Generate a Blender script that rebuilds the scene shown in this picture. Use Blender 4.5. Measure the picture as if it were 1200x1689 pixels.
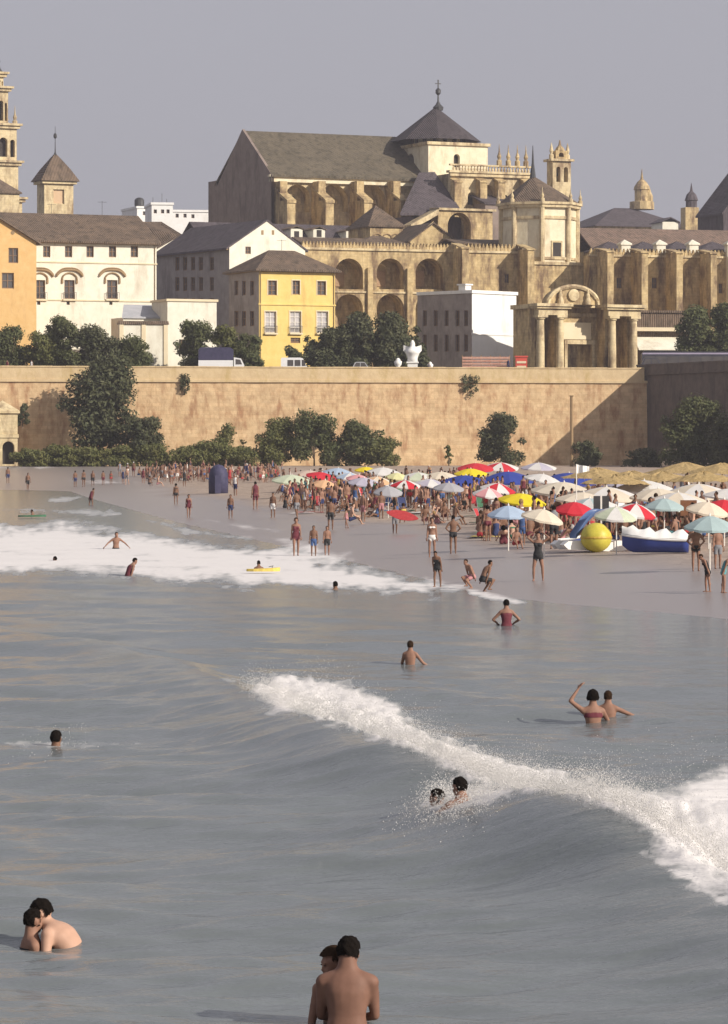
import bpy, bmesh, math, random
import numpy as np
from mathutils import Vector, Matrix
R = math.radians
scene = bpy.context.scene
for o in list(bpy.data.objects): bpy.data.objects.remove(o)
col = scene.collection
# ------------------------------------------------------------------ camera, sky, sun, exposure
F, CX, HY, H = 6000.0, 600.0, 741.0, 4.6      # focal length in photo pixels, principal column, horizon row, eye height
cd = bpy.data.cameras.new('camera'); cam = bpy.data.objects.new('camera', cd); col.objects.link(cam)
cd.sensor_fit = 'HORIZONTAL'; cd.sensor_width = 36.0; cd.lens = F/1200*36; cd.shift_y = -(844.5-HY)/1200
cd.clip_start = 0.5; cd.clip_end = 6000
cam.location = (0, 0, H); cam.rotation_euler = (R(90), 0, 0)
scene.camera = cam
SUN_AZ, SUN_EL = 57.0, 27.0                    # degrees to the right of straight behind the camera, and above the horizon
world = bpy.data.worlds.new('World'); scene.world = world; world.use_nodes = True
wn = world.node_tree; wn.nodes.clear()
wo = wn.nodes.new('ShaderNodeOutputWorld'); bg = wn.nodes.new('ShaderNodeBackground')
sky = wn.nodes.new('ShaderNodeTexSky'); sky.sky_type = 'NISHITA'; sky.sun_disc = False
sky.sun_elevation = R(SUN_EL); sky.sun_rotation = R(180-SUN_AZ); sky.dust_density = 4.0; sky.air_density = 1.0; sky.ozone_density = 2.0
hs = wn.nodes.new('ShaderNodeHueSaturation'); hs.inputs['Saturation'].default_value = 0.35
hz = wn.nodes.new('ShaderNodeMix'); hz.data_type = 'RGBA'; hz.inputs['Factor'].default_value = 0.72
hz.inputs['B'].default_value = (5.5, 5.42, 6.15, 1)   # summer haze, even over the whole sky
bg.inputs['Strength'].default_value = 0.08
wn.links.new(sky.outputs[0], hs.inputs['Color']); wn.links.new(hs.outputs[0], hz.inputs['A'])
wn.links.new(hz.outputs['Result'], bg.inputs['Color']); wn.links.new(bg.outputs[0], wo.inputs['Surface'])
sd = bpy.data.lights.new('sun', 'SUN'); sd.energy = 5.0; sd.angle = R(0.6); sd.color = (1.0, 0.915, 0.80)
sun = bpy.data.objects.new('sun', sd); col.objects.link(sun)
sv = Vector((math.sin(R(SUN_AZ))*math.cos(R(SUN_EL)), -math.cos(R(SUN_AZ))*math.cos(R(SUN_EL)), math.sin(R(SUN_EL))))
sun.rotation_euler = sv.to_track_quat('Z', 'Y').to_euler()
scene.view_settings.view_transform = 'Standard'; scene.view_settings.look = 'None'
scene.view_settings.exposure = 0.12; scene.view_settings.gamma = 1.0; scene.view_settings.use_curve_mapping = False
scene.render.engine = 'CYCLES'
rng = np.random.default_rng(7); random.seed(7)

# ------------------------------------------------------------------ materials
MATS = {}
def mat(name, c, c2=None, rough=0.8, scale=1.0, detail=5, bump=0.0, bscale=None, stain=None, coord='Object', stretch=(1,1,1), spec=0.3, metal=0.0, ramp=(0.35,0.65), transl=0.0):
    if name in MATS: return MATS[name]
    m = bpy.data.materials.new(name); m.use_nodes = True; t = m.node_tree; N = t.nodes; L = t.links
    b = N['Principled BSDF']; b.inputs['Roughness'].default_value = rough; b.inputs['Metallic'].default_value = metal
    b.inputs['Specular IOR Level'].default_value = spec
    tc = N.new('ShaderNodeTexCoord'); mp = N.new('ShaderNodeMapping'); mp.inputs['Scale'].default_value = stretch
    L.new(tc.outputs[coord], mp.inputs['Vector'])
    nz = N.new('ShaderNodeTexNoise'); nz.inputs['Scale'].default_value = scale; nz.inputs['Detail'].default_value = detail; nz.inputs['Roughness'].default_value = 0.62
    L.new(mp.outputs[0], nz.inputs['Vector'])
    rp = N.new('ShaderNodeValToRGB'); e = rp.color_ramp.elements
    e[0].position, e[1].position = ramp; e[0].color = (*c, 1); e[1].color = (*(c2 or c), 1)
    L.new(nz.outputs['Fac'], rp.inputs[0]); out = rp.outputs[0]
    if stain:                                   # a second, larger colour that lies in patches
        sc, ss, lo, hi = stain
        n2 = N.new('ShaderNodeTexNoise'); n2.inputs['Scale'].default_value = ss; n2.inputs['Detail'].default_value = 6; n2.inputs['Roughness'].default_value = 0.7
        mp2 = N.new('ShaderNodeMapping'); mp2.inputs['Location'].default_value = (13, 5, 2); mp2.inputs['Scale'].default_value = (1.3, 1.3, 0.42)
        L.new(tc.outputs[coord], mp2.inputs['Vector']); L.new(mp2.outputs[0], n2.inputs['Vector'])
        mr = N.new('ShaderNodeMapRange'); mr.inputs['From Min'].default_value = lo; mr.inputs['From Max'].default_value = hi
        L.new(n2.outputs['Fac'], mr.inputs['Value'])
        mx = N.new('ShaderNodeMix'); mx.data_type = 'RGBA'; mx.inputs['B'].default_value = (*sc, 1)
        L.new(mr.outputs[0], mx.inputs['Factor']); L.new(out, mx.inputs['A']); out = mx.outputs['Result']
    L.new(out, b.inputs['Base Color'])
    if bump:
        n3 = N.new('ShaderNodeTexNoise'); n3.inputs['Scale'].default_value = bscale or scale*4; n3.inputs['Detail'].default_value = 4
        L.new(mp.outputs[0], n3.inputs['Vector'])
        bp = N.new('ShaderNodeBump'); bp.inputs['Strength'].default_value = bump; bp.inputs['Distance'].default_value = 0.08
        L.new(n3.outputs['Fac'], bp.inputs['Height']); L.new(bp.outputs[0], b.inputs['Normal'])
    if transl:
        tr = N.new('ShaderNodeBsdfTranslucent'); L.new(out, tr.inputs['Color'])
        ms = N.new('ShaderNodeMixShader'); ms.inputs[0].default_value = transl
        L.new(b.outputs[0], ms.inputs[1]); L.new(tr.outputs[0], ms.inputs[2])
        L.new(ms.outputs[0], N['Material Output'].inputs['Surface'])
    MATS[name] = m; return m
def roofmat(name, c, c2, axis='X'):             # barrel tiles: ribs down the slope plus weathered patches
    m = mat(name, c, c2, rough=0.9, scale=0.35, detail=7, stain=((c2[0]*0.6, c2[1]*0.62, c2[2]*0.6), 0.9, 0.48, 0.66))
    t = m.node_tree; N = t.nodes; L = t.links
    tc = N.new('ShaderNodeTexCoord'); w = N.new('ShaderNodeTexWave'); w.wave_type = 'BANDS'; w.bands_direction = axis
    w.inputs['Scale'].default_value = 1.1; w.inputs['Distortion'].default_value = 1.2
    L.new(tc.outputs['Object'], w.inputs['Vector'])
    bp = N.new('ShaderNodeBump'); bp.inputs['Strength'].default_value = 0.8; bp.inputs['Distance'].default_value = 0.12
    L.new(w.outputs['Fac'], bp.inputs['Height']); L.new(bp.outputs[0], N['Principled BSDF'].inputs['Normal'])
    return m
M_stone = mat('stone_ochre', (.43,.315,.155), (.60,.465,.25), scale=1.1, detail=9, bump=.8, bscale=1.6, stain=((.17,.11,.065), .42, .45, .63))
M_stone2 = mat('stone_pale', (.53,.425,.245), (.68,.565,.355), scale=1.0, detail=9, bump=.6, bscale=1.8, stain=((.24,.165,.10), .42, .46, .65))
M_cimb = mat('stone_cream', (.66,.58,.41), (.76,.69,.51), scale=0.9, detail=8, bump=.3, stain=((.46,.37,.23), .4, .5, .72))
M_wall = mat('river_masonry', (.53,.37,.21), (.63,.46,.27), scale=.9, detail=8, bump=.9, bscale=1.4, stain=((.36,.20,.105), .6, .48, .66), ramp=(.4,.6))
def courses(m, w, h, amt, axis_rot=True):       # stone courses: per-stone tint and recessed joints
    t = m.node_tree; N = t.nodes; L = t.links; b = N['Principled BSDF']; src = b.inputs['Base Color'].links[0].from_socket
    tc = N.new('ShaderNodeTexCoord'); sp = N.new('ShaderNodeSeparateXYZ'); cb = N.new('ShaderNodeCombineXYZ'); L.new(tc.outputs['Object'], sp.inputs[0]); ad = N.new('ShaderNodeMath'); ad.operation = 'ADD'
    L.new(sp.outputs['X'], ad.inputs[0]); L.new(sp.outputs['Y'], ad.inputs[1]); L.new(ad.outputs[0], cb.inputs['X']); L.new(sp.outputs['Z'], cb.inputs['Y'])
    br = N.new('ShaderNodeTexBrick'); br.inputs['Scale'].default_value = 1; br.inputs['Brick Width'].default_value = w; br.inputs['Row Height'].default_value = h; br.inputs['Mortar Size'].default_value = .03; br.inputs['Mortar Smooth'].default_value = .4
    br.inputs['Color1'].default_value = (.72,.72,.72,1); br.inputs['Color2'].default_value = (1.12,1.1,1.06,1); br.inputs['Mortar'].default_value = (.62,.6,.56,1); br.inputs['Bias'].default_value = .1; L.new(cb.outputs[0], br.inputs['Vector'])
    mx = N.new('ShaderNodeMix'); mx.data_type = 'RGBA'; mx.blend_type = 'MULTIPLY'; mx.inputs['Factor'].default_value = amt; L.new(src, mx.inputs['A']); L.new(br.outputs['Color'], mx.inputs['B']); L.new(mx.outputs['Result'], b.inputs['Base Color'])
courses(M_wall, 1.3, .52, .38); courses(M_stone, .9, .45, .45); courses(M_stone2, .9, .45, .35)
M_coping = mat('parapet_masonry', (.52,.39,.225), (.61,.475,.285), scale=.8, bump=.5, bscale=2, stain=((.45,.33,.15), .5, .5, .7))
M_bridge = mat('bridge_shade_masonry', (.105,.085,.072), (.15,.12,.10), scale=.8, bump=.8, bscale=1.5, stain=((.06,.05,.045), .4, .48, .68))  # darkened so the colour carries the shade on the bridge
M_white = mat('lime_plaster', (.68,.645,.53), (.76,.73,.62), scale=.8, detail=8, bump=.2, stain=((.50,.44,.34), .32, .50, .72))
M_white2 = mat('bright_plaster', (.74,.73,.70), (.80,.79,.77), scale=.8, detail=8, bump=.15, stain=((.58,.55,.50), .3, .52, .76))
M_shade_side = mat('shaded_side_plaster', (.255,.22,.205), (.33,.285,.265), scale=.7, detail=8, bump=.25, stain=((.17,.145,.135), .35, .48, .68))  # shade of the left house sides, painted in as darker plaster
M_orange = mat('orange_plaster', (.62,.385,.15), (.69,.455,.20), scale=.8, detail=8, bump=.2, stain=((.47,.27,.11), .3, .5, .72))
M_yellow = mat('yellow_plaster', (.68,.49,.15), (.75,.56,.20), scale=.8, detail=8, bump=.2, stain=((.54,.36,.12), .3, .52, .74))
M_trim = mat('trim_plaster', (.66,.55,.36), (.72,.62,.44), scale=.5)
M_brown = mat('brown_trim', (.25,.17,.09), (.32,.22,.12), scale=.8)
M_roof = roofmat('roof_tile_brown', (.19,.135,.095), (.13,.095,.07))
M_roofy = roofmat('roof_tile_brown_side', (.19,.135,.095), (.13,.095,.07), 'Y')
M_nave = roofmat('roof_tile_olive', (.155,.128,.09), (.115,.096,.068))
M_gable = mat('shade_dark_stone', (.20,.155,.135), (.26,.205,.175), scale=.8, detail=8, bump=.5, bscale=1.5, stain=((.13,.10,.09), .35, .48, .68))  # dark tone stands in for shade on the gable end and sacristy
M_slate = roofmat('roof_slate_violet', (.115,.095,.105), (.085,.07,.078))
M_dome = roofmat('dome_slate', (.085,.07,.075), (.06,.05,.055))
M_dark = mat('dark_opening', (.035,.03,.028), (.05,.04,.035), scale=.5)
M_pane = mat('window_glass', (.06,.055,.055), (.10,.09,.085), rough=.25, scale=.4, spec=.5)
M_frame = mat('window_wood', (.20,.12,.07), (.27,.17,.10), scale=2)
M_framew = mat('window_paint', (.70,.66,.60), (.76,.72,.66), scale=2)
M_leaf = mat('leaf_dark', (.068,.084,.030), (.135,.142,.058), rough=.7, scale=.9, transl=.25, detail=3)
M_leaf2 = mat('leaf_olive', (.095,.108,.034), (.17,.168,.058), rough=.7, scale=.8, transl=.25, detail=3)
M_leaf3 = mat('leaf_deep', (.055,.066,.030), (.110,.112,.054), rough=.7, scale=.9, transl=.2, detail=3)
M_bark = mat('bark', (.12,.085,.06), (.18,.13,.09), scale=3, bump=.6)
M_iron = mat('dark_iron', (.03,.03,.032), (.05,.05,.05), rough=.5, spec=.5)
M_soil = mat('terrace_soil', (.10,.09,.08), (.14,.125,.11), scale=.2)

# ------------------------------------------------------------------ mesh helpers
class MB:
    def __init__(s): s.v = []; s.f = []; s.m = []
    def add(s, vs, fs, m=0):
        o = len(s.v); s.v += [tuple(p) for p in vs]; s.f += [tuple(i+o for i in f) for f in fs]; s.m += [m]*len(fs); return s
    def box(s, x0, x1, y0, y1, z0, z1, m=0):
        return s.add([(x0,y0,z0),(x1,y0,z0),(x1,y1,z0),(x0,y1,z0),(x0,y0,z1),(x1,y0,z1),(x1,y1,z1),(x0,y1,z1)],
                     [(0,3,2,1),(4,5,6,7),(0,1,5,4),(1,2,6,5),(2,3,7,6),(3,0,4,7)], m)
    def lathe(s, prof, n=12, c=(0,0,0), m=0, sx=1, sy=1, a0=0):
        vs = []; fs = []
        for (r, z) in prof:
            for k in range(n):
                a = 2*math.pi*k/n + a0; vs.append((c[0]+r*math.cos(a)*sx, c[1]+r*math.sin(a)*sy, c[2]+z))
        for i in range(len(prof)-1):
            for k in range(n):
                k2 = (k+1) % n; fs.append((i*n+k, i*n+k2, (i+1)*n+k2, (i+1)*n+k))
        fs.append(tuple(range(n-1, -1, -1))); fs.append(tuple((len(prof)-1)*n+k for k in range(n)))
        return s.add(vs, fs, m)
    def tube(s, pts, rad, n=8, m=0):
        pts = [Vector(p) for p in pts]; vs = []; fs = []
        if not hasattr(rad, '__len__'): rad = [rad]*len(pts)
        for i, p in enumerate(pts):
            d = (pts[min(i+1, len(pts)-1)] - pts[max(i-1, 0)]).normalized()
            a = d.cross(Vector((0,0,1)) if abs(d.z) < .9 else Vector((0,1,0))).normalized(); b = d.cross(a)
            for k in range(n):
                t = 2*math.pi*k/n; vs.append(p + (a*math.cos(t) + b*math.sin(t))*rad[i])
        for i in range(len(pts)-1):
            for k in range(n):
                k2 = (k+1) % n; fs.append((i*n+k, i*n+k2, (i+1)*n+k2, (i+1)*n+k))
        fs.append(tuple(range(n-1, -1, -1))); fs.append(tuple((len(pts)-1)*n+k for k in range(n)))
        return s.add(vs, fs, m)
    def mesh(s, name, mats, smooth=False):
        me = bpy.data.meshes.new(name); me.from_pydata(s.v, [], s.f)
        for q in (mats if isinstance(mats, (list, tuple)) else [mats]): me.materials.append(q)
        if any(s.m): me.polygons.foreach_set('material_index', s.m)
        if smooth: me.polygons.foreach_set('use_smooth', [True]*len(s.f))
        me.update(); return me
    def build(s, name, mats, parent=None, smooth=False): return link(name, s.mesh(name, mats, smooth), parent)
def link(name, data, parent=None):
    o = bpy.data.objects.new(name, data); col.objects.link(o)
    if parent is not None: o.parent = parent
    return o
def tag(o, label=None, cat=None, group=None, kind=None):
    if label: o['label'] = label
    if cat: o['category'] = cat
    if group: o['group'] = group
    if kind: o['kind'] = kind
    return o
def thing(name, label, cat, loc=(0,0,0), rz=0.0, group=None):
    o = bpy.data.objects.new(name, None); col.objects.link(o); o.empty_display_size = .5
    o.location = loc; o.rotation_euler = (0, 0, rz); return tag(o, label, cat, group)
def copy_tree(o, parent=None):
    c = o.copy(); col.objects.link(c); c.parent = parent
    for ch in o.children: copy_tree(ch, c)
    return c
def P(px, py, D): return Vector(((px-CX)/F*D, D, H+(HY-py)/F*D))

# ------------------------------------------------------------------ terrain and sea
SH_D = np.array([0, 60, 85, 99, 113, 150, 232, 328, 440, 520.])
SH_X = np.array([60, 24, 14, 9.9, 4.2, -.6, -12.0, -24.0, -37, -46.])
def shore_d(X, Y): return (X - np.interp(Y, SH_D, SH_X))*0.97
def smooth01(t): t = np.clip(t, 0, 1); return t*t*(3-2*t)
def terrain(X, Y):
    X = np.asarray(X, float); Y = np.asarray(Y, float); d = shore_d(X, Y)
    z = np.where(d < 0, np.maximum(d*0.035, -1.15), 1.75*(1-np.exp(-np.maximum(d,0)*0.034)))
    far = smooth01((Y-395)/95.0)
    z = z*(1-far) + np.maximum(z, 2.35)*far
    return z
def ground(px, py, z_off=0.0):                  # where the sight line through a pixel comes to z_off above the ground or the sea
    Ds = np.linspace(30, 495, 4000); X = (px-CX)/F*Ds; Zr = H+(HY-py)/F*Ds
    g = np.maximum(terrain(X, Ds), 0.0)+z_off
    i = int(np.argmax(Zr <= g)) if (Zr <= g).any() else len(Ds)-1
    return Vector((X[i], Ds[i], float(g[i]-z_off)))
def poly_sdf(px, py, poly):                     # signed distance, positive inside
    poly = np.array(poly, float); d = np.full(px.shape, 1e9); inside = np.zeros(px.shape, bool); n = len(poly)
    for i in range(n):
        a = poly[i]; b = poly[(i+1) % n]; e = b-a
        t = np.clip(((px-a[0])*e[0]+(py-a[1])*e[1])/(e@e+1e-9), 0, 1)
        d = np.minimum(d, np.hypot(px-a[0]-t*e[0], py-a[1]-t*e[1]))
        if b[1] != a[1]:
            c = ((a[1] > py) != (b[1] > py)) & (px < (b[0]-a[0])*(py-a[1])/(b[1]-a[1])+a[0]); inside ^= c
    return np.where(inside, d, -d)
def vnoise(x, y, seed=0):                       # smooth value noise
    g = np.random.default_rng(seed).random((256, 256)); xi = np.floor(x).astype(int); yi = np.floor(y).astype(int)
    fx = x-xi; fy = y-yi; fx = fx*fx*(3-2*fx); fy = fy*fy*(3-2*fy); w = lambda a, b: g[a % 256, b % 256]
    return (w(xi,yi)*(1-fx)+w(xi+1,yi)*fx)*(1-fy)+(w(xi,yi+1)*(1-fx)+w(xi+1,yi+1)*fx)*fy
def fbm(x, y, o=4, seed=0): return sum(vnoise(x*2**k+k*17, y*2**k+k*31, seed+k)*.5**k for k in range(o))/(2-.5**(o-1))
def grid_mesh(name, X, Y, Z, attr, m):
    r, c = X.shape; me = bpy.data.meshes.new(name); nv = r*c
    idx = np.arange(nv).reshape(r, c); q = np.stack([idx[:-1,:-1], idx[:-1,1:], idx[1:,1:], idx[1:,:-1]], -1).reshape(-1, 4)
    me.vertices.add(nv); me.vertices.foreach_set('co', np.stack([X, Y, Z], -1).astype(np.float32).ravel())
    me.loops.add(q.size); me.loops.foreach_set('vertex_index', q.ravel().astype(np.int32))
    me.polygons.add(len(q)); me.polygons.foreach_set('loop_start', np.arange(0, q.size, 4, dtype=np.int32)); me.polygons.foreach_set('loop_total', np.full(len(q), 4, np.int32))
    me.polygons.foreach_set('use_smooth', np.ones(len(q), bool)); me.update(calc_edges=True)
    for k, a in attr.items():
        at = me.attributes.new(k, 'FLOAT', 'POINT'); at.data.foreach_set('value', a.astype(np.float32).ravel())
    me.materials.append(m); return me
# breaker: the crest line, from the sight lines that graze it
CREST = [(-250,1010,.04),(0,1036,.16),(160,1060,.22),(300,1095,.26),(400,1138,.34),(460,1172,.48),(540,1190,.66),(640,1224,.70),(720,1256,.60),(790,1288,.46),(860,1309,.70),(930,1314,.84),(1000,1332,.86),(1060,1364,.78),(1120,1408,.66),(1200,1460,.52),(1320,1540,.45),(1600,1700,.3)]
cw = []
for (x, y, a) in CREST:
    D = F*(H-a)/(y-HY); cw.append(((x-CX)/F*D, D, a))
cw = np.array(cw)
def crest_coords(X, Y):                         # signed distance to the crest (plus on the beach side) and the crest height there
    q = np.full(X.shape, 1e9); A = np.zeros(X.shape); S = np.zeros(X.shape)
    for i in range(len(cw)-1):
        a = cw[i]; b = cw[i+1]; e = b[:2]-a[:2]; L2 = e@e
        t = np.clip(((X-a[0])*e[0]+(Y-a[1])*e[1])/L2, 0, 1)
        dx = X-a[0]-t*e[0]; dy = Y-a[1]-t*e[1]; d = np.hypot(dx, dy)
        s = np.where(e[0]*dy-e[1]*dx > 0, 1.0, -1.0); u = d < np.abs(q)
        q = np.where(u, s*d, q); A = np.where(u, a[2]+(b[2]-a[2])*t, A); S = np.where(u, i+t, S)
    return q, A, S
FOAM_BREAK = [(415,1140),(440,1128),(478,1112),(520,1122),(565,1130),(620,1150),(655,1172),(690,1205),(770,1238),(860,1262),(960,1288),(1060,1306),(1120,1300),(1200,1266),(1400,1240),(1700,1300),(1600,1640),(1330,1530),(1200,1462),(1120,1440),(1070,1410),(1075,1385),(1050,1358),(1000,1332),(930,1312),(860,1310),(800,1300),(740,1268),(640,1228),(560,1200),(500,1186),(450,1172)]
FOAM_WASH = [(-400,872),(0,868),(90,861),(170,872),(260,888),(350,900),(440,905),(520,902),(575,915),(585,926),(520,930),(600,944),(690,955),(765,966),(720,977),(600,973),(500,968),(400,962),(250,951),(120,945),(0,944),(-400,940)]
FOAM_LIP = [(765,970),(800,974),(840,986),(870,994),(850,997),(810,990),(775,980)]
FOAM_THIN = [[(240,858),(300,868),(420,886),(530,892),(530,897),(410,893),(300,880)], [(75,824),(150,816),(155,820),(80,830)], [(-300,766),(0,767),(60,766),(112,771),(108,775),(60,771),(0,773),(-300,774)],
             [(330,856),(420,868),(560,876),(560,880),(420,874)], [(100,790),(240,796),(240,800),(110,795)], [(-100,835),(60,838),(200,846),(200,850),(60,844),(-100,842)]]
def foam_of(px, py, big=True):
    n = (fbm(px/34, py/11, 4, 3)-.5)*2; n2 = (fbm(px/9, py/4.5, 3, 9)-.5)*2
    f = smooth01(.45+(poly_sdf(px, py, FOAM_WASH)+n*16+n2*5)/40)*np.clip(.60+.95*fbm(px/80, py/5, 4, 21), 0, 1.1)
    f = np.maximum(f, smooth01(.5+(poly_sdf(px, py, FOAM_LIP)+n*5)/10)*.8)
    for p in FOAM_THIN: f = np.maximum(f, smooth01(.5+(poly_sdf(px, py, p)+n*7+n2*3)/11)*.55)
    if big:
        s = poly_sdf(px, py, FOAM_BREAK)
        f = np.maximum(f, smooth01(.5+(s+n*15+n2*8)/(34+26*smooth01((px-1000)/120))))
        f = np.maximum(f, .55*smooth01(.1+(s+n*40+n2*14)/60))
        # torn streaks behind the right end of the breaker and trails round the swimmers
        f = np.maximum(f, .8*smooth01(.4+(poly_sdf(px, py, [(1060,1400),(1200,1440),(1400,1480),(1400,1560),(1200,1490),(1110,1450)])+n*26+n2*8)/26))
        f = np.maximum(f, .75*smooth01(.4+(poly_sdf(px, py, [(690,1326),(720,1306),(770,1300),(850,1296),(850,1310),(790,1330),(730,1342)])+n*7+n2*6)/9))
        f = np.maximum(f, .45*smooth01(.4+(poly_sdf(px, py, [(0,1222),(60,1221),(140,1222),(270,1226),(140,1233),(60,1233),(0,1228)])+n*5+n2*4)/6))
        f = np.maximum(f, .4*smooth01(.5+(poly_sdf(px, py, [(360,1118),(412,1122),(418,1128),(365,1124)])+n*4)/5))
    return np.clip(f, 0, 1)
def sea_height(X, Y, sp=None):
    if sp is None: sp = np.full(X.shape, .05)
    d = shore_d(X, Y); calm = np.clip(-d/22, .06, 1)
    z = np.zeros(X.shape); r = np.random.default_rng(5)
    for k in range(46):
        lam = 0.45*(1.068**k); a = R(-14 + r.normal()*34); ph = r.random()*6.28
        kx, ky = math.cos(a), math.sin(a)*1.0
        kx, ky = math.sin(R(20+r.normal()*32)), math.cos(R(20+r.normal()*32))
        amp = 0.0046*lam**.8
        at = np.clip(lam/(3.0*sp)-.35, 0, 1)
        z += amp*at*np.sin(2*math.pi/lam*(X*kx+Y*ky)+ph+1.3*fbm(X/lam/3, Y/lam/3, 2, k))
    z *= calm
    q, A, S = crest_coords(X, Y)
    w = np.where(q < 0, np.exp(-(q/1.15)**2)*.62+np.exp(-(q/3.6)**2)*.38, np.exp(-(q/.75)**2))
    z = z*(1-.6*np.clip(w,0,1)) + A*w
    # the older, broken wave nearer the beach
    return z
SPRAY_SEED = 11
def sea_hit(px, py):                            # where a sight line first meets the water surface
    Ds = np.linspace(25, 330, 9000); Xs = (px-CX)/F*Ds; hit = (H+(HY-py)/F*Ds) <= sea_height(Xs, Ds, np.full(Ds.shape, .4)); i = int(np.argmax(hit)); return float(Xs[i]), float(Ds[i])
def foam_mat(base, name, kind):
    m = bpy.data.materials.new(name); m.use_nodes = True; t = m.node_tree; N = t.nodes; L = t.links; b = N['Principled BSDF']
    at = N.new('ShaderNodeAttribute'); at.attribute_name = 'foam'
    tc = N.new('ShaderNodeTexCoord'); mp = N.new('ShaderNodeMapping'); mp.inputs['Scale'].default_value = (1, .45, 1) if kind == 'sea' else (1, .5, 1)
    L.new(tc.outputs['Object'], mp.inputs['Vector'])
    nz = N.new('ShaderNodeTexNoise'); nz.inputs['Scale'].default_value = 2.6; nz.inputs['Detail'].default_value = 8; nz.inputs['Roughness'].default_value = .65
    L.new(mp.outputs[0], nz.inputs['Vector'])
    ad = N.new('ShaderNodeMath'); ad.operation = 'MULTIPLY_ADD'; ad.inputs[1].default_value = 1.5; ad.inputs[2].default_value = -.75
    mpb = N.new('ShaderNodeMapping'); mpb.inputs['Scale'].default_value = (1, .16, 1); L.new(tc.outputs['Object'], mpb.inputs['Vector'])
    nb = N.new('ShaderNodeTexNoise'); nb.inputs['Scale'].default_value = 1.1; nb.inputs['Detail'].default_value = 6; nb.inputs['Roughness'].default_value = .7; nb.inputs['Distortion'].default_value = .6; L.new(mpb.outputs[0], nb.inputs['Vector'])
    av = N.new('ShaderNodeMix'); av.data_type = 'FLOAT'; av.inputs['Factor'].default_value = .55; L.new(nz.outputs['Fac'], av.inputs['A']); L.new(nb.outputs['Fac'], av.inputs['B'])
    L.new(av.outputs['Result'], ad.inputs[0])
    a2 = N.new('ShaderNodeMath'); a2.operation = 'ADD'; L.new(at.outputs['Fac'], a2.inputs[0]); L.new(ad.outputs[0], a2.inputs[1])
    mr = N.new('ShaderNodeMapRange'); mr.interpolation_type = 'SMOOTHSTEP'; mr.inputs['From Min'].default_value = .16; mr.inputs['From Max'].default_value = .98
    L.new(a2.outputs[0], mr.inputs['Value'])
    mx = N.new('ShaderNodeMix'); mx.data_type = 'RGBA'; mx.inputs['B'].default_value = (.70,.675,.665,1)
    L.new(mr.outputs[0], mx.inputs['Factor'])
    rg = N.new('ShaderNodeMix'); rg.data_type = 'FLOAT'; rg.inputs['B'].default_value = .9
    L.new(mr.outputs[0], rg.inputs['Factor'])
    bp = N.new('ShaderNodeBump'); bn = N.new('ShaderNodeTexNoise'); bn.inputs['Detail'].default_value = 5
    mp2 = N.new('ShaderNodeMapping'); L.new(tc.outputs['Object'], mp2.inputs['Vector']); L.new(mp2.outputs[0], bn.inputs['Vector'])
    L.new(bn.outputs['Fac'], bp.inputs['Height']); L.new(bp.outputs[0], b.inputs['Normal'])
    if kind == 'sea':
        mx.inputs['A'].default_value = (*base, 1); rg.inputs['A'].default_value = .15; b.inputs['IOR'].default_value = 1.33
        mp2.inputs['Scale'].default_value = (.42, 1.15, 1); bn.inputs['Scale'].default_value = 2.3; bn.inputs['Detail'].default_value = 5; bn.inputs['Roughness'].default_value = .62; bp.inputs['Strength'].default_value = .55; bp.inputs['Distance'].default_value = .085
    else:                                       # sand: wet and glossy by the sea, dry and mottled higher up
        aw = N.new('ShaderNodeAttribute'); aw.attribute_name = 'wet'
        sn = N.new('ShaderNodeTexNoise'); sn.inputs['Scale'].default_value = .9; sn.inputs['Detail'].default_value = 8; sn.inputs['Roughness'].default_value = .7; L.new(mp.outputs[0], sn.inputs['Vector'])
        rp = N.new('ShaderNodeValToRGB'); e = rp.color_ramp.elements; e[0].position = .36; e[1].position = .66; e[0].color = (.27,.20,.155,1); e[1].color = (.43,.335,.26,1); L.new(sn.outputs['Fac'], rp.inputs[0])
        wm = N.new('ShaderNodeMix'); wm.data_type = 'RGBA'; wm.inputs['B'].default_value = (.27,.235,.225,1); L.new(rp.outputs[0], wm.inputs['A']); L.new(aw.outputs['Fac'], wm.inputs['Factor']); L.new(wm.outputs['Result'], mx.inputs['A'])
        wr = N.new('ShaderNodeMix'); wr.data_type = 'FLOAT'; wr.inputs['A'].default_value = .95; wr.inputs['B'].default_value = .32; L.new(aw.outputs['Fac'], wr.inputs['Factor']); L.new(wr.outputs['Result'], rg.inputs['A'])
        bn.inputs['Scale'].default_value = 2.2
        bs = N.new('ShaderNodeMapRange'); bs.inputs['To Min'].default_value = .9; bs.inputs['To Max'].default_value = .08; L.new(aw.outputs['Fac'], bs.inputs['Value']); L.new(bs.outputs[0], bp.inputs['Strength']); bp.inputs['Distance'].default_value = .15
        b.inputs['Specular IOR Level'].default_value = .5
    L.new(mx.outputs['Result'], b.inputs['Base Color']); L.new(rg.outputs['Result'], b.inputs['Roughness'])
    return m
def px_of(X, Y, Z=0): return CX+F*X/Y, HY+F*(H-Z)/Y
pys = np.concatenate([np.geomspace(9000, 1860, 24), np.arange(1850, 1320, -1.7), np.arange(1320, 900, -1.25), np.arange(900, 793, -.9)])
pxs = np.concatenate([np.linspace(-2200, -120, 26), np.arange(-100, 1300, 3.6), np.linspace(1320, 3400, 26)])
DD = F*H/(pys-HY); PXg, Yg = np.meshgrid(pxs, DD); Xg = (PXg-CX)/F*Yg; PYg = np.repeat(pys[:,None], len(pxs), 1)
SPg = np.repeat(np.abs(np.gradient(DD))[:,None], len(pxs), 1)
Zg = sea_height(Xg, Yg, SPg)
pxv, pyv = px_of(Xg, Yg, Zg)
foam = foam_of(pxv, pyv)
q, A, S = crest_coords(Xg, Yg); A = A*(S > 3)
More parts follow.
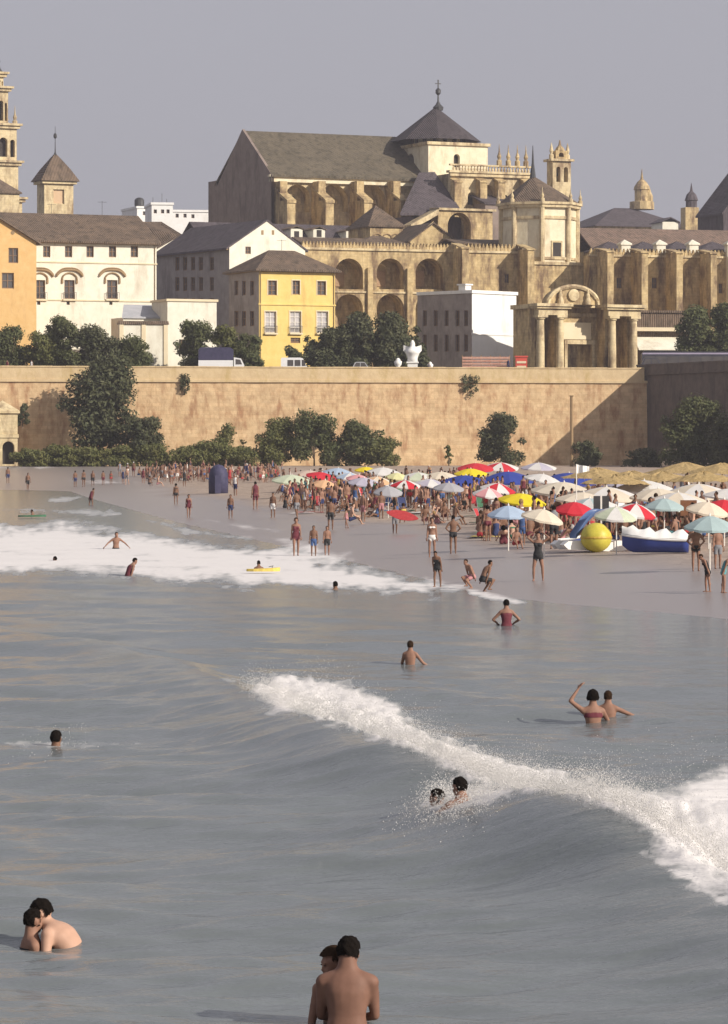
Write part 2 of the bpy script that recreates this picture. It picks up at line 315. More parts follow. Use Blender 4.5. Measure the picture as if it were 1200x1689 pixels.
lump = foam*np.clip(1-np.abs(q-.9)/2.6, 0, 1)*np.clip(A*2, 0, 1)*np.clip((q+.15)/.7, 0, 1)      # the spilling foam stands up in lumps
Zg = Zg + lump*(.10+.34*(fbm(Xg*4.2, Yg*1.6, 5, 40)-.3))
sea = link('sea', grid_mesh('sea', Xg, Yg, Zg, {'foam': foam}, foam_mat((.142,.160,.163), 'sea_water', 'sea')))
tag(sea, 'grey-green sea with low swell running up to the beach', None, kind='structure')
tD = np.concatenate([np.geomspace(20, 90, 60), np.linspace(91, 512, 430)]); tpx = np.concatenate([np.linspace(-2200, -120, 20), np.linspace(-100, 1300, 200), np.linspace(1330, 3400, 20)])
TP, TY = np.meshgrid(tpx, tD); TX = (TP-CX)/F*TY; TZ = terrain(TX, TY); td = shore_d(TX, TY)
wet = 1-smooth01((td-3.5-5*fbm(TX/6, TY/18, 3, 77))/6.0)
wet = np.maximum(wet, smooth01((TY-330)/60)*smooth01((14-td)/8))
TZ = TZ + (1-wet)*.10*(fbm(TX/1.3, TY/1.3, 3, 50)-.5)*smooth01(td/8)
tpxv, tpyv = px_of(TX, TY, TZ)
beach = link('beach', grid_mesh('beach', TX, TY, TZ, {'foam': foam_of(tpxv, tpyv, False)*smooth01((4-td)/2+.0+(TY>420)*5), 'wet': wet}, foam_mat(None, 'beach_sand', 'sand')))
tag(beach, 'sloping sandy beach, wet and grey along the waterline', None, kind='structure')
# spray and lumps thrown up along the breaker
def droplets(name, pts, rad, m, label, cat):
    n = len(pts); base = np.array([(1,1,1),(1,-1,-1),(-1,1,-1),(-1,-1,1)], float)*.62; fc = np.array([(0,1,2),(0,3,1),(0,2,3),(1,3,2)])
    r = np.random.default_rng(3); V = np.empty((n, 4, 3))
    an = r.random(n)*6.28; c, s = np.cos(an), np.sin(an); b = np.repeat(base[None], n, 0)*rad[:,None,None]*(.6+.8*r.random((n,4,1)))
    V[...,0] = b[...,0]*c[:,None]-b[...,1]*s[:,None]; V[...,1] = b[...,0]*s[:,None]+b[...,1]*c[:,None]; V[...,2] = b[...,2]
    V += pts[:,None,:]; Fc = (fc[None]+np.arange(n)[:,None,None]*4).reshape(-1,3)
    me = bpy.data.meshes.new(name); me.vertices.add(n*4); me.vertices.foreach_set('co', V.astype(np.float32).ravel())
    me.loops.add(Fc.size); me.loops.foreach_set('vertex_index', Fc.ravel().astype(np.int32)); me.polygons.add(len(Fc))
    me.polygons.foreach_set('loop_start', np.arange(0, Fc.size, 3, dtype=np.int32)); me.polygons.foreach_set('loop_total', np.full(len(Fc), 3, np.int32)); me.polygons.foreach_set('use_smooth', np.ones(len(Fc), bool))
    me.update(calc_edges=True); me.materials.append(m); o = link(name, me); return tag(o, label, cat, kind='stuff')
M_foam = mat('spray_white', (.86,.84,.82), (.90,.88,.86), rough=.9, scale=3, transl=.35)
def spray():
    r = np.random.default_rng(SPRAY_SEED); n = 230000; s = r.random(n)*(len(cw)-6)+4.0; i = s.astype(int); t = (s-i)[:,None]; s = s-3
    c = cw[i]*(1-t)+cw[i+1]*t; e = cw[i+1,:2]-cw[i,:2]; e /= np.linalg.norm(e, axis=1)[:,None]; nrm = np.stack([-e[:,1], e[:,0]], 1)*1.0
    sg = np.where(nrm[:,0] > 0, 1, -1)[:,None]; nrm = nrm*sg
    hum = .35+1.1*fbm(s*2.1, s*0+3, 3, 61)+.75*np.exp(-((s-2.6)/1.5)**2)+.9*np.clip((s-9.5)/1.5, 0, 1)
    qd = r.gamma(2.0, .42, n)*(.8+.9*np.clip((s-9)/2, 0, 1)) ; qd = qd-.12
    zt = c[:,2]*np.where(qd < 0, 1, np.exp(-(qd/.75)**2))
    up = np.abs(r.normal(0, .17, n))*hum*np.exp(-((qd-.35)/1.1)**2)*np.clip(c[:,2]*2.2, 0, 1)
    p = np.stack([c[:,0]+nrm[:,0]*qd, c[:,1]+nrm[:,1]*qd+r.normal(0, .4, n), zt+.05+up], 1)
    rad = np.minimum(r.gamma(2.0, .0015, n)+.0014, .0075)
    rad *= np.where(up > .3, .75, 1)
    droplets('wave_spray', p, rad, M_foam, 'white spray and foam thrown up along the breaking wave', 'spray')
spray()
def splash():
    r = np.random.default_rng(4); pts = []
    for (x, y, n, w, h) in [(742,1326,2600,.26,.07),(770,1322,2200,.22,.06),(800,1306,1500,.35,.05),(722,1316,1800,.12,.10),(98,1228,160,.3,.04),(1165,1270,420,.7,.2)]:
        X, D = sea_hit(x, y); xx = X+r.normal(0, w, n); yy = D+r.normal(0, .8 if 600 < x < 900 else 1.6, n)
        pts.append(np.stack([xx, yy, sea_height(xx, yy, np.full(n, .4))+.01+np.abs(r.normal(0, h, n))], 1))
    p = np.concatenate(pts); droplets('swimmer_splash', p, np.minimum(r.gamma(2, .0017, len(p))+.0018, .008), M_foam, 'scattered splash drops round the swimmers by the breaker', 'splash')
splash()
# ------------------------------------------------------------------ river wall, terrace, bridge
TZ0 = 14.7                                       # level of the terrace behind the wall
WY = R(8)
class Loc:                                       # a local frame: u along the front (to the right), v into depth, z up from the base
    def __init__(s, px, D, yaw, zb=TZ0):
        s.X0 = (px-CX)/F*D; s.D0 = D; s.a = R(yaw); s.ca = math.cos(s.a); s.sa = math.sin(s.a); s.zb = zb
    def U(s, px, v=0.0):
        p = (px-CX)/F; return (p*(s.D0+v*s.ca)-s.X0+v*s.sa)/(s.ca-p*s.sa)
    def V(s, px, u=0.0):
        p = (px-CX)/F; return (s.X0+u*s.ca-p*(s.D0+u*s.sa))/(s.sa+p*s.ca)
    def Z(s, py, u=0.0, v=0.0): return H+(HY-py)/F*(s.D0+u*s.sa+v*s.ca)-s.zb
    def root(s, name, label, cat='building', group=None):
        s.r = thing(name, label, cat, (s.X0, s.D0, s.zb), s.a, group); return s.r
def facade(mb, m, s0, s1, z0, z1, ops, depth=.3, mi=0, rev=None, back=None):
    """a wall sheet with real openings; m maps (s, z, depth inwards) to a point; arches end in a half round"""
    rev = mi if rev is None else rev
    S = sorted({s0, s1, *[o[0] for o in ops], *[o[1] for o in ops]}); Zs = sorted({z0, z1, *[o[2] for o in ops], *[o[3] for o in ops]})
    S = [x for x in S if s0 <= x <= s1]; Zs = [z for z in Zs if z0 <= z <= z1]
    for i in range(len(S)-1):
        for j in range(len(Zs)-1):
            cs, cz = (S[i]+S[i+1])/2, (Zs[j]+Zs[j+1])/2
            if any(o[0] < cs < o[1] and o[2] < cz < o[3] for o in ops): continue
            mb.add([m(S[i],Zs[j],0), m(S[i+1],Zs[j],0), m(S[i+1],Zs[j+1],0), m(S[i],Zs[j+1],0)], [(0,1,2,3)], mi)
    for o in ops:
        a, b, c, d = o[:4]; arch = len(o) > 4 and o[4] == 'arch'; dp = o[5] if len(o) > 5 else depth
        if arch:
            r = (b-a)/2; zs = max(c, d-r); K = 14; cx = (a+b)/2; ry = d-zs
            arc = [(cx-r*math.cos(math.pi*k/K), zs+ry*math.sin(math.pi*k/K)) for k in range(K+1)]
            for k in range(K):
                p, q = arc[k], arc[k+1]; e = (a, d) if k < K/2 else (b, d)
                mb.add([m(*p,0), m(*q,0), m(*e,0)], [(0,1,2)], mi)
            pts = [(a, c)]+arc+[(b, c)]
        else: pts = [(a,c),(a,d),(b,d),(b,c)]
        for k in range(len(pts)):
            p, q = pts[k], pts[(k+1) % len(pts)]; mb.add([m(*p,0), m(*q,0), m(*q,dp), m(*p,dp)], [(0,1,2,3)], rev)
        if back is not None:
            mb.add([m(*p,dp) for p in pts], [tuple(range(len(pts)))], back)
def window(parent, m, a, b, c, d, dp=.3, arch=False, frame=None, pane=None, bars=1, bar_h=1):
    w = MB(); t = min(.13, (b-a)*.12); f = frame or M_frame
    def bx(s0, s1, z0, z1, d0, d1):
        vs = [m(s,z,q) for q in (d0,d1) for (s,z) in ((s0,z0),(s1,z0),(s1,z1),(s0,z1))]
        w.add(vs, [(0,1,2,3),(7,6,5,4),(0,4,5,1),(1,5,6,2),(2,6,7,3),(3,7,4,0)])
    bx(a,a+t,c,d,dp-.10,dp); bx(b-t,b,c,d,dp-.10,dp); bx(a+t,b-t,c,c+t,dp-.10,dp); bx(a+t,b-t,d-t,d,dp-.10,dp)
    for k in range(bars): x = a+(b-a)*(k+1)/(bars+1); bx(x-t*.45,x+t*.45,c+t,d-t,dp-.08,dp)
    for k in range(bar_h): z = c+(d-c)*(k+1)/(bar_h+1); bx(a+t,b-t,z-t*.35,z+t*.35,dp-.07,dp-.01)
    o = w.build('window', f, parent)
    g = MB(); g.add([m(a,c,dp+.02), m(b,c,dp+.02), m(b,d,dp+.02), m(a,d,dp+.02)], [(0,1,2,3)]); g.build('pane', pane or M_pane, o); return o
def slab(mb, pts, th, m=0):                      # a sheet given as a polygon in space, thickened downwards
    n = len(pts); a = [Vector(p) for p in pts]; b = [p-Vector((0,0,th)) for p in a]
    mb.add(a+b, [tuple(range(n)), tuple(range(2*n-1, n-1, -1))]+[(i, i+n, (i+1)%n+n, (i+1)%n) for i in range(n)], m)
def hip_roof(mb, u0, u1, v0, v1, z, zr, inset=None, th=.25, m=0):
    w = (v1-v0)/2; i = w if inset is None else inset; vm = (v0+v1)/2
    if u1-u0 <= 2*i: i = (u1-u0)/2-.01
    A, B, C, D_ = (u0,v0,z), (u1,v0,z), (u1,v1,z), (u0,v1,z); E, G = (u0+i,vm,zr), (u1-i,vm,zr)
    for f in ((A,B,G,E), (B,C,G), (C,D_,E,G), (D_,A,E)): slab(mb, f, th, m)
def gable_u(mb, u0, u1, v0, v1, z, zr, th=.25, m=0, vm=None):   # ridge along u
    vm = (v0+v1)/2 if vm is None else vm
    slab(mb, [(u0,v0,z),(u1,v0,z),(u1,vm,zr),(u0,vm,zr)], th, m); slab(mb, [(u0,vm,zr),(u1,vm,zr),(u1,v1,z),(u0,v1,z)], th, m)
def gable_v(mb, u0, u1, v0, v1, z, zr, th=.25, m=0, um=None, z2=None):   # ridge along v
    um = (u0+u1)/2 if um is None else um; z2 = z if z2 is None else z2
    slab(mb, [(u0,v0,z),(um,v0,zr),(um,v1,zr),(u0,v1,z)], th, m); slab(mb, [(um,v0,zr),(u1,v0,z2),(u1,v1,z2),(um,v1,zr)], th, m)
def front_m(v=0): return lambda s, z, d: (s, v+d, z)
def left_m(u=0): return lambda s, z, d: (u+d, s, z)
def shell(mb, u0, u1, v0, v1, z0, z1, fops=(), lops=(), depth=.3, mi=0, ml=None):
    ml = mi if ml is None else ml
    facade(mb, front_m(v0), u0, u1, z0, z1, list(fops), depth, mi); facade(mb, left_m(u0), v0, v1, z0, z1, list(lops), depth, ml)
    mb.add([(u1,v0,z0),(u1,v1,z0),(u1,v1,z1),(u1,v0,z1)], [(0,1,2,3)], mi); mb.add([(u0,v1,z0),(u1,v1,z0),(u1,v1,z1),(u0,v1,z1)], [(0,1,2,3)], mi)
    mb.add([(u0,v0,z1),(u1,v0,z1),(u1,v1,z1),(u0,v1,z1)], [(0,1,2,3)], mi)
def merlons(mb, p, q, n, w, h, t=.5, m=0):       # stepped battlements between two points of a wall top
    p, q = Vector(p), Vector(q); d = (q-p).normalized(); nn = Vector((-d.y, d.x, 0))
    for k in range(n):
        c = p.lerp(q, (k+.5)/n)
        for (ww, a, b) in ((w,0,.45),(w*.6,.45,.75),(w*.25,.75,1)):
            vs = [c+d*sx*ww/2+nn*sy*t/2+Vector((0,0,z*h)) for z in (a,b) for (sx,sy) in ((-1,-1),(1,-1),(1,1),(-1,1))]
            mb.add(vs, [(0,1,5,4),(1,2,6,5),(2,3,7,6),(3,0,4,7),(4,5,6,7)], m)
# ---- terrace ground and river wall
w = Loc(600, 500, 8, 0.0)
mb = MB(); uL, uR = -170, w.U(1062)
mb.add([(w.X0-260, 505-30, TZ0), (w.X0+300, 505+42, TZ0), (w.X0+700, 1900, TZ0), (w.X0-600, 1900, TZ0)], [(0,1,2,3)])
g = mb.build('terrace_ground', M_soil); tag(g, 'raised street level behind the river wall', None, kind='structure')
w.root('river_wall', 'long ochre masonry river wall with pale parapet above the beach', 'wall')
wt = w.Z(612); pt = w.Z(605.5)
mb = MB()
uu = np.linspace(uL, uR+60, 240); zz = np.linspace(1.2, wt-1.6, 26)
U2, Z2 = np.meshgrid(uu, zz); off = .16*(fbm(U2/2.1, Z2/1.0, 4, 88)-.5)-.35*(1-(Z2-1.2)/12)
vs = np.stack([U2, off, Z2], -1).reshape(-1, 3); nc = len(uu)
mb.add([tuple(v) for v in vs], [(j*nc+i, j*nc+i+1, (j+1)*nc+i+1, (j+1)*nc+i) for j in range(len(zz)-1) for i in range(nc-1)])
mb.box(uL, uR+60, .3, 2.2, 1.2, wt-1.6)
mb.build('wall_face', M_wall, w.r)
mb = MB(); mb.box(uL, uR+60, -.22, 1.2, wt-1.60, wt-1.25); mb.build('string_course', M_coping, w.r)
mb = MB(); mb.box(uL, uR, -.05, .55, wt-1.25, pt-.16); mb.build('parapet', M_coping, w.r)
mb = MB()
for k in range(120):
    a = uL+(uR-uL)*k/120; b = uL+(uR-uL)*(k+1)/120; mb.box(a+.012, b-.012, -.14, .64, pt-.16+rng.random()*.02, pt+rng.random()*.05)
tag(mb.build('coping_stones', M_coping, w.r), kind='stuff')
# ---- arch bridge that leaves the wall on the right
bx0 = w.X0+w.U(1066)*w.ca; by0 = w.D0+w.U(1066)*w.sa
bd = Vector((.40, -1, 0)).normalized(); br = thing('stone_bridge', 'dark arched stone bridge joining the river wall, its shaded side with one round arch', 'bridge', (bx0, by0, 0), math.atan2(bd.y, bd.x))
# local: x runs out along the bridge, y to its left seen from the wall = away from our side
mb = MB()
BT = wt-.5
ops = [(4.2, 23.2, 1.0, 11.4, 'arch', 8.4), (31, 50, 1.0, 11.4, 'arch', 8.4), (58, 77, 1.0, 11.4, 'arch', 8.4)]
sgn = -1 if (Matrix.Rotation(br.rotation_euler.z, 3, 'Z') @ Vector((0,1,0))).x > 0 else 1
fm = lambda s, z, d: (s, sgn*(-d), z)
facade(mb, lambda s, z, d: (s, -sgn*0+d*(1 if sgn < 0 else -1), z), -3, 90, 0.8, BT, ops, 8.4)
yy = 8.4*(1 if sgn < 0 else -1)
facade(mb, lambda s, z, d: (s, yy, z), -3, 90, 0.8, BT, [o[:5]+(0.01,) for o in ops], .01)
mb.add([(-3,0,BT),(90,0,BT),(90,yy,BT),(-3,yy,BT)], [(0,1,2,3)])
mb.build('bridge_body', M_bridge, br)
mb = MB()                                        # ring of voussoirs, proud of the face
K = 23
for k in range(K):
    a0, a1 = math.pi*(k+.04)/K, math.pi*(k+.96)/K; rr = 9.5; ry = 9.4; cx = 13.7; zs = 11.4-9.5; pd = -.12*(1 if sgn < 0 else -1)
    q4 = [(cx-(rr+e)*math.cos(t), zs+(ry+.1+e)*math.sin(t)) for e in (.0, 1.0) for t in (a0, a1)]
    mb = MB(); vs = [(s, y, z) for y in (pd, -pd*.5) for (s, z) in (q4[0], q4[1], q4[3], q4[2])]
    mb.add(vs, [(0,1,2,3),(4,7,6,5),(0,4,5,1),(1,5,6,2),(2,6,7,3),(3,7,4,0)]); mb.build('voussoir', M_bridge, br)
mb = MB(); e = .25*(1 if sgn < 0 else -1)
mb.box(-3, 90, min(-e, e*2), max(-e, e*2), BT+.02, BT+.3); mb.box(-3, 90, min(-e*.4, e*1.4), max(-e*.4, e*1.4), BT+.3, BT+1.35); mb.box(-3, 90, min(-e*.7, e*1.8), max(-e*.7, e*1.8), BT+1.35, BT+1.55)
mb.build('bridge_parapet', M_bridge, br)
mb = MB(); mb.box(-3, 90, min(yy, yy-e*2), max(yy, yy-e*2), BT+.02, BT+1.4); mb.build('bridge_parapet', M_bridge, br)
# ---- little stone gatehouse at the left foot of the wall
l = Loc(-14, 486, 12, 2.0); l.root('stone_fountain_house', 'pale stone fountain house built against the left end of the river wall', 'building')
mb = MB(); u1 = l.U(29); zt = l.Z(678)
shell(mb, 0, u1, 0, 5, 0, zt, [(l.U(4), l.U(24), .6, l.Z(728), 'arch', 1.2)], depth=1.2); mb.box(l.U(3), l.U(25), 1.19, 1.3, .5, l.Z(727), 1)
mb.build('wall', [M_stone2, M_dark], l.r)
mb = MB(); hip_roof(mb, -.3, u1+.3, -.3, 5.3, zt+.01, l.Z(660), th=.3); mb.build('roof', M_stone2, l.r)
mb = MB(); mb.box(-.15, u1+.15, -.15, 0, l.Z(722), l.Z(716)); mb.build('cornice', M_stone2, l.r)

# ------------------------------------------------------------------ houses on the terrace
def downpipe(l, u, z):
    mb = MB(); mb.tube([(u,-.09,0),(u,-.09,z-.5),(u,-.3,z-.1)], .06, 6); mb.build('downpipe', M_brown, l.r)
def aerial(l, u, v, z, h=2.2):
    mb = MB(); mb.tube([(u,v,z),(u,v,z+h)], .03, 5); ob = mb.build('aerial', M_iron, l.r); mb = MB(); mb.tube([(u-.7,v,z+h*.92),(u+.7,v,z+h*.92)], .02, 4)
    for k in range(6): mb.tube([(u-.65+.26*k,v-.22,z+h*.92),(u-.65+.26*k,v+.22,z+h*.92)], .015, 4)
    mb.build('aerial_bars', M_iron, ob)
def rows(l, pxs, half, y0, y1, v=0, side=None, u=0):
    out = []
    for p in pxs:
        if side is None: a, b = l.U(p-half), l.U(p+half); out.append((a, b, l.Z(y1, a), l.Z(y0, a)))
        else:
            a, b = sorted((l.V(p-half), l.V(p+half))); out.append((a, b, l.Z(y1, 0, a), l.Z(y0, 0, a)))
    return out
# orange house
l = Loc(-110, 515, 20); l.root('orange_house', 'orange plastered house with sloping brown tile roof at the far left', 'house')
u1 = l.U(60); ze = l.Z(398, u1); zr = l.Z(330); um = l.U(-45)
ops = rows(l, [22], 8, 409, 434)+rows(l, [13], 10, 450, 476)+rows(l, [-40, -75], 9, 450, 476)
mb = MB(); shell(mb, 0, u1, 0, 12, 0, ze, ops, depth=.25)
mb.add([(0,0,ze),(u1,0,ze),(um,0,zr)], [(0,1,2)]); mb.add([(0,12,ze),(u1,12,ze),(um,12,zr)], [(0,1,2)]); mb.build('wall', M_orange, l.r)
for o in ops: window(l.r, front_m(), *o, dp=.25, frame=M_frame)
mb = MB(); a = l.U(21); mb.lathe([(.28,-.02),(.28,.05),(.16,.06)], 12, (0,0,0)); ob = mb.build('vent', M_brown, l.r); ob.location = (a, 0, l.Z(384, a)); ob.rotation_euler = (R(90), 0, 0)
mb = MB(); gable_v(mb, -.6, u1+.6, -.5, 12.5, ze-.25, zr+.05, um=um); mb.build('roof', M_roofy, l.r)
# long white house
l = Loc(56, 533, 23); l.root('long_white_house', 'long whitewashed three storey house with arched balcony hoods and wide brown roof', 'house')
u1 = l.U(258); ze = l.Z(400); dep = 15
up = rows(l, [77, 113, 148.5, 185.5, 221.5], 6, 406, 424.5); mid = rows(l, [66, 114.5, 185], 8.5, 462, 493); low = [(o[0]+.35, o[0]+.85, l.Z(503, o[0]), l.Z(497, o[0])) for o in mid]
mb = MB(); shell(mb, 0, u1, 0, dep, 0, ze, up+mid+low, depth=.3); mb.build('wall', M_white, l.r)
for o in up: window(l.r, front_m(), *o, dp=.3)
for o in low: window(l.r, front_m(), *o, dp=.3, bars=0, bar_h=0)
for o in mid:
    wn_ = window(l.r, front_m(), *o, dp=.3, bar_h=2)
    c = (o[0]+o[1])/2; hw = 2.05; z0 = o[3]+.55
    mb = MB(); pts = [(c+hw*t, -.16, z0+.95*(1-abs(t)**3)) for t in np.linspace(-1, 1, 15)]; mb.tube(pts, [.17]*15, 8); mb.tube([(p[0]*1, -.12, p[2]+.28) for p in pts], .10, 6); mb.build('balcony_hood', M_brown, l.r)
    mb = MB(); pts = [(c+1.15*math.cos(t), -.12, o[3]+.05+1.0*math.sin(t)) for t in np.linspace(0, math.pi, 11)]; mb.tube(pts, .13, 6); mb.box(c-1.25, c-1.0, -.2, 0, o[3]-.5, o[3]+.1); mb.box(c+1.0, c+1.25, -.2, 0, o[3]-.5, o[3]+.1); mb.build('hood_moulding', M_brown, l.r)
    mb = MB(); mb.box(o[0]-.25, o[1]+.25, -.35, 0, o[2]-.28, o[2]-.04); ob = mb.build('balcony', M_trim, l.r)
    mb = MB()
    for k in range(9): x = o[0]-.2+(o[1]-o[0]+.4)*k/8; mb.box(x-.02, x+.02, -.33, -.29, o[2]-.04, o[2]+.9)
    mb.box(o[0]-.22, o[1]+.22, -.34, -.28, o[2]+.9, o[2]+.96); mb.build('railing', M_iron, ob)
for py in (431.5, 494): mb = MB(); mb.box(-.1, u1+.1, -.14, 0, l.Z(py+1.3), l.Z(py-.8)); mb.build('string_course', M_trim, l.r)
mb = MB(); mb.box(-.2, u1+.2, -.35, 0, ze-.05, ze+.28); mb.build('cornice', M_brown, l.r)
mb = MB(); zr = l.Z(351, 0, dep*.62); gable_u(mb, l.U(-60), u1+.4, -.8, dep+.6, ze+.26, zr, vm=dep*.62); mb.build('roof', M_roof, l.r)
mb = MB(); 
mb.add([(u1,0,ze),(u1,dep,ze),(u1,dep*.62,zr-.3)], [(0,1,2)]); mb.build('gable_end', M_white, l.r)
mb = MB(); mb.box(l.U(-60), -.01, .4, dep, 0, ze+.2); mb.build('side_wing', M_orange, l.r)
downpipe(l, .25, ze); downpipe(l, u1-.3, ze); aerial(l, u1*.72, dep*.62, zr-.1); aerial(l, u1*.3, dep*.62, zr-.1, 1.6)
# gabled white house with the long shaded side
l = Loc(378, 566, 30); l.root('white_gable_house', 'tall white gabled house with a long shaded side full of small windows', 'house')
u1 = l.U(503); dep = l.V(256); ze = l.Z(406); zr = l.Z(363, u1*.5); um = l.U(440)
lo = []
for (y0, y1) in ((424, 446), (457, 480), (492, 515)):
    for p in (292, 305, 318, 331, 349): lo += rows(l, [p], 3.4, y0, y1, side=1)
fo = rows(l, [409], 4.5, 407, 419)+rows(l, [432, 449], 1.8, 381, 387)
fo = [o for o in fo if o[3] < ze]
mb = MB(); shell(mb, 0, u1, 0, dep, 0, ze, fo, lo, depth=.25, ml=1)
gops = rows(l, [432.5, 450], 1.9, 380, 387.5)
mb.add([(0,0,ze),(u1,0,ze),(um,0,zr)], [(0,1,2)]); mb.add([(0,dep,ze),(u1,dep,ze),(um,dep,zr)], [(0,1,2)]); mb.build('wall', [M_white, M_shade_side], l.r)
for o in fo: window(l.r, front_m(), *o, dp=.25)
for o in lo: window(l.r, left_m(), *o, dp=.25)
for o in gops: mb = MB(); mb.box(o[0], o[1], -.03, .05, o[2], o[3]); mb.build('gable_vent', M_brown, l.r)
a, b = l.U(404), l.U(414); mb = MB(); mb.box(a, b, -.03, .03, l.Z(419.5), l.Z(408)); 
mb = MB(); gable_v(mb, -.6, u1+.5, -.12, dep+.4, ze-.3, zr+.1, um=um, th=.3); mb.build('roof', M_slate, l.r)
mb = MB(); mb.box(-.55, 0, .2, dep-.2, ze-.6, ze-.35); mb.build('eaves', M_brown, l.r)
# yellow house
l = Loc(427, 528, 25); l.root('yellow_house', 'bright yellow two storey house with hipped brown tile roof above the river wall', 'house')
u1 = l.U(552); dep = l.V(377.5); ze = l.Z(448); zr = l.Z(413, u1*.35, dep*.5)
fo = rows(l, [449], 7, 463, 487)+rows(l, [488], 6, 463, 486)+rows(l, [530], 7, 464, 487); fl = rows(l, [446, 487, 531.5], 9, 514, 549); fb = rows(l, [487], 8, 557, 566)
lo = rows(l, [389.5, 402, 415.5], 3, 463, 487, side=1)+rows(l, [389.5, 402, 415.5], 3.3, 513, 538, side=1)
mb = MB(); shell(mb, 0, u1, 0, dep, 0, ze, fo+fl+fb, lo, depth=.28, ml=1); mb.build('wall', [M_yellow, M_shade_side], l.r)
for o in fo+fb: window(l.r, front_m(), *o, dp=.28, bar_h=2)
for k, o in enumerate(fl):
    window(l.r, front_m(), *o, dp=.28, frame=M_framew, bar_h=3, pane=mat('curtained_glass', (.38,.36,.36), (.5,.47,.46), rough=.4, scale=.8))
    mb = MB(); mb.box(o[0]-.15, o[1]+.15, -.4, 0, o[2]-.25, o[2]-.03); ob = mb.build('balcony', M_trim, l.r)
    mb = MB()
    for q_ in range(11): x = o[0]-.1+(o[1]-o[0]+.2)*q_/10; mb.box(x-.02, x+.02, -.38, -.34, o[2]-.03, o[2]+.95)
    mb.box(o[0]-.12, o[1]+.12, -.39, -.33, o[2]+.95, o[2]+1.02); mb.build('railing', M_iron, ob)
    for sx in (o[0]-.75, o[1]+.06):
        pass
for o in lo: window(l.r, left_m(), *o, dp=.28)
for o in fo+fl:
    mb = MB(); prism3 = [(o[0]-.16,o[2]),(o[0]-.16,o[3]+.16),(o[1]+.16,o[3]+.16),(o[1]+.16,o[2]),(o[1]+.02,o[2]),(o[1]+.02,o[3]+.02),(o[0]-.02,o[3]+.02),(o[0]-.02,o[2])]
    mb.add([(x,-.06,z) for (x,z) in prism3]+[(x,0,z) for (x,z) in prism3], [tuple(range(8)), tuple(range(15,7,-1))]+[(i,(i+1)%8,(i+1)%8+8,i+8) for i in range(8)]); mb.build('window_surround', M_trim, l.r)
mb = MB(); mb.box(-.12, u1+.12, -.14, 0, l.Z(503), l.Z(500.5)); mb.build('string_course', M_yellow, l.r)
mb = MB(); mb.box(-.35, u1+.35, -.35, dep+.35, ze+.01, ze+.3); mb.build('eaves', M_brown, l.r)
mb = MB(); hip_roof(mb, -.75, u1+.75, -.75, dep+.75, ze+.32, zr, inset=dep*.42); mb.build('roof', M_roof, l.r)
downpipe(l, .2, ze); downpipe(l, u1-.2, ze); aerial(l, u1*.5, dep*.5, zr-.2, 1.8)
# white cube house beside the gate
l = Loc(778, 548, 46); l.root('white_cube_house', 'flat roofed house with blank bright white end wall and dark windowed side', 'house')
u1 = l.U(851); dep = l.V(688); zt = l.Z(484)
lo = []
for p in (700, 718, 736, 754, 768): lo += rows(l, [p], 3.2, 512, 538, side=1)+rows(l, [p], 3.2, 552, 580, side=1)
mb = MB(); shell(mb, 0, u1, 0, dep, 0, zt, [], lo, depth=.3, ml=1); mb.build('wall', [M_white2, M_shade_side], l.r)
for o in lo: window(l.r, left_m(), *o, dp=.3)
mb = MB(); mb.box(-.12, u1+.12, -.1, 0, l.Z(552), l.Z(549.5)); mb.build('string_course', M_white2, l.r)
mb = MB(); mb.box(-.2, u1+.2, -.2, .15, zt+.01, zt+.5); mb.box(-.2, .15, .15, dep, zt+.01, zt+.5); mb.box(u1-.15, u1+.2, .15, dep, zt+.01, zt+.5); mb.build('roof_parapet', M_white2, l.r)
mb = MB(); a = l.V(765); mb.box(.3, 1.6, a, a+1.4, zt, zt+1.3); mb.box(.1, 1.8, a-.2, a+1.6, zt+1.3, zt+1.5); mb.build('chimney', M_white2, l.r)
# low white outbuilding and garden wall
l = Loc(276, 521, 22); l.root('white_outbuilding', 'low white outbuilding with flat parapet behind the terrace shrubs', 'building')
u1 = l.U(357); zt = l.Z(497); mb = MB(); shell(mb, 0, u1, 0, 7, 0, zt, rows(l, [300], 5, 560, 585), depth=.3); mb.build('wall', M_white, l.r)
for o in rows(l, [300], 5, 560, 585): window(l.r, front_m(), *o, dp=.3)
mb = MB(); mb.box(-.2, u1+.2, -.2, 7.2, zt+.01, zt+.35); mb.build('roof_parapet', M_trim, l.r)
l = Loc(196, 517, 14); l.root('white_garden_wall', 'white garden wall with tiled coping and brick posts left of the outbuilding', 'wall')
u1 = l.U(277); zt = l.Z(535); mb = MB(); mb.box(0, u1, 0, .5, 0, zt); mb.build('wall', M_white, l.r)
mb = MB(); slab(mb, [(-.1,-.2,zt+.1),(u1+.1,-.2,zt+.1),(u1+.1,.25,zt+.5),(-.1,.25,zt+.5)], .12); slab(mb, [(-.1,.25,zt+.5),(u1+.1,.25,zt+.5),(u1+.1,.7,zt+.1),(-.1,.7,zt+.1)], .12); mb.build('coping', M_roof, l.r)
for k in range(3): mb = MB(); x = u1*(.05+.45*k); mb.box(x-.3, x+.3, -.15, 0, 0, zt+.05); mb.build('pilaster', M_trim, l.r)
l = Loc(203, 522, 24); l.root('grey_roof_shed', 'small shed with pale grey sloping roof against the white house', 'shed')
u1 = l.U(272); mb = MB(); za = l.Z(524); mb.box(0, u1, 0, 5, 0, za); mb.build('wall', M_white, l.r)
mb = MB(); slab(mb, [(-.3,-.3,za+.1),(u1+.3,-.3,za+.1),(u1+.3,5.2,l.Z(500)),(2,5.2,l.Z(500))], .2); mb.build('roof', mat('zinc_grey', (.33,.34,.36), (.42,.42,.44), scale=.6), l.r)
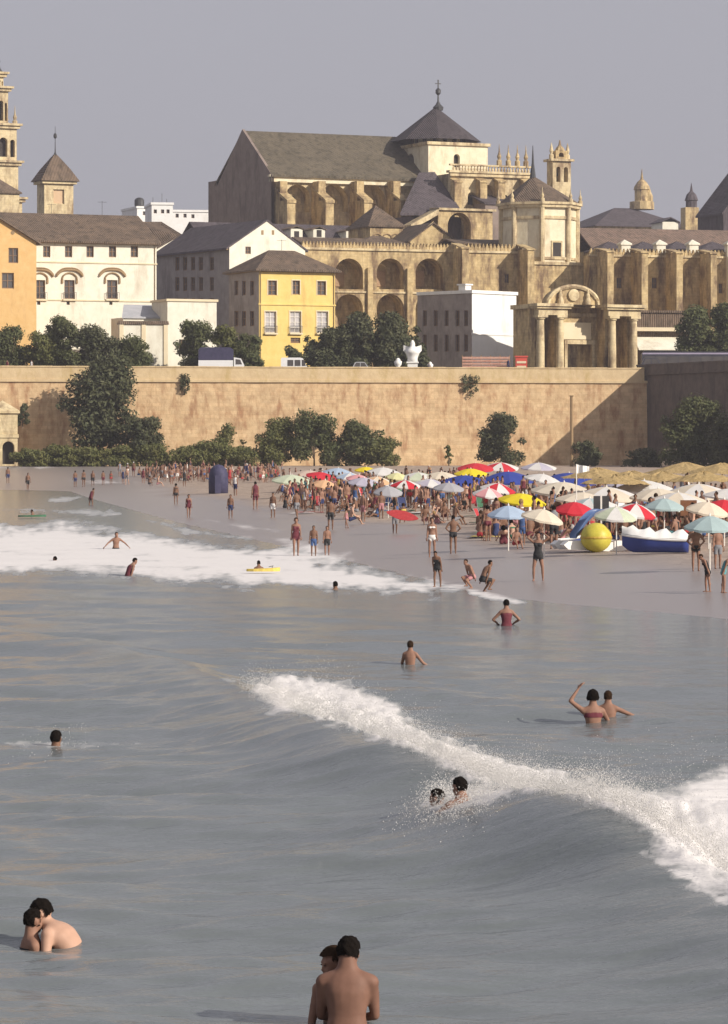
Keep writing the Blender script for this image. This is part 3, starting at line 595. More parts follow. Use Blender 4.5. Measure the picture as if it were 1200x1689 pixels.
# bright white houses far behind, left of the nave
def cube_house(px, px2, top, D, yaw, name, label, wins, group=None, zr=None):
    l = Loc(px, D, yaw); l.root(name, label, 'house', group); u1 = l.U(px2); zt = l.Z(top)
    ops = []
    for (p, y) in wins: ops += rows(l, [p], 2.6, y-3.2, y+3.2)
    mb = MB(); shell(mb, 0, u1, 0, 12, 0, zt, ops, depth=.3); mb.build('wall', M_white2, l.r)
    for o in ops: window(l.r, front_m(), *o, dp=.3, bars=0, bar_h=0)
    mb = MB(); mb.box(-.2, u1+.2, -.2, 12.2, zt+.01, zt+.5); mb.build('roof_parapet', M_white2, l.r); return l, u1, zt
l, u1, zt = cube_house(250, 285, 338, 760, 10, 'white_town_house', 'small white flat roofed house with dark windows far behind the long roof', [(256,349),(268,349),(277,349)])
for k, (x, h) in enumerate(((.5, 1.2), (2.4, 2.0), (3.4, .9))): mb = MB(); mb.tube([(x,2,zt+.5),(x,2,zt+.5+h)], .05, 5); mb.build('antenna', M_iron, l.r)
l, u1, zt = cube_house(283, 355, 350, 790, 8, 'white_town_terrace', 'low white terrace of houses reaching to the foot of the dark nave gable', [(292,356),(305,356),(318,357)])
l, u1, zt = cube_house(226, 252, 344, 800, 20, 'white_town_cottage', 'small grey-white cottage with round water tank left of the white town house', [(238,352)])
mb = MB(); mb.lathe([(1.0,0),(1.1,.5),(1.1,1.6),(.8,2.0),(.3,2.2)], 12, (1.4, 3, zt+.4)); mb.build('water_tank', M_iron, l.r)
# brown roof between the long house and the gabled house
l = Loc(252, 606, 26); l.root('low_tiled_house', 'low house with pale sloping gable edge between the white houses', 'house')
u1 = l.U(300); mb = MB(); za, zb_ = l.Z(415), l.Z(388, u1); mb.add([(0,0,0),(u1,0,0),(u1,0,zb_),(0,0,za)], [(0,1,2,3)]); mb.add([(0,8,0),(u1,8,0),(u1,8,zb_),(0,8,za)], [(0,1,2,3)]); mb.add([(0,0,0),(0,8,0),(0,8,za),(0,0,za)], [(0,1,2,3)]); mb.add([(u1,0,0),(u1,8,0),(u1,8,zb_),(u1,0,zb_)], [(0,1,2,3)]); mb.build('wall', M_white, l.r)
mb = MB(); slab(mb, [(-.3,.15,za+.1),(u1+.1,.15,zb_+.1),(u1+.1,9,l.Z(366,u1,9)),(-.3,9,l.Z(366,0,9))], .25); mb.build('roof', M_roof, l.r)
# ---- square turret with spire
l = Loc(73, 640, 25); l.root('square_turret', 'square yellow turret with steep tiled pyramid roof and iron finial', 'tower')
u1 = l.U(121); dep = l.V(61); zt = l.Z(303); z0 = l.Z(420)
wo_ = (l.U(88), l.U(106), l.Z(336), l.Z(312))
mb = MB(); shell(mb, 0, u1, 0, dep, 0, zt, [wo_+('rect', .35)], depth=.35); mb.build('wall', M_stone2, l.r); window(l.r, front_m(), *wo_, dp=.35, frame=M_stone2, pane=mat('blind_panel', (.52,.36,.22), (.58,.42,.27), scale=.8), bars=0, bar_h=0)
mb = MB(); mb.box(-.5, u1+.5, -.5, dep+.5, zt+.01, zt+.5); mb.build('cornice', M_stone2, l.r)
mb = MB(); cu, cv = u1/2, dep/2; za = l.Z(255, cu, cv); hwu, hwv = u1/2+.9, dep/2+.9
for (q0, q1) in (((-1,-1),(1,-1)),((1,-1),(1,1)),((1,1),(-1,1)),((-1,1),(-1,-1))):
    for (t0, t1, r0, r1) in ((0, .45, 1, .62), (.45, .85, .62, .22), (.85, 1, .22, .06)):
        A_ = lambda q_, t, r: (cu+q_[0]*hwu*r, cv+q_[1]*hwv*r, zt+.5+(za-zt-.5)*t)
        mb.add([A_(q0,t0,r0), A_(q1,t0,r0), A_(q1,t1,r1), A_(q0,t1,r1)], [(0,1,2,3)])
mb.build('roof', M_roof, l.r)
mb = MB(); zf = l.Z(222, cu, cv); mb.lathe([(.35,0),(.12,.6),(.08,1.5),(.06,zf-za-.6),(.32,zf-za-.3),(.32,zf-za+.1),(.05,zf-za+.5),(.04,zf-za+1.6)], 8, (cu, cv, za-.2)); mb.build('finial', M_iron, l.r)
# ---- bell tower at the left edge
l = Loc(-2, 690, 25); l.root('bell_tower', 'tall baroque stone bell tower with belfry arches and stepped lantern at the left edge', 'tower')
def stage(px_half, ytop, ybot, ops=True, m=M_stone2, name='stage', arch=True):
    hw = px_half*l.D0/F; zt, zb_ = l.Z(ytop), l.Z(ybot); mb = MB()
    fo = [(-hw*.30, hw*.30, zb_+(zt-zb_)*.12, zb_+(zt-zb_)*.72, 'arch', 1.0), (hw*.52, hw*.86, zb_+(zt-zb_)*.12, zb_+(zt-zb_)*.66, 'arch', 1.0), (-hw*.86, -hw*.52, zb_+(zt-zb_)*.12, zb_+(zt-zb_)*.66, 'arch', 1.0)] if ops else []
    facade(mb, lambda s, z, d: (s, -hw+d, z), -hw, hw, zb_, zt, fo, 1.0, 0, None, 1); facade(mb, lambda s, z, d: (-hw+d, s, z), -hw, hw, zb_, zt, fo, 1.0, 0, None, 1)
    mb.add([(hw,-hw,zb_),(hw,hw,zb_),(hw,hw,zt),(hw,-hw,zt)], [(0,1,2,3)]); mb.add([(-hw,hw,zb_),(hw,hw,zb_),(hw,hw,zt),(-hw,hw,zt)], [(0,1,2,3)])
    mb.build(name, [m, M_dark], l.r)
    mb = MB(); c = hw+.5; mb.box(-c, c, -c, c, zt, zt+.55); c = hw+.9; mb.box(-c, c, -c, c, zt+.55, zt+.95); mb.build('cornice', m, l.r); return hw, zt+.95
stage(30, 335, 640, False, name='shaft'); stage(25, 275, 327, False)
hw, z = stage(23, 214, 267)
for sx in (-1, 1):
    for sy in (-1, 1): mb = MB(); mb.lathe([(.5,0),(.5,.6),(.25,.7),(.4,1.2),(.15,1.9),(.04,3.4)], 8, (sx*hw*.9, sy*hw*.9, z)); mb.build('pinnacle', M_stone2, l.r)
hw, z = stage(12, 152, 207); stage(6, 128, 148)
mb = MB(); z = l.Z(126); mb.lathe([(.9,0),(.8,.8),(.3,1.5),(.12,2.4),(.3,2.8),(.05,3.4),(.03,5.2)], 10, (0,0,z)); mb.build('finial', M_iron, l.r)
l = Loc(-40, 670, 25); l.root('tower_chapel', 'small chapel with tiled hip roof at the foot of the bell tower', 'building')
u1 = l.U(32); mb = MB(); mb.box(0, u1, 0, 9, 0, l.Z(316)); mb.build('wall', M_stone2, l.r); mb = MB(); hip_roof(mb, -.4, u1+.4, -.4, 9.4, l.Z(316)+.02, l.Z(282)); mb.build('roof', M_roof, l.r)
# ------------------------------------------------------------------ mosque perimeter wall
l = Loc(498, 588, 20); l.root('arcaded_mosque_wall', 'battlemented ochre mosque wall with two tiers of deep round arches', 'building')
u1 = l.U(862); zt = l.Z(409); ops = []
tiers = []
for (p0, p1) in ((552.5, 598.5), (621, 666), (685, 731)):
    a, b = l.U(p0), l.U(p1); tiers.append((a, b, l.Z(477, a), l.Z(426, a), 'arch', 3.8)); tiers.append((a, b, l.Z(600, a), l.Z(485, a), 'arch', 3.8))
sm = rows(l, [836], 3.4, 452, 467)
mb = MB(); facade(mb, front_m(), 0, u1, 0, zt, tiers+sm, .35, 0, None, None)
facade(mb, left_m(), 0, 16, 0, zt, [], .3); mb.box(0, u1, 3.9, 5.4, 0, zt-.02)
for t in tiers: mb.add([(t[0]-.2,3.8,t[2]),(t[1]+.2,3.8,t[2]),(t[1]+.2,3.8,t[3]+.1),(t[0]-.2,3.8,t[3]+.1)], [(0,1,2,3)])
mb.build('wall', M_stone, l.r)
for o in sm: window(l.r, front_m(), *o, dp=.35)
for t in tiers[::2]:
    c = (t[0]+t[1])/2-.5; mb = MB(); mb.tube([(c+1.35*math.cos(q_), 3.7, t[2]+3.0+1.35*math.sin(q_)) for q_ in np.linspace(-.3, math.pi+.3, 15)], .2, 6); ob = mb.build('blind_arch', M_stone2, l.r)
    mb = MB(); mb.box(c-.95, c+.95, 3.62, 3.78, t[2]+.6, t[2]+3.2); mb.build('grille', mat('lattice', (.30,.19,.11), (.40,.27,.16), scale=6), ob)
mb = MB(); mb.box(-.2, u1, -.22, 0, l.Z(482), l.Z(479)); mb.build('string_course', M_stone2, l.r)
mb = MB(); mb.box(-.3, u1, -.3, .9, zt-.25, zt+.12); mb.build('cornice', M_stone2, l.r)
mb = MB(); merlons(mb, (0,.3,zt+.12), (l.U(741),.3,zt+.12), 44, .52, 1.0); merlons(mb, (l.U(757),.3,zt+.12), (u1,.3,zt+.12), 17, .6, 1.15); tag(mb.build('merlons', M_stone, l.r), kind='stuff')
for p in (757, 864):
    a = l.U(p); mb = MB(); mb.box(a-1.2, a, -4.4, 0, 0, zt+.3); slab(mb, [(a-1.4,-4.6,zt+.3),(a+.2,-4.6,zt+.3),(a+.2,.2,zt+1.3),(a-1.4,.2,zt+1.3)], .2); mb.build('buttress', M_stone, l.r)
for p in (541, 609, 674):
    a = l.U(p); mb = MB(); mb.box(a-.45, a+.45, -.55, 0, 0, l.Z(440)); mb.build('pier', M_stone, l.r)
# right wing of the mosque wall with tall buttresses
l = Loc(972, 600, 16); l.root('buttressed_mosque_wall', 'mosque wall right of the octagonal chapel with tall dark sided buttresses', 'building')
u1 = l.U(1330); zt = l.Z(421); z_ = lambda y, p: l.Z(y, l.U(p))
wn2 = rows(l, [1021, 1079], 4.5, 458, 476)+rows(l, [1056], 2.5, 453, 459)+rows(l, [1112, 1169], 3, 448, 456)+rows(l, [1172, 1188], 3.4, 468, 484)+rows(l, [1009, 1112], 3.4, 487, 497)
mb = MB(); shell(mb, 0, u1, 0, 3, 0, zt, wn2, depth=.35); mb.build('wall', M_stone, l.r)
for o in wn2: window(l.r, front_m(), *o, dp=.35)
for p in (994, 1050, 1107, 1163, 1219, 1275):
    a = l.U(p); mb = MB(); mb.box(a-1.1, a, -5.2, 0, 0, zt+.4); slab(mb, [(a-1.3,-5.4,zt+.4),(a+.2,-5.4,zt+.4),(a+.2,.2,zt+1.2),(a-1.3,.2,zt+1.2)], .2); mb.build('buttress', M_stone, l.r)
mb = MB(); mb.box(-.2, u1, -.25, .8, zt-.2, zt+.15); mb.build('cornice', M_stone2, l.r)
mb = MB(); merlons(mb, (0,.3,zt+.15), (u1,.3,zt+.15), 60, .55, 1.0); tag(mb.build('merlons', M_stone, l.r), kind='stuff')
# parallel tiled aisle roofs behind the walls
def aisle(px0, px1, ye, yr, D, yaw, label, axis='u', m=None, dep=12, h=4):
    l = Loc(px0, D, yaw); l.root('tiled_aisle_roof', label, 'roof', None); u1 = l.U(px1); ze = l.Z(ye); zr = l.Z(yr, 0, dep/2)
    mb = MB(); mb.box(0, u1, 0, dep, 0, ze-.1); 
    if axis == 'v': mb.add([(0,0,ze-.1),(u1,0,ze-.1),(u1/2,0,zr-.2)], [(0,1,2)])
    mb.build('wall', M_stone, l.r); mb = MB()
    if axis == 'u': gable_u(mb, -.3, u1+.3, -.5, dep+.5, ze, zr)
    elif axis == 'v': gable_v(mb, -.4, u1+.4, -.4, dep+.4, ze, l.Z(yr))
    else: hip_roof(mb, -.4, u1+.4, -.4, dep+.4, ze, zr)
    mb.build('roof', m or M_roof, l.r); return l, u1, ze
l, u1, ze = aisle(335, 640, 398, 366, 628, 22, 'long dark tiled aisle roof with small white dormers below the nave windows', dep=13, m=M_slate)
for (p, y0, y1) in ((487, 398, 373), (524, 396, 374), (578, 393, 377)):
    a = l.U(p); mb = MB(); za, zb_ = l.Z(y0, a), l.Z(y1+5, a); mb.box(a-1.1, a+1.1, -.6, 5, za, zb_); ob = mb.build('dormer', M_white, l.r)
    mb = MB(); gable_v(mb, a-1.4, a+1.4, -.8, 5, zb_+.02, l.Z(y1, a), th=.15); mb.build('dormer_roof', M_roofy, ob)
    mb = MB(); mb.box(a-.45, a+.45, -.65, -.55, za+.5, za+1.7); mb.build('dormer_window', M_dark, ob)
aisle(500, 612, 402, 391, 600, 20, 'low brown tiled roof directly behind the battlements at the left', dep=10)
aisle(585, 690, 406, 388, 604, 20, 'hipped brown tile roof peeping over the battlements', axis='hip', dep=10)
l, u1, ze = aisle(610, 664, 372, 338, 622, 20, 'small square pavilion roof above the arcaded wall', axis='hip', dep=11)
for p in (622, 638, 652): a = l.U(p); mb = MB(); mb.tube([(a+.8*math.cos(t), -.05, ze-2.2+.8*math.sin(t)) for t in np.linspace(0, math.pi, 9)], .14, 6); mb.build('arch_moulding', M_brown, l.r)
aisle(676, 752, 398, 366, 612, 20, 'pointed gable roof with pale edge in front of the flying buttress', axis='v', dep=12)
aisle(752, 850, 401, 394, 606, 20, 'flat low tiled roof left of the octagonal chapel', dep=9)
aisle(978, 1320, 412, 376, 616, 16, 'broad reddish tiled roof behind the buttressed wall', dep=16, m=roofmat('roof_tile_red', (.25,.17,.13), (.19,.135,.105)))
for i, (p, q_) in enumerate(((990, 1040), (1046, 1098), (1102, 1152), (1158, 1215))):
    aisle(p, q_, 412, 398, 608, 16, ['low ridge roof above the first bay right of the chapel', 'low ridge roof above the second bay right of the chapel', 'low ridge roof above the third bay right of the chapel', 'low ridge roof above the fourth bay right of the chapel'][i], axis='hip', dep=7, m=M_slate)
    l = Loc(q_-8, 606, 16); l.root('roof_turret', 'small white roof turret beside the %s low ridge roof' % ('first', 'second', 'third', 'fourth')[i], 'turret'); mb = MB(); za = l.Z(412); mb.box(-.8, .8, 0, 1.6, 0, l.Z(402)); mb.build('wall', M_white, l.r); mb = MB(); hip_roof(mb, -1, 1, -.2, 1.8, l.Z(402)+.02, l.Z(395)); mb.build('roof', M_white, l.r)
# ---- octagonal chapel tower with pointed roof
l = Loc(917, 603, 24); l.root('octagonal_chapel', 'octagonal stone chapel tower with pointed tiled roof and iron spire', 'tower')
rad = 60*603/F*1.04; zt, z1 = l.Z(342), l.Z(478)
def octa(mb, r, z0, z1, n=8, a0=R(22.5), m=0, cap=True):
    vs = [(r*math.cos(a0+2*math.pi*k/n), r*math.sin(a0+2*math.pi*k/n)+rad, z) for z in (z0, z1) for k in range(n)]
    mb.add(vs, [(k, (k+1)%n, (k+1)%n+n, k+n) for k in range(n)]+([tuple(range(n)), tuple(range(2*n-1,n-1,-1))] if cap else []), m)
mb = MB(); octa(mb, rad, 0, zt); mb.build('wall', M_cimb, l.r)
for (y, e, h) in ((361, .25, .5), (428, .25, .4), (470, .3, .5)): mb = MB(); z = l.Z(y); octa(mb, rad+e, z, z+h); mb.build('string_course', M_stone2, l.r)
mb = MB(); octa(mb, rad+.7, zt, zt+.5); octa(mb, rad+1.0, zt+.5, zt+.9); mb.build('cornice', M_stone2, l.r)
mb = MB(); za = l.Z(286)
vs = [((rad+.6)*math.cos(R(22.5)+2*math.pi*k/8), rad+(rad+.6)*math.sin(R(22.5)+2*math.pi*k/8), zt+.9) for k in range(8)]+[(-1.2, rad, za)]
mb.add(vs, [(k, (k+1)%8, 8) for k in range(8)]); mb.build('roof', M_roof, l.r)
mb = MB(); zf = l.Z(236); mb.lathe([(.55,-.4),(.4,.8),(.22,2),(.15,3.2),(.05,zf-za)], 8, (-1.2, rad, za)); mb.build('spire', M_iron, l.r)
for k in range(8):
    a = R(22.5)+2*math.pi*k/8; mb = MB(); mb.lathe([(.4,0),(.4,.5),(.2,.6),(.32,1.0),(.1,1.5),(.03,2.4)], 8, ((rad+.6)*math.cos(a), rad+(rad+.6)*math.sin(a), zt+.9)); mb.build('pinnacle', M_stone2, l.r)
    mb = MB(); mb.tube([((rad+.1)*math.cos(a), rad+(rad+.1)*math.sin(a), 0), ((rad+.1)*math.cos(a), rad+(rad+.1)*math.sin(a), zt)], .45, 8); mb.build('corner_shaft', M_stone2, l.r)
fy = rad-rad*math.cos(R(22.5)); 
for p, y0, y1, hw in ((932, 400, 423, .75),):
    mb = MB(); a = 0.3; mb.box(a-hw, a+hw, fy-.06, fy+.2, l.Z(y1), l.Z(y0)); ob = mb.build('window', M_dark, l.r); mb = MB(); mb.box(a-hw-.25, a+hw+.25, fy-.16, fy-.07, l.Z(y1)-.3, l.Z(y1)); mb.box(a-hw-.25, a-hw, fy-.14, fy, l.Z(y1), l.Z(y0)); mb.box(a+hw, a+hw+.25, fy-.14, fy, l.Z(y1), l.Z(y0)); mb.box(a-hw-.25, a+hw+.25, fy-.16, fy-.02, l.Z(y0), l.Z(y0)+.3); mb.build('frame', M_stone2, ob)
# square base of the chapel, set in the wall line
mb = MB(); mb.box(l.U(866), l.U(976), -1.2, rad*2, 0, l.Z(436)); mb.build('base', M_stone, l.r)
mb = MB(); mb.box(l.U(866)-.3, l.U(976)+.3, -1.5, -1.2, l.Z(438), l.Z(433)); mb.build('cornice', M_stone2, l.r)
# ------------------------------------------------------------------ cathedral: nave, transept, crossing dome
l = Loc(448, 655, 25); l.root('cathedral', 'great cathedral with olive tiled nave roof and dark pyramid dome over the crossing', 'cathedral')
u1 = l.U(700); dep = l.V(362); zt = l.Z(292); zr = l.Z(216, 0, dep/2); zb_ = l.Z(420)
ops = []
for (p0, p1) in ((470, 511), (525, 574), (588, 636)):
    a, b = l.U(p0), l.U(p1); ops.append((a, b, l.Z(349, a), l.Z(304, a), 'arch', 2.6))
mb = MB(); facade(mb, front_m(), 0, u1, 0, zt, ops, 2.6); mb.add([(0,0,0),(0,dep,0),(0,dep,zt-3),(0,0,zt)], [(0,1,2,3)]); mb.box(0, u1, 2.61, dep, 0, zt-.05)
mb.add([(-.02,0,zt-.1),(-.02,dep,zt-.1),(-.02,dep/2,zr-.3)], [(0,1,2)]); mb.build('nave_wall', M_stone2, l.r)
for o in ops:
    c = (o[0]+o[1])/2; mb = MB(); mb.tube([(c+(o[1]-o[0])*.33*math.cos(t), 2.5, o[2]+1.6+(o[1]-o[0])*.33*math.sin(t)) for t in np.linspace(0, math.pi, 11)], .25, 6); mb.build('window_moulding', M_stone2, l.r)
    mb = MB(); mb.lathe([(1.15,0),(1.15,.16)], 18, (0,0,0)); ob = mb.build('round_window', M_pane, l.r); ob.location = (c-.5, 2.59, o[2]+2.2); ob.rotation_euler = (R(90), 0, 0)
for p in (456, 519, 582, 642):
    a = l.U(p); mb = MB(); mb.box(a-.8, a+.8, -6.5, 0, 0, l.Z(334, a)); mb.box(a-.7, a+.7, -3.2, 0, l.Z(334, a), l.Z(301, a)); slab(mb, [(a-.9,-6.7,l.Z(335,a)+.1),(a+.9,-6.7,l.Z(335,a)+.1),(a+.9,0,l.Z(308,a)),(a-.9,0,l.Z(308,a))], .5); mb.build('buttress', M_stone, l.r)
mb = MB(); mb.box(-.6, u1, -.7, 0, zt-.9, zt-.05); mb.box(-.8, u1, -1.0, 0, zt-.05, zt+.35); mb.build('cornice', M_cimb, l.r)
mb = MB(); gable_u(mb, -.5, l.U(690, dep/2)+2, -1.2, dep+1.2, zt+.36, zr, th=.4); mb.build('nave_roof', M_nave, l.r)
# gable end, shade put into its dark colour, with raised shoulders
mb = MB(); k0 = dep+1.4
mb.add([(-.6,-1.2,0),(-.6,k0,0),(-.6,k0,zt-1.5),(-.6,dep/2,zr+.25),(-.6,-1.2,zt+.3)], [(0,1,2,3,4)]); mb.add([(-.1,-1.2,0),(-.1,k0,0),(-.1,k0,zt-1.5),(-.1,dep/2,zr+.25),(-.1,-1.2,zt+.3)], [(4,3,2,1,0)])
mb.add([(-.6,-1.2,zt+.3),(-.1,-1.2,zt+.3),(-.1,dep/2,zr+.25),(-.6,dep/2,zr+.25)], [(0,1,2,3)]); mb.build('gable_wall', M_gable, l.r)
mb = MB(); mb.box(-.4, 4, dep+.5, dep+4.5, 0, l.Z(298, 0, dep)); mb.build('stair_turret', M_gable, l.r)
# crossing drum
uc0, uc1 = l.U(706, -2), l.U(804, -2); v0 = -2; vd = l.V(648, uc0)-0; vd = min(max(vd, 13), 19); zc0, zc1 = l.Z(283, uc0), l.Z(240, uc0)
wd = [(l.U(748, v0), l.U(758, v0), l.Z(276, uc0), l.Z(254, uc0), 'arch', .8)]
mb = MB(); facade(mb, front_m(v0), uc0, uc1, 0, zc1, wd, .8, 0, None, 1); facade(mb, left_m(uc0), v0, vd, 0, zc1, [(v0+6, v0+9, l.Z(280,uc0), l.Z(250,uc0), 'arch', .8)], .8, 0, None, 1)
mb.add([(uc1,v0,0),(uc1,vd,0),(uc1,vd,zc1),(uc1,v0,zc1)], [(0,1,2,3)]); mb.add([(uc0,vd,0),(uc1,vd,0),(uc1,vd,zc1),(uc0,vd,zc1)], [(0,1,2,3)]); mb.add([(uc0,v0,zc1),(uc1,v0,zc1),(uc1,vd,zc1),(uc0,vd,zc1)], [(0,1,2,3)])
mb.build('crossing_drum', [M_cimb, M_dark], l.r)
mb = MB(); mb.box(uc0-.4, uc1+.4, v0-.4, vd+.4, zc1+.01, zc1+.55); mb.build('cornice', M_stone2, l.r)
cu, cv = (uc0+uc1)/2-.4, (v0+vd)/2; hu = (uc1-uc0)/2
zl = l.Z(226, cu, cv); mb = MB(); octr = hu*.97
def ngon(mb, r, z0, z1, n=8, m=0, r2=None):
    r2 = r if r2 is None else r2; a0 = R(22.5)
    vs = [(cu+rr*math.cos(a0+2*math.pi*k/n), cv+rr*math.sin(a0+2*math.pi*k/n), z) for (rr, z) in ((r, z0), (r2, z1)) for k in range(n)]
    mb.add(vs, [(k, (k+1)%n, (k+1)%n+n, k+n) for k in range(n)]+[tuple(range(2*n-1,n-1,-1))], m)
ngon(mb, octr*.86, zc1+.5, zl+.2); mb.build('lantern_ring', M_cimb, l.r)
for k in range(16):
    a = 2*math.pi*(k+.5)/16; mb = MB(); rr = octr*.86*.95; mb.box(-.35, .35, -.3, .3, zc1+.75, zl-.3); ob = mb.build('lantern_window', M_dark, l.r); ob.location = (cu+rr*math.cos(a), cv+rr*math.sin(a), 0); ob.rotation_euler = (0, 0, a)
mb = MB(); za = l.Z(180, cu, cv); cu -= .5; ngon(mb, octr*1.44, zl-1.0, za, r2=.5); cu += .5; mb.build('dome_roof', M_dome, l.r)
mb = MB(); zf = l.Z(140, cu, cv); mb.lathe([(.9,-.3),(1.0,.3),(.5,.8),(.18,1.4),(.14,zf-za-2),(.5,zf-za-1.6),(.5,zf-za-1.0),(.12,zf-za-.6),(.08,zf-za+.6)], 10, (cu, cv, za)); mb.build('finial', M_iron, l.r)
mb = MB(); mb.box(cu-.55, cu+.55, cv-.1, cv+.1, zf+.1, zf+.25); mb.box(cu-.1, cu+.1, cv-.1, cv+.1, zf-.4, zf+.9); mb.build('cross', M_iron, l.r)
# transept in front of the crossing
ut0, ut1 = l.U(744, -9), l.U(872, -9); vt = -9; ztr = l.Z(286, ut0, vt)
to = [(l.U(771, vt), l.U(784, vt), l.Z(338, ut0, vt), l.Z(316, ut0, vt), 'arch', 1.0), (l.U(793, vt), l.U(815, vt), l.Z(352, ut0, vt), l.Z(303, ut0, vt), 'arch', 1.2), (l.U(824, vt), l.U(838, vt), l.Z(338, ut0, vt), l.Z(318, ut0, vt), 'arch', 1.0)]
mb = MB(); facade(mb, front_m(vt), ut0, ut1, 0, ztr, to, 1.0, 0, None, 0); facade(mb, left_m(ut0), vt, v0+2, 0, ztr, [], .5); mb.box(ut0, ut1, vt+1.3, v0+10, 0, ztr-.02); mb.build('transept_wall', M_stone2, l.r)
for (a, b, c, d, *_ ) in to:
    mb = MB(); m_ = (a+b)/2; mb.box(m_-.6, m_+.6, vt+.86, vt+.98, c+.2, c+(d-c)*.7); mb.build('window', M_dark, l.r)
mb = MB(); mb.box(ut0-.5, ut1+.5, vt-.6, vt, ztr-.5, ztr+.1); mb.box(ut0-.8, ut1+.8, vt-.9, vt+.5, ztr+.1, ztr+.5); mb.build('cornice', M_stone2, l.r)
mb = MB()
for k in range(26): x = ut0+(ut1-ut0)*(k+.5)/26; mb.lathe([(.16,0),(.26,.35),(.12,.75),(.2,.9)], 6, (x, vt-.3, ztr+.5))
mb.box(ut0-.5, ut1+.5, vt-.6, vt, ztr+1.4, ztr+1.7); tag(mb.build('balustrade', M_stone2, l.r), kind='stuff')
for p in (822, 837, 852, 866):
    a = l.U(p, vt); mb = MB(); mb.lathe([(.5,0),(.5,1.2),(.25,1.4),(.42,1.9),(.15,2.7),(.03,4.2)], 8, (a, vt-.2, ztr+1.4)); mb.build('pinnacle', M_stone, l.r)
for p in (748, 790, 820, 862):
    a = l.U(p, vt); mb = MB(); mb.box(a-.7, a+.7, vt-1.8, vt, 0, l.Z(300, a, vt)); slab(mb, [(a-.9,vt-2,l.Z(300,a,vt)),(a+.9,vt-2,l.Z(300,a,vt)),(a+.9,vt,l.Z(294,a,vt)),(a-.9,vt,l.Z(294,a,vt))], .3); mb.build('buttress', M_stone, l.r)
# sloping slate roof between nave and transept
mb = MB(); a, b = l.U(632, -7), ut0-.05; slab(mb, [(a,-14,l.Z(352,a,-14)),(b,-14,l.Z(352,b,-14)),(b,-2.2,l.Z(284,b,-2)),(l.U(690,-2),-2.2,l.Z(286,b,-2))], .4); mb.build('aisle_roof', M_slate, l.r)
mb = MB(); mb.box(a+3, b, -13, -2.3, 0, l.Z(352,a,-14)-.3); mb.build('aisle_wall', M_slate, l.r)
# flying buttress arch, dark inside
va = -17; a, b = l.U(722, va), l.U(812, va); mb = MB(); fo = (l.U(738, va), l.U(776, va), l.Z(410, a, va), l.Z(350, a, va), 'arch', 3.0)
facade(mb, front_m(va), a, b, 0, l.Z(344, a, va), [fo], 3.0); mb.add([(a,va,0),(a,va+3,0),(a,va+3,l.Z(344,a,va)),(a,va,l.Z(344,a,va))], [(0,1,2,3)]); mb.add([(b,va,0),(b,va+3,0),(b,va+3,l.Z(344,a,va)),(b,va,l.Z(344,a,va))], [(0,1,2,3)]); mb.build('flying_buttress', M_stone, l.r)
mb = MB(); slab(mb, [(l.U(676,va),va-.4,l.Z(372,a,va)),(a,va-.4,l.Z(345,a,va)),(a,va+3,l.Z(345,a,va)),(l.U(676,va),va+3,l.Z(372,a,va))], 1.0); slab(mb, [(a,va-.5,l.Z(343,a,va)),(b+.5,va-.5,l.Z(343,a,va)),(b+.5,va+3.5,l.Z(341,a,va)),(a,va+3.5,l.Z(341,a,va))], .4); mb.build('buttress_coping', M_stone2, l.r)
# block right of the transept front, its shade painted in as dark stone
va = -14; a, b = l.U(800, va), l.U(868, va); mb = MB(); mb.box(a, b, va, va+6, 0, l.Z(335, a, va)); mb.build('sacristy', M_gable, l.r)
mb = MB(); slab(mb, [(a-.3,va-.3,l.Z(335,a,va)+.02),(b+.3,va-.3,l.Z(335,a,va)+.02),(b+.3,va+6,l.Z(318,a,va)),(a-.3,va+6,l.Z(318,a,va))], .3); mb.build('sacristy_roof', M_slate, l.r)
# ornamented belfry gable right of the dome
l = Loc(911, 668, 22); l.root('belfry_gable', 'small open belfry of pale stone with pinnacles behind the pointed chapel roof', 'belfry')
u1 = l.U(941); mb = MB(); shell(mb, 0, u1, 0, 2.5, 0, l.Z(266), [(u1*.2, u1*.42, l.Z(300), l.Z(275), 'arch', 2.4), (u1*.62, u1*.84, l.Z(300), l.Z(275), 'arch', 2.4)], depth=2.4); mb.build('wall', M_stone2, l.r)
mb = MB(); mb.box(-.5, u1+.5, -.5, 3, l.Z(266)+.02, l.Z(262)); mb.build('cornice', M_stone2, l.r)
mb = MB(); c = u1*.5; z = l.Z(262); shell(mb, c-1.0, c+1.3, .4, 2.1, z+.02, l.Z(248), [(c-.4, c+.6, z+.4, l.Z(251), 'arch', 1.6)], depth=1.6); mb.build('upper_stage', M_stone, l.r)
mb = MB(); mb.lathe([(1.0,0),(.7,.6),(.3,1.0),(.1,2.0)], 8, (c+.15, 1.2, l.Z(248))); mb.build('cap', M_stone, l.r)
for x in (.2, u1-.2): mb = MB(); mb.lathe([(.45,0),(.45,.8),(.2,1.0),(.4,1.5),(.05,3.0)], 8, (x, 1, z)); mb.build('pinnacle', M_stone2, l.r)
mb = MB(); mb.lathe([(.5,0),(.45,.3),(.3,.8),(.1,1.0)], 10, (u1*.31, 1.2, l.Z(290))); mb.build('bell', M_iron, l.r)
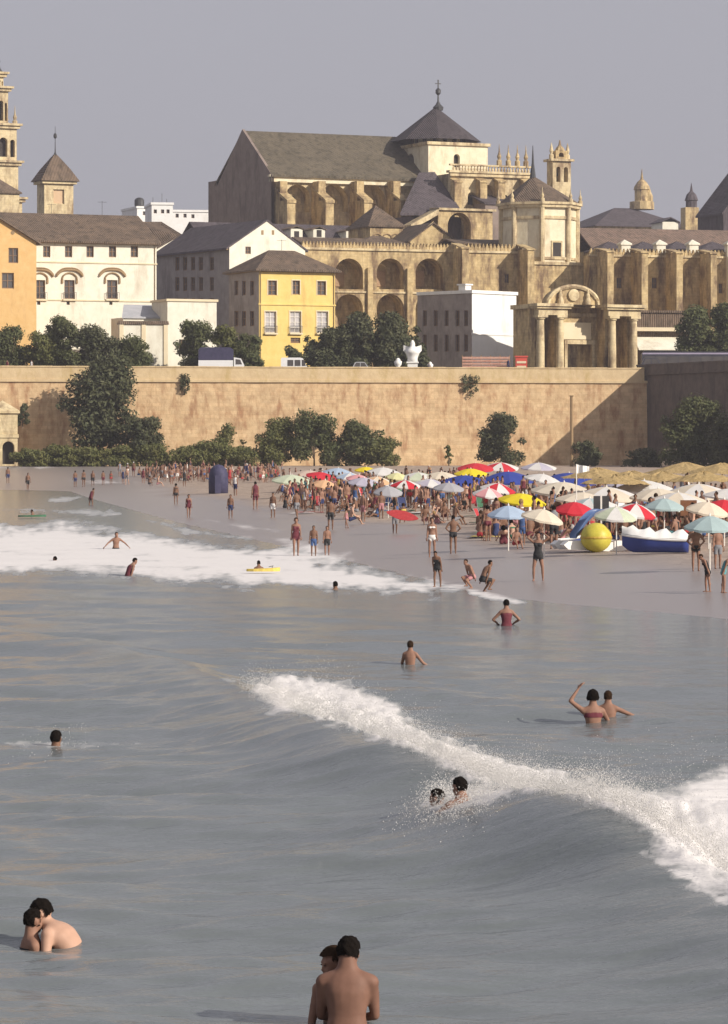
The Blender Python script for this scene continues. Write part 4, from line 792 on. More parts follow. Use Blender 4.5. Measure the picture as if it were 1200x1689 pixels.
# ---- distant church, right
l = Loc(985, 930, 18); l.root('distant_church', 'hazy distant church with low hipped roof and domed lantern', 'church')
u1 = l.U(1132); mb = MB(); ze = l.Z(372); mb.box(0, u1, 0, 26, 0, ze); mb.build('wall', M_stone, l.r)
mb = MB(); hip_roof(mb, -1, u1+1, -1, 27, ze+.02, l.Z(342, 0, 13), inset=u1*.44); mb.build('roof', M_slate, l.r)
c = l.U(1058, 13); mb = MB(); z = l.Z(346, c, 13); mb.lathe([(3.2,0),(3.2,2),(1.9,2.2),(1.9,5),(2.2,5.2),(2.0,6.0),(1.2,7.2),(.4,7.9),(.25,9),(.05,10.6)], 12, (c, 13, z)); mb.build('lantern', M_stone, l.r)
c = l.U(1068, 13); mb = MB(); mb.lathe([(1.0,0),(1.0,3.5),(.6,4.2),(.1,5.6)], 8, (c, 12, z)); mb.build('stair_turret', M_stone, l.r)
l = Loc(1092, 890, 15); l.root('distant_gabled_house', 'small pale house beside the distant church', 'house'); u1 = l.U(1118)
mb = MB(); mb.box(0, u1, 0, 8, 0, l.Z(366)); mb.build('wall', M_white, l.r); mb = MB(); gable_v(mb, -.4, u1+.4, -.4, 8.4, l.Z(366)+.02, l.Z(358)); mb.build('roof', M_slate, l.r)
l = Loc(1130, 880, 15); l.root('distant_tower', 'slender distant tower with small cupola beside the dark gable', 'tower'); u1 = l.U(1152)
mb = MB(); mb.box(0, u1, 0, u1, 0, l.Z(342)); mb.build('shaft', M_stone, l.r); mb = MB(); mb.lathe([(1.4,0),(1.4,1.6),(1.7,1.8),(1.2,3.2),(.4,4.0),(.05,6)], 10, (u1*.62, u1/2, l.Z(342))); mb.build('cupola', M_slate, l.r)
l = Loc(1192, 715, 24); l.root('dark_gabled_hall', 'dark slate roofed hall rising at the right edge', 'building'); u1 = l.U(1330)
dh = l.V(1150); mb = MB(); mb.box(0, u1, 0, dh, 0, l.Z(352)); mb.build('wall', M_slate, l.r); mb = MB(); gable_v(mb, -.5, u1+.5, -.5, dh, l.Z(352)+.02, l.Z(255, u1/2), th=.4); mb.add([(0,-.1,l.Z(352)),(u1,-.1,l.Z(352)),(u1/2,-.1,l.Z(257,u1/2))], [(0,1,2)]); mb.build('roof', M_slate, l.r)
# ------------------------------------------------------------------ classical gate
l = Loc(882, 538, 25); l.root('classical_gate', 'renaissance triumphal gate of ochre stone with fluted columns and curved pediment', 'gate')
u1 = l.U(1046); dep = l.V(846); zt = l.Z(506); pav = 2.6
a1, b0 = l.U(926), l.U(997, 0)
zo = l.Z(522)
oL = (l.U(895), l.U(914), .3, l.Z(521), 'rect', 4.5); oR = (l.U(1011), l.U(1034), .3, l.Z(522), 'rect', 4.5)
mb = MB(); facade(mb, front_m(0), 0, a1, 0, zt, [oL], 1.6, 0, None, 0); facade(mb, front_m(0), b0, u1, 0, zt, [oR], 1.6, 0, None, 0)
ctr = (l.U(935, pav), l.U(975, pav), 0, l.Z(566), 'rect', dep-pav)
facade(mb, front_m(pav), a1, b0, 0, zt, [ctr], dep-pav)
for (u, s) in ((0, dep), (a1, pav), (b0, pav), (u1, dep)): mb.add([(u,0,0),(u,s,0),(u,s,zt),(u,0,zt)], [(0,1,2,3)])
mb.add([(0,dep,0),(ctr[0],dep,0),(ctr[0],dep,zt),(0,dep,zt)], [(0,1,2,3)]); mb.add([(ctr[1],dep,0),(u1,dep,0),(u1,dep,zt),(ctr[1],dep,zt)], [(0,1,2,3)]); mb.add([(ctr[0],dep,ctr[3]),(ctr[1],dep,ctr[3]),(ctr[1],dep,zt),(ctr[0],dep,zt)], [(0,1,2,3)])
mb.add([(0,0,zt),(u1,0,zt),(u1,dep,zt),(0,dep,zt)], [(0,1,2,3)])
mb.build('wall', M_stone, l.r)
def column(u, v, r, h):
    mb = MB(); mb.box(u-r*1.5, u+r*1.5, v-r*1.5, v+r*1.5, 0, 1.6); ob0 = mb.build('pedestal', M_stone, l.r)
    mb = MB(); n = 20; prof = [(r*1.25,1.6),(r*1.25,1.85),(r,1.95),(r,2.0),(r*.98,h*.5),(r*.86,h-.7),(r*1.15,h-.6),(r*1.2,h-.35)]; mb.lathe(prof, n, (u, v, 0))
    mb.box(u-r*1.35, u+r*1.35, v-r*1.35, v+r*1.35, h-.35, h); mb.build('column', M_stone2, l.r, False)
hc = l.Z(520)
for p in (887, 919, 1005, 1040): column(l.U(p), -.75, .62, hc)
mb = MB(); 
for (a, b) in ((-.2, a1+.2), (b0-.2, u1+.2)): mb.box(a, b, -1.5, 0, hc+.01, hc+.7); mb.box(a, b, -1.35, 0, hc+.7, zt-.3); mb.box(a-.4, b+.4, -1.9, .2, zt-.3, zt+.02); mb.box(a-.6, b+.6, -2.2, .4, zt+.03, zt+.45)
mb.box(a1+.2, b0-.2, pav-.35, pav, hc, hc+.5); mb.box(a1+.6, b0-.6, pav-.6, pav+.3, zt+.03, zt+.4); mb.box(-.5, 0, 0, dep, zt-.2, zt+.44); mb.build('entablature', M_stone2, l.r)
mb = MB(); mb.box(ctr[0]-.5, ctr[1]+.5, pav-.2, pav, ctr[3], ctr[3]+.6); mb.box(ctr[0]-.45, ctr[0]-.02, pav-.15, pav, 0, ctr[3]); mb.box(ctr[1]+.02, ctr[1]+.45, pav-.15, pav, 0, ctr[3]); mb.build('door_frame', M_stone2, l.r)
mb = MB(); mb.box(a1+1, b0-1, pav-.12, pav, l.Z(558), l.Z(530)); mb.build('inscription_panel', M_trim, l.r)
# curved pediment on the attic
ca_, cb_ = l.U(906), l.U(988); cm = (ca_+cb_)/2; hw = (cb_-ca_)/2; zp = zt+.45; zq = l.Z(471)
mb = MB(); K = 16; arc = [(cm+hw*math.cos(math.pi*k/K), zp+(zq-zp)*math.sin(math.pi*k/K)) for k in range(K+1)]
mb.add([(x, .5, z) for (x, z) in arc]+[(x, 2.5, z) for (x, z) in arc], [tuple(range(K+1)), tuple(range(2*K+1, K, -1))]+[(k, k+1, k+K+2, k+K+1) for k in range(K)]); mb.build('pediment', M_stone, l.r)
mb = MB(); mb.tube([(x, .4, z) for (x, z) in arc], .35, 6); mb.build('pediment_moulding', M_stone2, l.r)
mb = MB(); mb.lathe([(.9,0),(.9,.3),(.5,.4)], 14, (0,0,0)); ob = mb.build('shield', M_stone2, l.r); ob.location = (cm, .45, zp+1.4); ob.rotation_euler = (R(90), 0, 0)
for s in (-1, 1):
    mb = MB(); x = cm+s*hw*.55; mb.lathe([(.5,0),(.45,.6),(.3,1.0),(.32,1.4),(.2,1.7),(.22,1.95),(.08,2.2)], 10, (x, .1, zp)); mb.build('relief_figure', M_stone2, l.r)
# low red-brown awning building right of the gate
l = Loc(1048, 552, 10); l.root('awning_kiosk', 'low building with pale striped awning right of the gate', 'kiosk')
u1 = l.U(1140); mb = MB(); shell(mb, 0, u1, 0, 6, 0, l.Z(516), [(1.2, u1-1.2, .5, l.Z(575), 'rect', .8)], depth=.8); mb.box(1, u1-1, .9, 1, .4, l.Z(574), 1); mb.build('wall', [M_roof, M_dark], l.r)
for k, (y, yb, ex) in enumerate(((540, 545, 1.2), (556, 577, 3.4))):
    mb = MB(); slab(mb, [(-.4,-ex,l.Z(yb)),(u1+.2,-ex,l.Z(yb)),(u1+.2,-.05,l.Z(y)),(-.4,-.05,l.Z(y))], .15); mb.build('awning', [M_trim, M_white][k], l.r)
mb = MB(); mb.box(-.2, u1+.2, -.3, 6.2, l.Z(516)+.02, l.Z(512)); mb.build('roof_parapet', M_roof, l.r)
# ------------------------------------------------------------------ vegetation
def leaf_mesh(name, centers, radii, n, size, m, seed, flat=.6):
    r = np.random.default_rng(seed); centers = np.array(centers, float); radii = np.array(radii, float)
    vol = np.prod(radii, 1)**.8; ci = r.choice(len(centers), n, p=vol/vol.sum())
    d = r.normal(size=(n, 3)); d /= np.linalg.norm(d, axis=1)[:,None]; rr = r.random(n)**.45
    p = centers[ci]+d*radii[ci]*rr[:,None]*(.85+.35*r.random((n,1)))
    # each leaf spray is a bent pair of faces
    nrm = d*.7+r.normal(size=(n,3))*.7+np.array([0,-.1,.35]); nrm /= np.linalg.norm(nrm, axis=1)[:,None]
    t = np.cross(nrm, r.normal(size=(n,3))); t /= np.linalg.norm(t, axis=1)[:,None]; b = np.cross(nrm, t)
    s = size*(.55+.9*r.random((n,1))); w = s*(.32+.3*r.random((n,1)))
    V = np.stack([p-t*s, p+b*w+nrm*s*.12, p+t*s, p-b*w+nrm*s*.12], 1).reshape(-1,3)
    idx = np.arange(n)[:,None]*4; Fc = np.concatenate([idx+np.array([[0,1,2]]), idx+np.array([[0,2,3]])]).reshape(-1,3)
    me = bpy.data.meshes.new(name); me.vertices.add(len(V)); me.vertices.foreach_set('co', V.astype(np.float32).ravel())
    me.loops.add(Fc.size); me.loops.foreach_set('vertex_index', Fc.ravel().astype(np.int32)); me.polygons.add(len(Fc))
    me.polygons.foreach_set('loop_start', np.arange(0, Fc.size, 3, dtype=np.int32)); me.polygons.foreach_set('loop_total', np.full(len(Fc), 3, np.int32))
    me.update(calc_edges=True); me.materials.append(m); return me
SEED = [100]
def plant(name, label, px, top, bot, wpx, D, zb, m=None, cat='shrub', group=None, trunk=.12, dens=1.0, leaf=.30, low=.0, clumps=14, lean=0, dep=None, sparse=False):
    SEED[0] += 1; r = random.Random(SEED[0]); X = (px-CX)/F*D; w = wpx*D/F; zt = H+(HY-top)/F*D; h = zt-zb
    o = thing(name, label, cat, (X, D, zb), 0, group); hw = w/2; dp = dep or min(hw, 2.6)
    c0 = h*low; cs = []; rs = []
    for k in range(clumps):
        t = (k+.5)/clumps; ang = r.random()*6.28; z = c0+(h-c0)*(.12+.80*t); env = math.sin(math.pi*min(1, .18+.80*(z-c0)/(h-c0)))**.6
        ra = r.random()**.5*.72*env; q_ = hw*(.26+.20*r.random()); cs.append((math.cos(ang)*ra*hw+lean*z/h, math.sin(ang)*ra*dp, z)); rs.append((q_, min(q_, dp*.6), min(q_*.8, h*.22)))
    for k in range(clumps//3):
        ang = r.random()*6.28; z = c0+(h-c0)*(.1+.75*r.random()); q_ = hw*.14; cs.append((math.cos(ang)*hw*.86, math.sin(ang)*dp*.8, z)); rs.append((q_*1.3, q_, q_))
    leaf *= .68; n = int(min(15000, max(500, 75*w*h*dens/(leaf*3)))); me = leaf_mesh('crown', cs, rs, n, leaf, m or M_leaf, SEED[0]); link('crown', me, o)
    mb = MB(); mb.tube([(0,0,-.1),(.1*lean,0,h*.2),(lean*.4,0,h*.5),(lean*.7,0,h*.82)], [trunk, trunk*.8, trunk*.55, trunk*.25], 7)
    for k in range(6): c = cs[r.randrange(len(cs))]; z = h*(.12+.4*r.random()); mb.tube([(lean*z/h*.6,0,z), (c[0]*.5,c[1]*.5,(z+c[2])/2+.15), tuple(c)], [trunk*.5, trunk*.35, trunk*.12], 5)
    mb.build('trunk', M_bark, o); return o
ZB = 2.3
plant('broad_tree', 'big dark broadleaf tree standing against the river wall', 166, 590, 745, 146, 488, ZB, M_leaf3, 'tree', trunk=.3, leaf=.42, low=.12, clumps=34, dens=2.2)
plant('round_bush', 'rounded dark bush at the right foot of the big tree', 240, 690, 748, 82, 485, ZB, M_leaf3, 'bush', clumps=16, dens=1.6)
HG = 'hedge bushes along the foot of the river wall'
for i, (p, t, wd) in enumerate(((48,742,70),(92,736,84),(142,740,86),(196,738,80),(256,735,86),(312,738,80),(352,730,84),(396,738,70))):
    plant('hedge_bush', 'low olive hedge bush along the wall foot, '+('next to the fountain house','second from the fountain house','below the left side of the big tree','below the right side of the big tree','under the rounded dark bush','right of the rounded dark bush','left of the sparse upright shrub','at the right end of the row')[i], p, t, 776, wd, 482+i*.4, 2.2, M_leaf2, 'hedge', HG, clumps=16, dens=2.6, leaf=.26)
plant('sparse_shrub', 'sparse upright shrub rising from the hedge row', 368, 698, 770, 74, 487, ZB, M_leaf2, clumps=10, dens=.55, leaf=.28)
for (p, t, wd, lb, m) in ((462, 690, 84, 'tall loose shrub at the left end of the wall thicket', M_leaf2), (518, 684, 104, 'broad dark shrub in the middle of the wall thicket', M_leaf), (584, 694, 96, 'dense shrub right of the thicket centre with ragged top', M_leaf), (630, 722, 66, 'low green shrub at the right end of the wall thicket', M_leaf2)):
    plant('wall_shrub', lb, p, t, 775, wd, 486, ZB, m, clumps=20, dens=1.7, leaf=.3)
plant('square_shrub', 'upright boxy dark shrub alone against the ochre wall', 826, 682, 775, 84, 488, ZB, M_leaf3, clumps=26, dens=1.7, leaf=.3)
plant('thin_sapling', 'thin small sapling alone before the ochre wall', 740, 732, 772, 17, 489, ZB, M_leaf2, 'sapling', clumps=7, dens=1.2, leaf=.2)
for (p, t, wd, D, lb) in ((966, 728, 56, 480, 'dark shrub in the bridge shadow'), (1142, 660, 116, 470, 'large shrub growing in front of the bridge arch'), (1204, 690, 96, 466, 'dark shrub at the right edge below the bridge'), (1060, 742, 74, 474, 'low dark shrub left of the bridge arch')):
    plant('bridge_shrub', lb, p, t, 775, wd, D, 2.1, M_leaf if p == 1142 else M_leaf3, clumps=20, dens=1.5, leaf=.32)
for (p, y0, y1, wd, lb) in ((305, 616, 656, 17, 'small hanging plant growing from the wall near the big tree'), (776, 617, 660, 30, 'wider hanging plant trailing from the wall under the red fence')):
    D = w.D0+w.U(p)*w.sa-.45; X = (p-CX)/F*D; zt = H+(HY-y0)/F*D; zb = H+(HY-y1)/F*D; o = thing('hanging_plant', lb, 'plant', (X, D, zb)); h = zt-zb; hw = wd*D/F/2
    link('leaves', leaf_mesh('leaves', [((k%3-1)*hw*.6, 0, h*(.86-.1*(k//3)*(1+.6*(k%2)))) for k in range(15)], [(hw*.36, .3, h*.14)]*15, 380, .17, M_leaf3, 300+p), o)
    mb = MB(); mb.tube([(0,.3,h),(0,.1,h*.7),(.1,.05,h*.2)], [.05,.04,.02], 5); mb.build('stem', M_bark, o)
plant('niche_bush', 'small dark bush beside the fountain house on the wall', 37, 664, 705, 26, 489, H+(HY-706)/F*489, M_leaf3, 'bush', clumps=9, dens=1.8, leaf=.22)
TB = 14.6
for (p, t, wd, m, lb) in ((18, 540, 90, M_leaf, 'dark green shrub before the orange house'), (70, 548, 70, M_leaf2, 'olive shrub between orange and white houses'), (108, 520, 76, M_leaf, 'tall shrub before the first balcony of the long white house'), (160, 540, 96, M_leaf3, 'wide dark shrub before the middle balcony'), (212, 556, 76, M_leaf, 'low shrub before the white garden wall')):
    plant('terrace_shrub', lb, p, t, 605, wd, 509, TB, m, clumps=18, dens=1.6, leaf=.3)
for (p, t, wd, m, lb) in ((322, 530, 86, M_leaf, 'leafy shrub before the white outbuilding'), (372, 536, 70, M_leaf2, 'olive shrub at the shaded side of the yellow house'), (412, 548, 56, M_leaf, 'green shrub at the left corner of the yellow house'), (484, 572, 46, M_leaf3, 'small dark shrub before the middle of the yellow house')):
    plant('terrace_shrub', lb, p, t, 605, wd, 512, TB, m, clumps=18, dens=1.6, leaf=.3)
for (p, t, wd, lb) in ((542, 545, 84, 'dark rounded tree right of the yellow house'), (590, 520, 96, 'tall dark tree before the lower arches'), (646, 516, 92, 'dark tree left of the white cube house'), (566, 560, 70, 'low dark tree between the rounded and the tall dark tree'), (690, 566, 40, 'small dark tree behind the marble monument')):
    plant('terrace_tree', lb, p, t, 605, wd, 516, TB, M_leaf3, 'tree', trunk=.2, clumps=26, dens=2.2, leaf=.36)  # deep leaf colour carries the shade these trees stand in
for (p, t, wd, lb) in ((1152, 504, 88, 'green tree right of the awning kiosk'), (1200, 498, 84, 'green tree at the right edge above the bridge')):
    plant('terrace_tree', lb, p, t, 600, wd, 530, TB, M_leaf, 'tree', trunk=.25, clumps=26, dens=2.0, leaf=.36)
# ------------------------------------------------------------------ things on the terrace
M_vwhite = mat('white_paint', (.78,.78,.78), (.82,.82,.82), rough=.35, spec=.5); M_vblue = mat('navy_tarp', (.035,.035,.075), (.06,.055,.11), rough=.7, scale=2)
M_red = mat('red_paint', (.52,.07,.05), (.60,.10,.07), rough=.5); M_tyre = mat('tyre', (.02,.02,.02), rough=.9); M_vdark = mat('dark_paint', (.035,.035,.05), (.05,.05,.065), rough=.3, spec=.5); M_rim = mat('rim', (.4,.4,.42), rough=.4, metal=.6)
def wheel(parent, x, y, r, wd):
    mb = MB(); mb.lathe([(r*.62,-wd/2),(r,-wd/2+.02),(r,wd/2-.02),(r*.62,wd/2)], 16); o = mb.build('wheel', M_tyre, parent); o.location = (x, y, r); o.rotation_euler = (R(90), 0, 0)
    mb = MB(); mb.lathe([(r*.6,-wd/2-.005),(r*.6,wd/2+.005)], 12); mb.build('rim', M_rim, o)
def prism(mb, prof, y0, y1, m=0):
    n = len(prof); mb.add([(x,y0,z) for (x,z) in prof]+[(x,y1,z) for (x,z) in prof], [tuple(range(n)), tuple(range(2*n-1,n-1,-1))]+[(i,(i+1)%n,(i+1)%n+n,i+n) for i in range(n)], m)
def vehicle(name, label, cat, px0, px1, top, D, paint, kind):
    X = (px0-CX)/F*D; L = (px1-px0)/F*D; hh = H+(HY-top)/F*D-TZ0; o = thing(name, label, cat, (X, D, TZ0)); wd = 2.0
    if kind == 'truck':
        mb = MB(); mb.box(0, L*.76, 0, wd, .9, hh*.56); mb.build('cargo_side', M_vwhite, o); mb = MB(); prism(mb, [(0,hh*.56+.01),(L*.76,hh*.56+.01),(L*.76,hh*.93),(L*.7,hh),(L*.06,hh),(0,hh*.93)], 0, wd); mb.build('tarpaulin', M_vblue, o)
        mb = MB(); prism(mb, [(L*.78,.5),(L,.5),(L,hh*.40),(L*.93,hh*.62),(L*.78,hh*.66)], .05, wd-.05); mb.build('cab', paint, o)
        mb = MB(); prism(mb, [(L*.82,hh*.42),(L*.96,hh*.42),(L*.92,hh*.58),(L*.82,hh*.6)], .02, wd-.02); mb.build('cab_window', M_pane, o); mb = MB(); mb.box(0, L*.98, .3, wd-.3, .45, .88); mb.build('chassis', M_iron, o); wx = (L*.18, L*.86); r = .48
    elif kind == 'van':
        mb = MB(); prism(mb, [(0,.4),(L,.4),(L,hh*.45),(L*.86,hh*.55),(L*.74,hh*.96),(L*.66,hh),(.1,hh),(0,hh*.92)], 0, wd); mb.build('body', paint, o)
        for (a, b) in ((.70,.84),(.46,.66),(.22,.42)): mb = MB(); prism(mb, [(L*a,hh*.56),(L*b,hh*.56),(L*(b-.06 if a > .6 else b),hh*.88),(L*a,hh*.88)], -.015, wd+.015); mb.build('side_window', M_pane, o)
        for (x, s) in ((L,1),): mb = MB(); mb.box(L-.02, L+.03, .15, .45, hh*.36, hh*.43); mb.build('headlight', M_framew, o)
        wx = (L*.2, L*.8); r = .36
    elif kind == 'car':
        mb = MB(); prism(mb, [(0,.35),(L,.35),(L,hh*.52),(L*.97,hh*.6),(L*.72,hh*.66),(L*.03,hh*.66),(0,hh*.55)], 0, 1.7); mb.build('body', paint, o)
        mb = MB(); prism(mb, [(L*.1,hh*.661),(L*.74,hh*.661),(L*.6,hh*.97),(L*.54,hh),(L*.26,hh),(L*.2,hh*.97)], .12, 1.58); mb.build('cabin', paint, o)
        for (a, b, c, d) in ((.16,.40,.24,.40),(.43,.68,.43,.58)): mb = MB(); prism(mb, [(L*a,hh*.69),(L*b,hh*.69),(L*d,hh*.94),(L*c,hh*.94)], .105, 1.595); mb.build('side_window', M_pane, o)
        for x in (-.02, L-.02): mb = MB(); mb.box(x, x+.05, .1, .4, hh*.48, hh*.56); mb.build('headlight', M_framew, o)
        wx = (L*.2, L*.8); r = .31; wd = 1.7
    else:                                        # coach
        mb = MB(); prism(mb, [(0,.4),(L,.4),(L,hh*.9),(L-.25,hh),(.25,hh),(0,hh*.9)], 0, 2.4); mb.build('body', paint, o); mb = MB(); mb.box(.1, L-.1, -.02, 2.42, hh*.90, hh*.955); mb.build('roof_band', mat('mauve_paint', (.30,.27,.36), (.36,.32,.42), rough=.4), o)
        k = 8
        for i in range(k): a = .3+(L-.6)*i/k; mb = MB(); mb.box(a+.06, a+(L-.6)/k-.06, -.03, 2.43, hh*.5, hh*.82); mb.build('side_window', M_pane, o)
        wx = (L*.2, L*.8); r = .5; wd = 2.4
    for x in wx:
        for y in (.08, wd-.08): wheel(o, x, y, r, .22)
    return o
vehicle('box_truck', 'white truck with dark blue tarpaulin parked behind the parapet', 'truck', 327, 402, 573, 507, M_vwhite, 'truck')
vehicle('white_van', 'small white van parked before the yellow house', 'van', 463, 512, 590, 507, M_vwhite, 'van')
vehicle('parked_coach', 'dark coach with mauve roof band standing behind the bridge end', 'coach', 1058, 1215, 580, 522, M_vdark, 'coach')
vehicle('dark_car', 'dark car parked just right of the gate', 'car', 1052, 1104, 590, 511, M_vdark, 'car')
vehicle('silver_car', 'small silver car half hidden behind the parapet before the dark trees', 'car', 577, 618, 597, 508, mat('silver_paint', (.45,.46,.48), (.5,.5,.52), rough=.35, metal=.3), 'car')
D = 508; X = (680-CX)/F*D; o = thing('white_monument', 'white marble saint monument on pedestal before the dark trees', 'monument', (X, D, TZ0)); hh = H+(HY-561)/F*D-TZ0
mb = MB(); mb.box(-.9, .9, -.9, .9, 0, .5); mb.box(-.7, .7, -.7, .7, .5, 1.9); mb.box(-.85, .85, -.85, .85, 1.9, 2.1); mb.build('pedestal', M_white2, o)
mb = MB(); mb.lathe([(.75,2.1),(.7,2.6),(.95,hh-1.9),(1.15,hh-1.6),(.7,hh-1.3),(.45,hh-1.0),(.3,hh-.75),(.34,hh-.5),(.22,hh-.2),(.08,hh)], 12); mb.build('figure', M_white2, o, True)
for s in (-1, 1): mb = MB(); mb.add([(s*.3,.1,hh-1.0),(s*1.25,.3,hh-.7),(s*1.3,.35,hh-1.5),(s*.4,.15,hh-2.0),(s*.3,.22,hh-1.0),(s*1.25,.4,hh-.7),(s*1.3,.45,hh-1.5),(s*.4,.27,hh-2.0)], [(0,1,2,3),(7,6,5,4),(0,4,5,1),(1,5,6,2),(2,6,7,3),(3,7,4,0)]); mb.build('wing', M_white2, o)
for (p, s, lb) in ((656, 1.0, 'small white stone urn left of the marble monument'), (709, .8, 'small white stone urn right of the marble monument')):
    X = (p-CX)/F*507; o = thing('stone_urn', lb, 'urn', (X, 507, TZ0)); mb = MB(); mb.box(-.4*s, .4*s, -.4*s, .4*s, 0, 1.1*s); mb.build('plinth', M_white2, o); mb = MB(); mb.lathe([(.25*s,1.1*s),(.2*s,1.3*s),(.5*s,1.7*s),(.55*s,2.1*s),(.3*s,2.3*s),(.34*s,2.4*s),(.1*s,2.6*s)], 12); mb.build('bowl', M_white2, o, True)
X = (762-CX)/F*510; L = 78/F*510; o = thing('slatted_fence', 'faded red slatted fence before the white end wall', 'fence', (X, 510, TZ0)); hh = H+(HY-586)/F*510-TZ0
for k in range(6):
    mb = MB(); z = .5+(hh-.6)*k/6; mb.box(0, L, 0, .06, z, z+(hh-.6)/6-.12); mb.build('slat', mat('faded_red', (.45,.22,.16), (.55,.34,.26), scale=2), o)
for k in range(6): mb = MB(); x = L*k/5; mb.box(x-.06, x+.06, .06, .18, 0, hh); mb.build('post', M_brown, o)
X = (850-CX)/F*507; L = 19/F*507; o = thing('red_kiosk', 'small red newspaper kiosk at the left pier of the gate', 'kiosk', (X, 507, TZ0)); hh = H+(HY-587)/F*507-TZ0
mb = MB(); mb.box(0, L, 0, 1.4, 0, hh-.2); mb.build('body', M_red, o); mb = MB(); mb.box(-.12, L+.12, -.12, 1.52, hh-.2, hh); mb.build('roof', M_red, o)
for z in (hh*.42, hh*.64): mb = MB(); mb.box(.15, L-.15, -.05, 0, z, z+.3); mb.build('display_panel', M_trim, o)
D = 480; X = (942-CX)/F*D; o = thing('timber_post', 'tall dark timber post standing in the bridge shadow', 'post', (X, D, 2.2)); hh = H+(HY-654)/F*D-2.2
mb = MB(); mb.tube([(0,0,0),(.03,0,hh*.5),(0,0,hh)], [.24,.21,.19], 8); mb.build('shaft', M_brown, o); mb = MB(); mb.box(-.26, .26, -.26, .26, hh, hh+.14); mb.build('cap', M_brown, o)
# ------------------------------------------------------------------ people
def V3(*a): return Vector(a)
def rotx(v, deg): return Matrix.Rotation(R(deg), 3, 'X') @ Vector(v)
class Prim: pass
def capsule(mb, a, b, r0, r1, mid=None, n=10):
    a, b = Vector(a), Vector(b); d = (b-a); L = d.length; d = d/L if L > 1e-6 else V3(0,0,1)
    pts = []; rad = []
    for t in (90, 60, 30): pts.append(a-d*r0*math.sin(R(t))); rad.append(max(r0*math.cos(R(t)), .002))
    for t in (0, .3, .6, 1): pts.append(a.lerp(b, t)); rr = r0+(r1-r0)*t; rad.append(rr if mid is None or t in (0, 1) else rr*mid)
    for t in (30, 60, 90): pts.append(b+d*r1*math.sin(R(t))); rad.append(max(r1*math.cos(R(t)), .002))
    mb.tube(pts, rad, n)
def ellipsoid(mb, c, fr, rx, ry, rz, n=12, k=8):
    vs = []; fs = []; X, Y, Z = fr
    for i in range(1, k):
        t = math.pi*i/k
        for j in range(n): p = 2*math.pi*j/n; vs.append(Vector(c)+X*rx*math.sin(t)*math.cos(p)+Y*ry*math.sin(t)*math.sin(p)+Z*rz*math.cos(t))
    for i in range(k-2):
        for j in range(n): fs.append((i*n+j, (i+1)*n+j, (i+1)*n+(j+1)%n, i*n+(j+1)%n))
    vs += [Vector(c)+Z*rz, Vector(c)-Z*rz]; a = len(vs)-2
    for j in range(n): fs.append((a, j, (j+1)%n)); fs.append((a+1, (k-2)*n+(j+1)%n, (k-2)*n+j))
    mb.add(vs, fs)
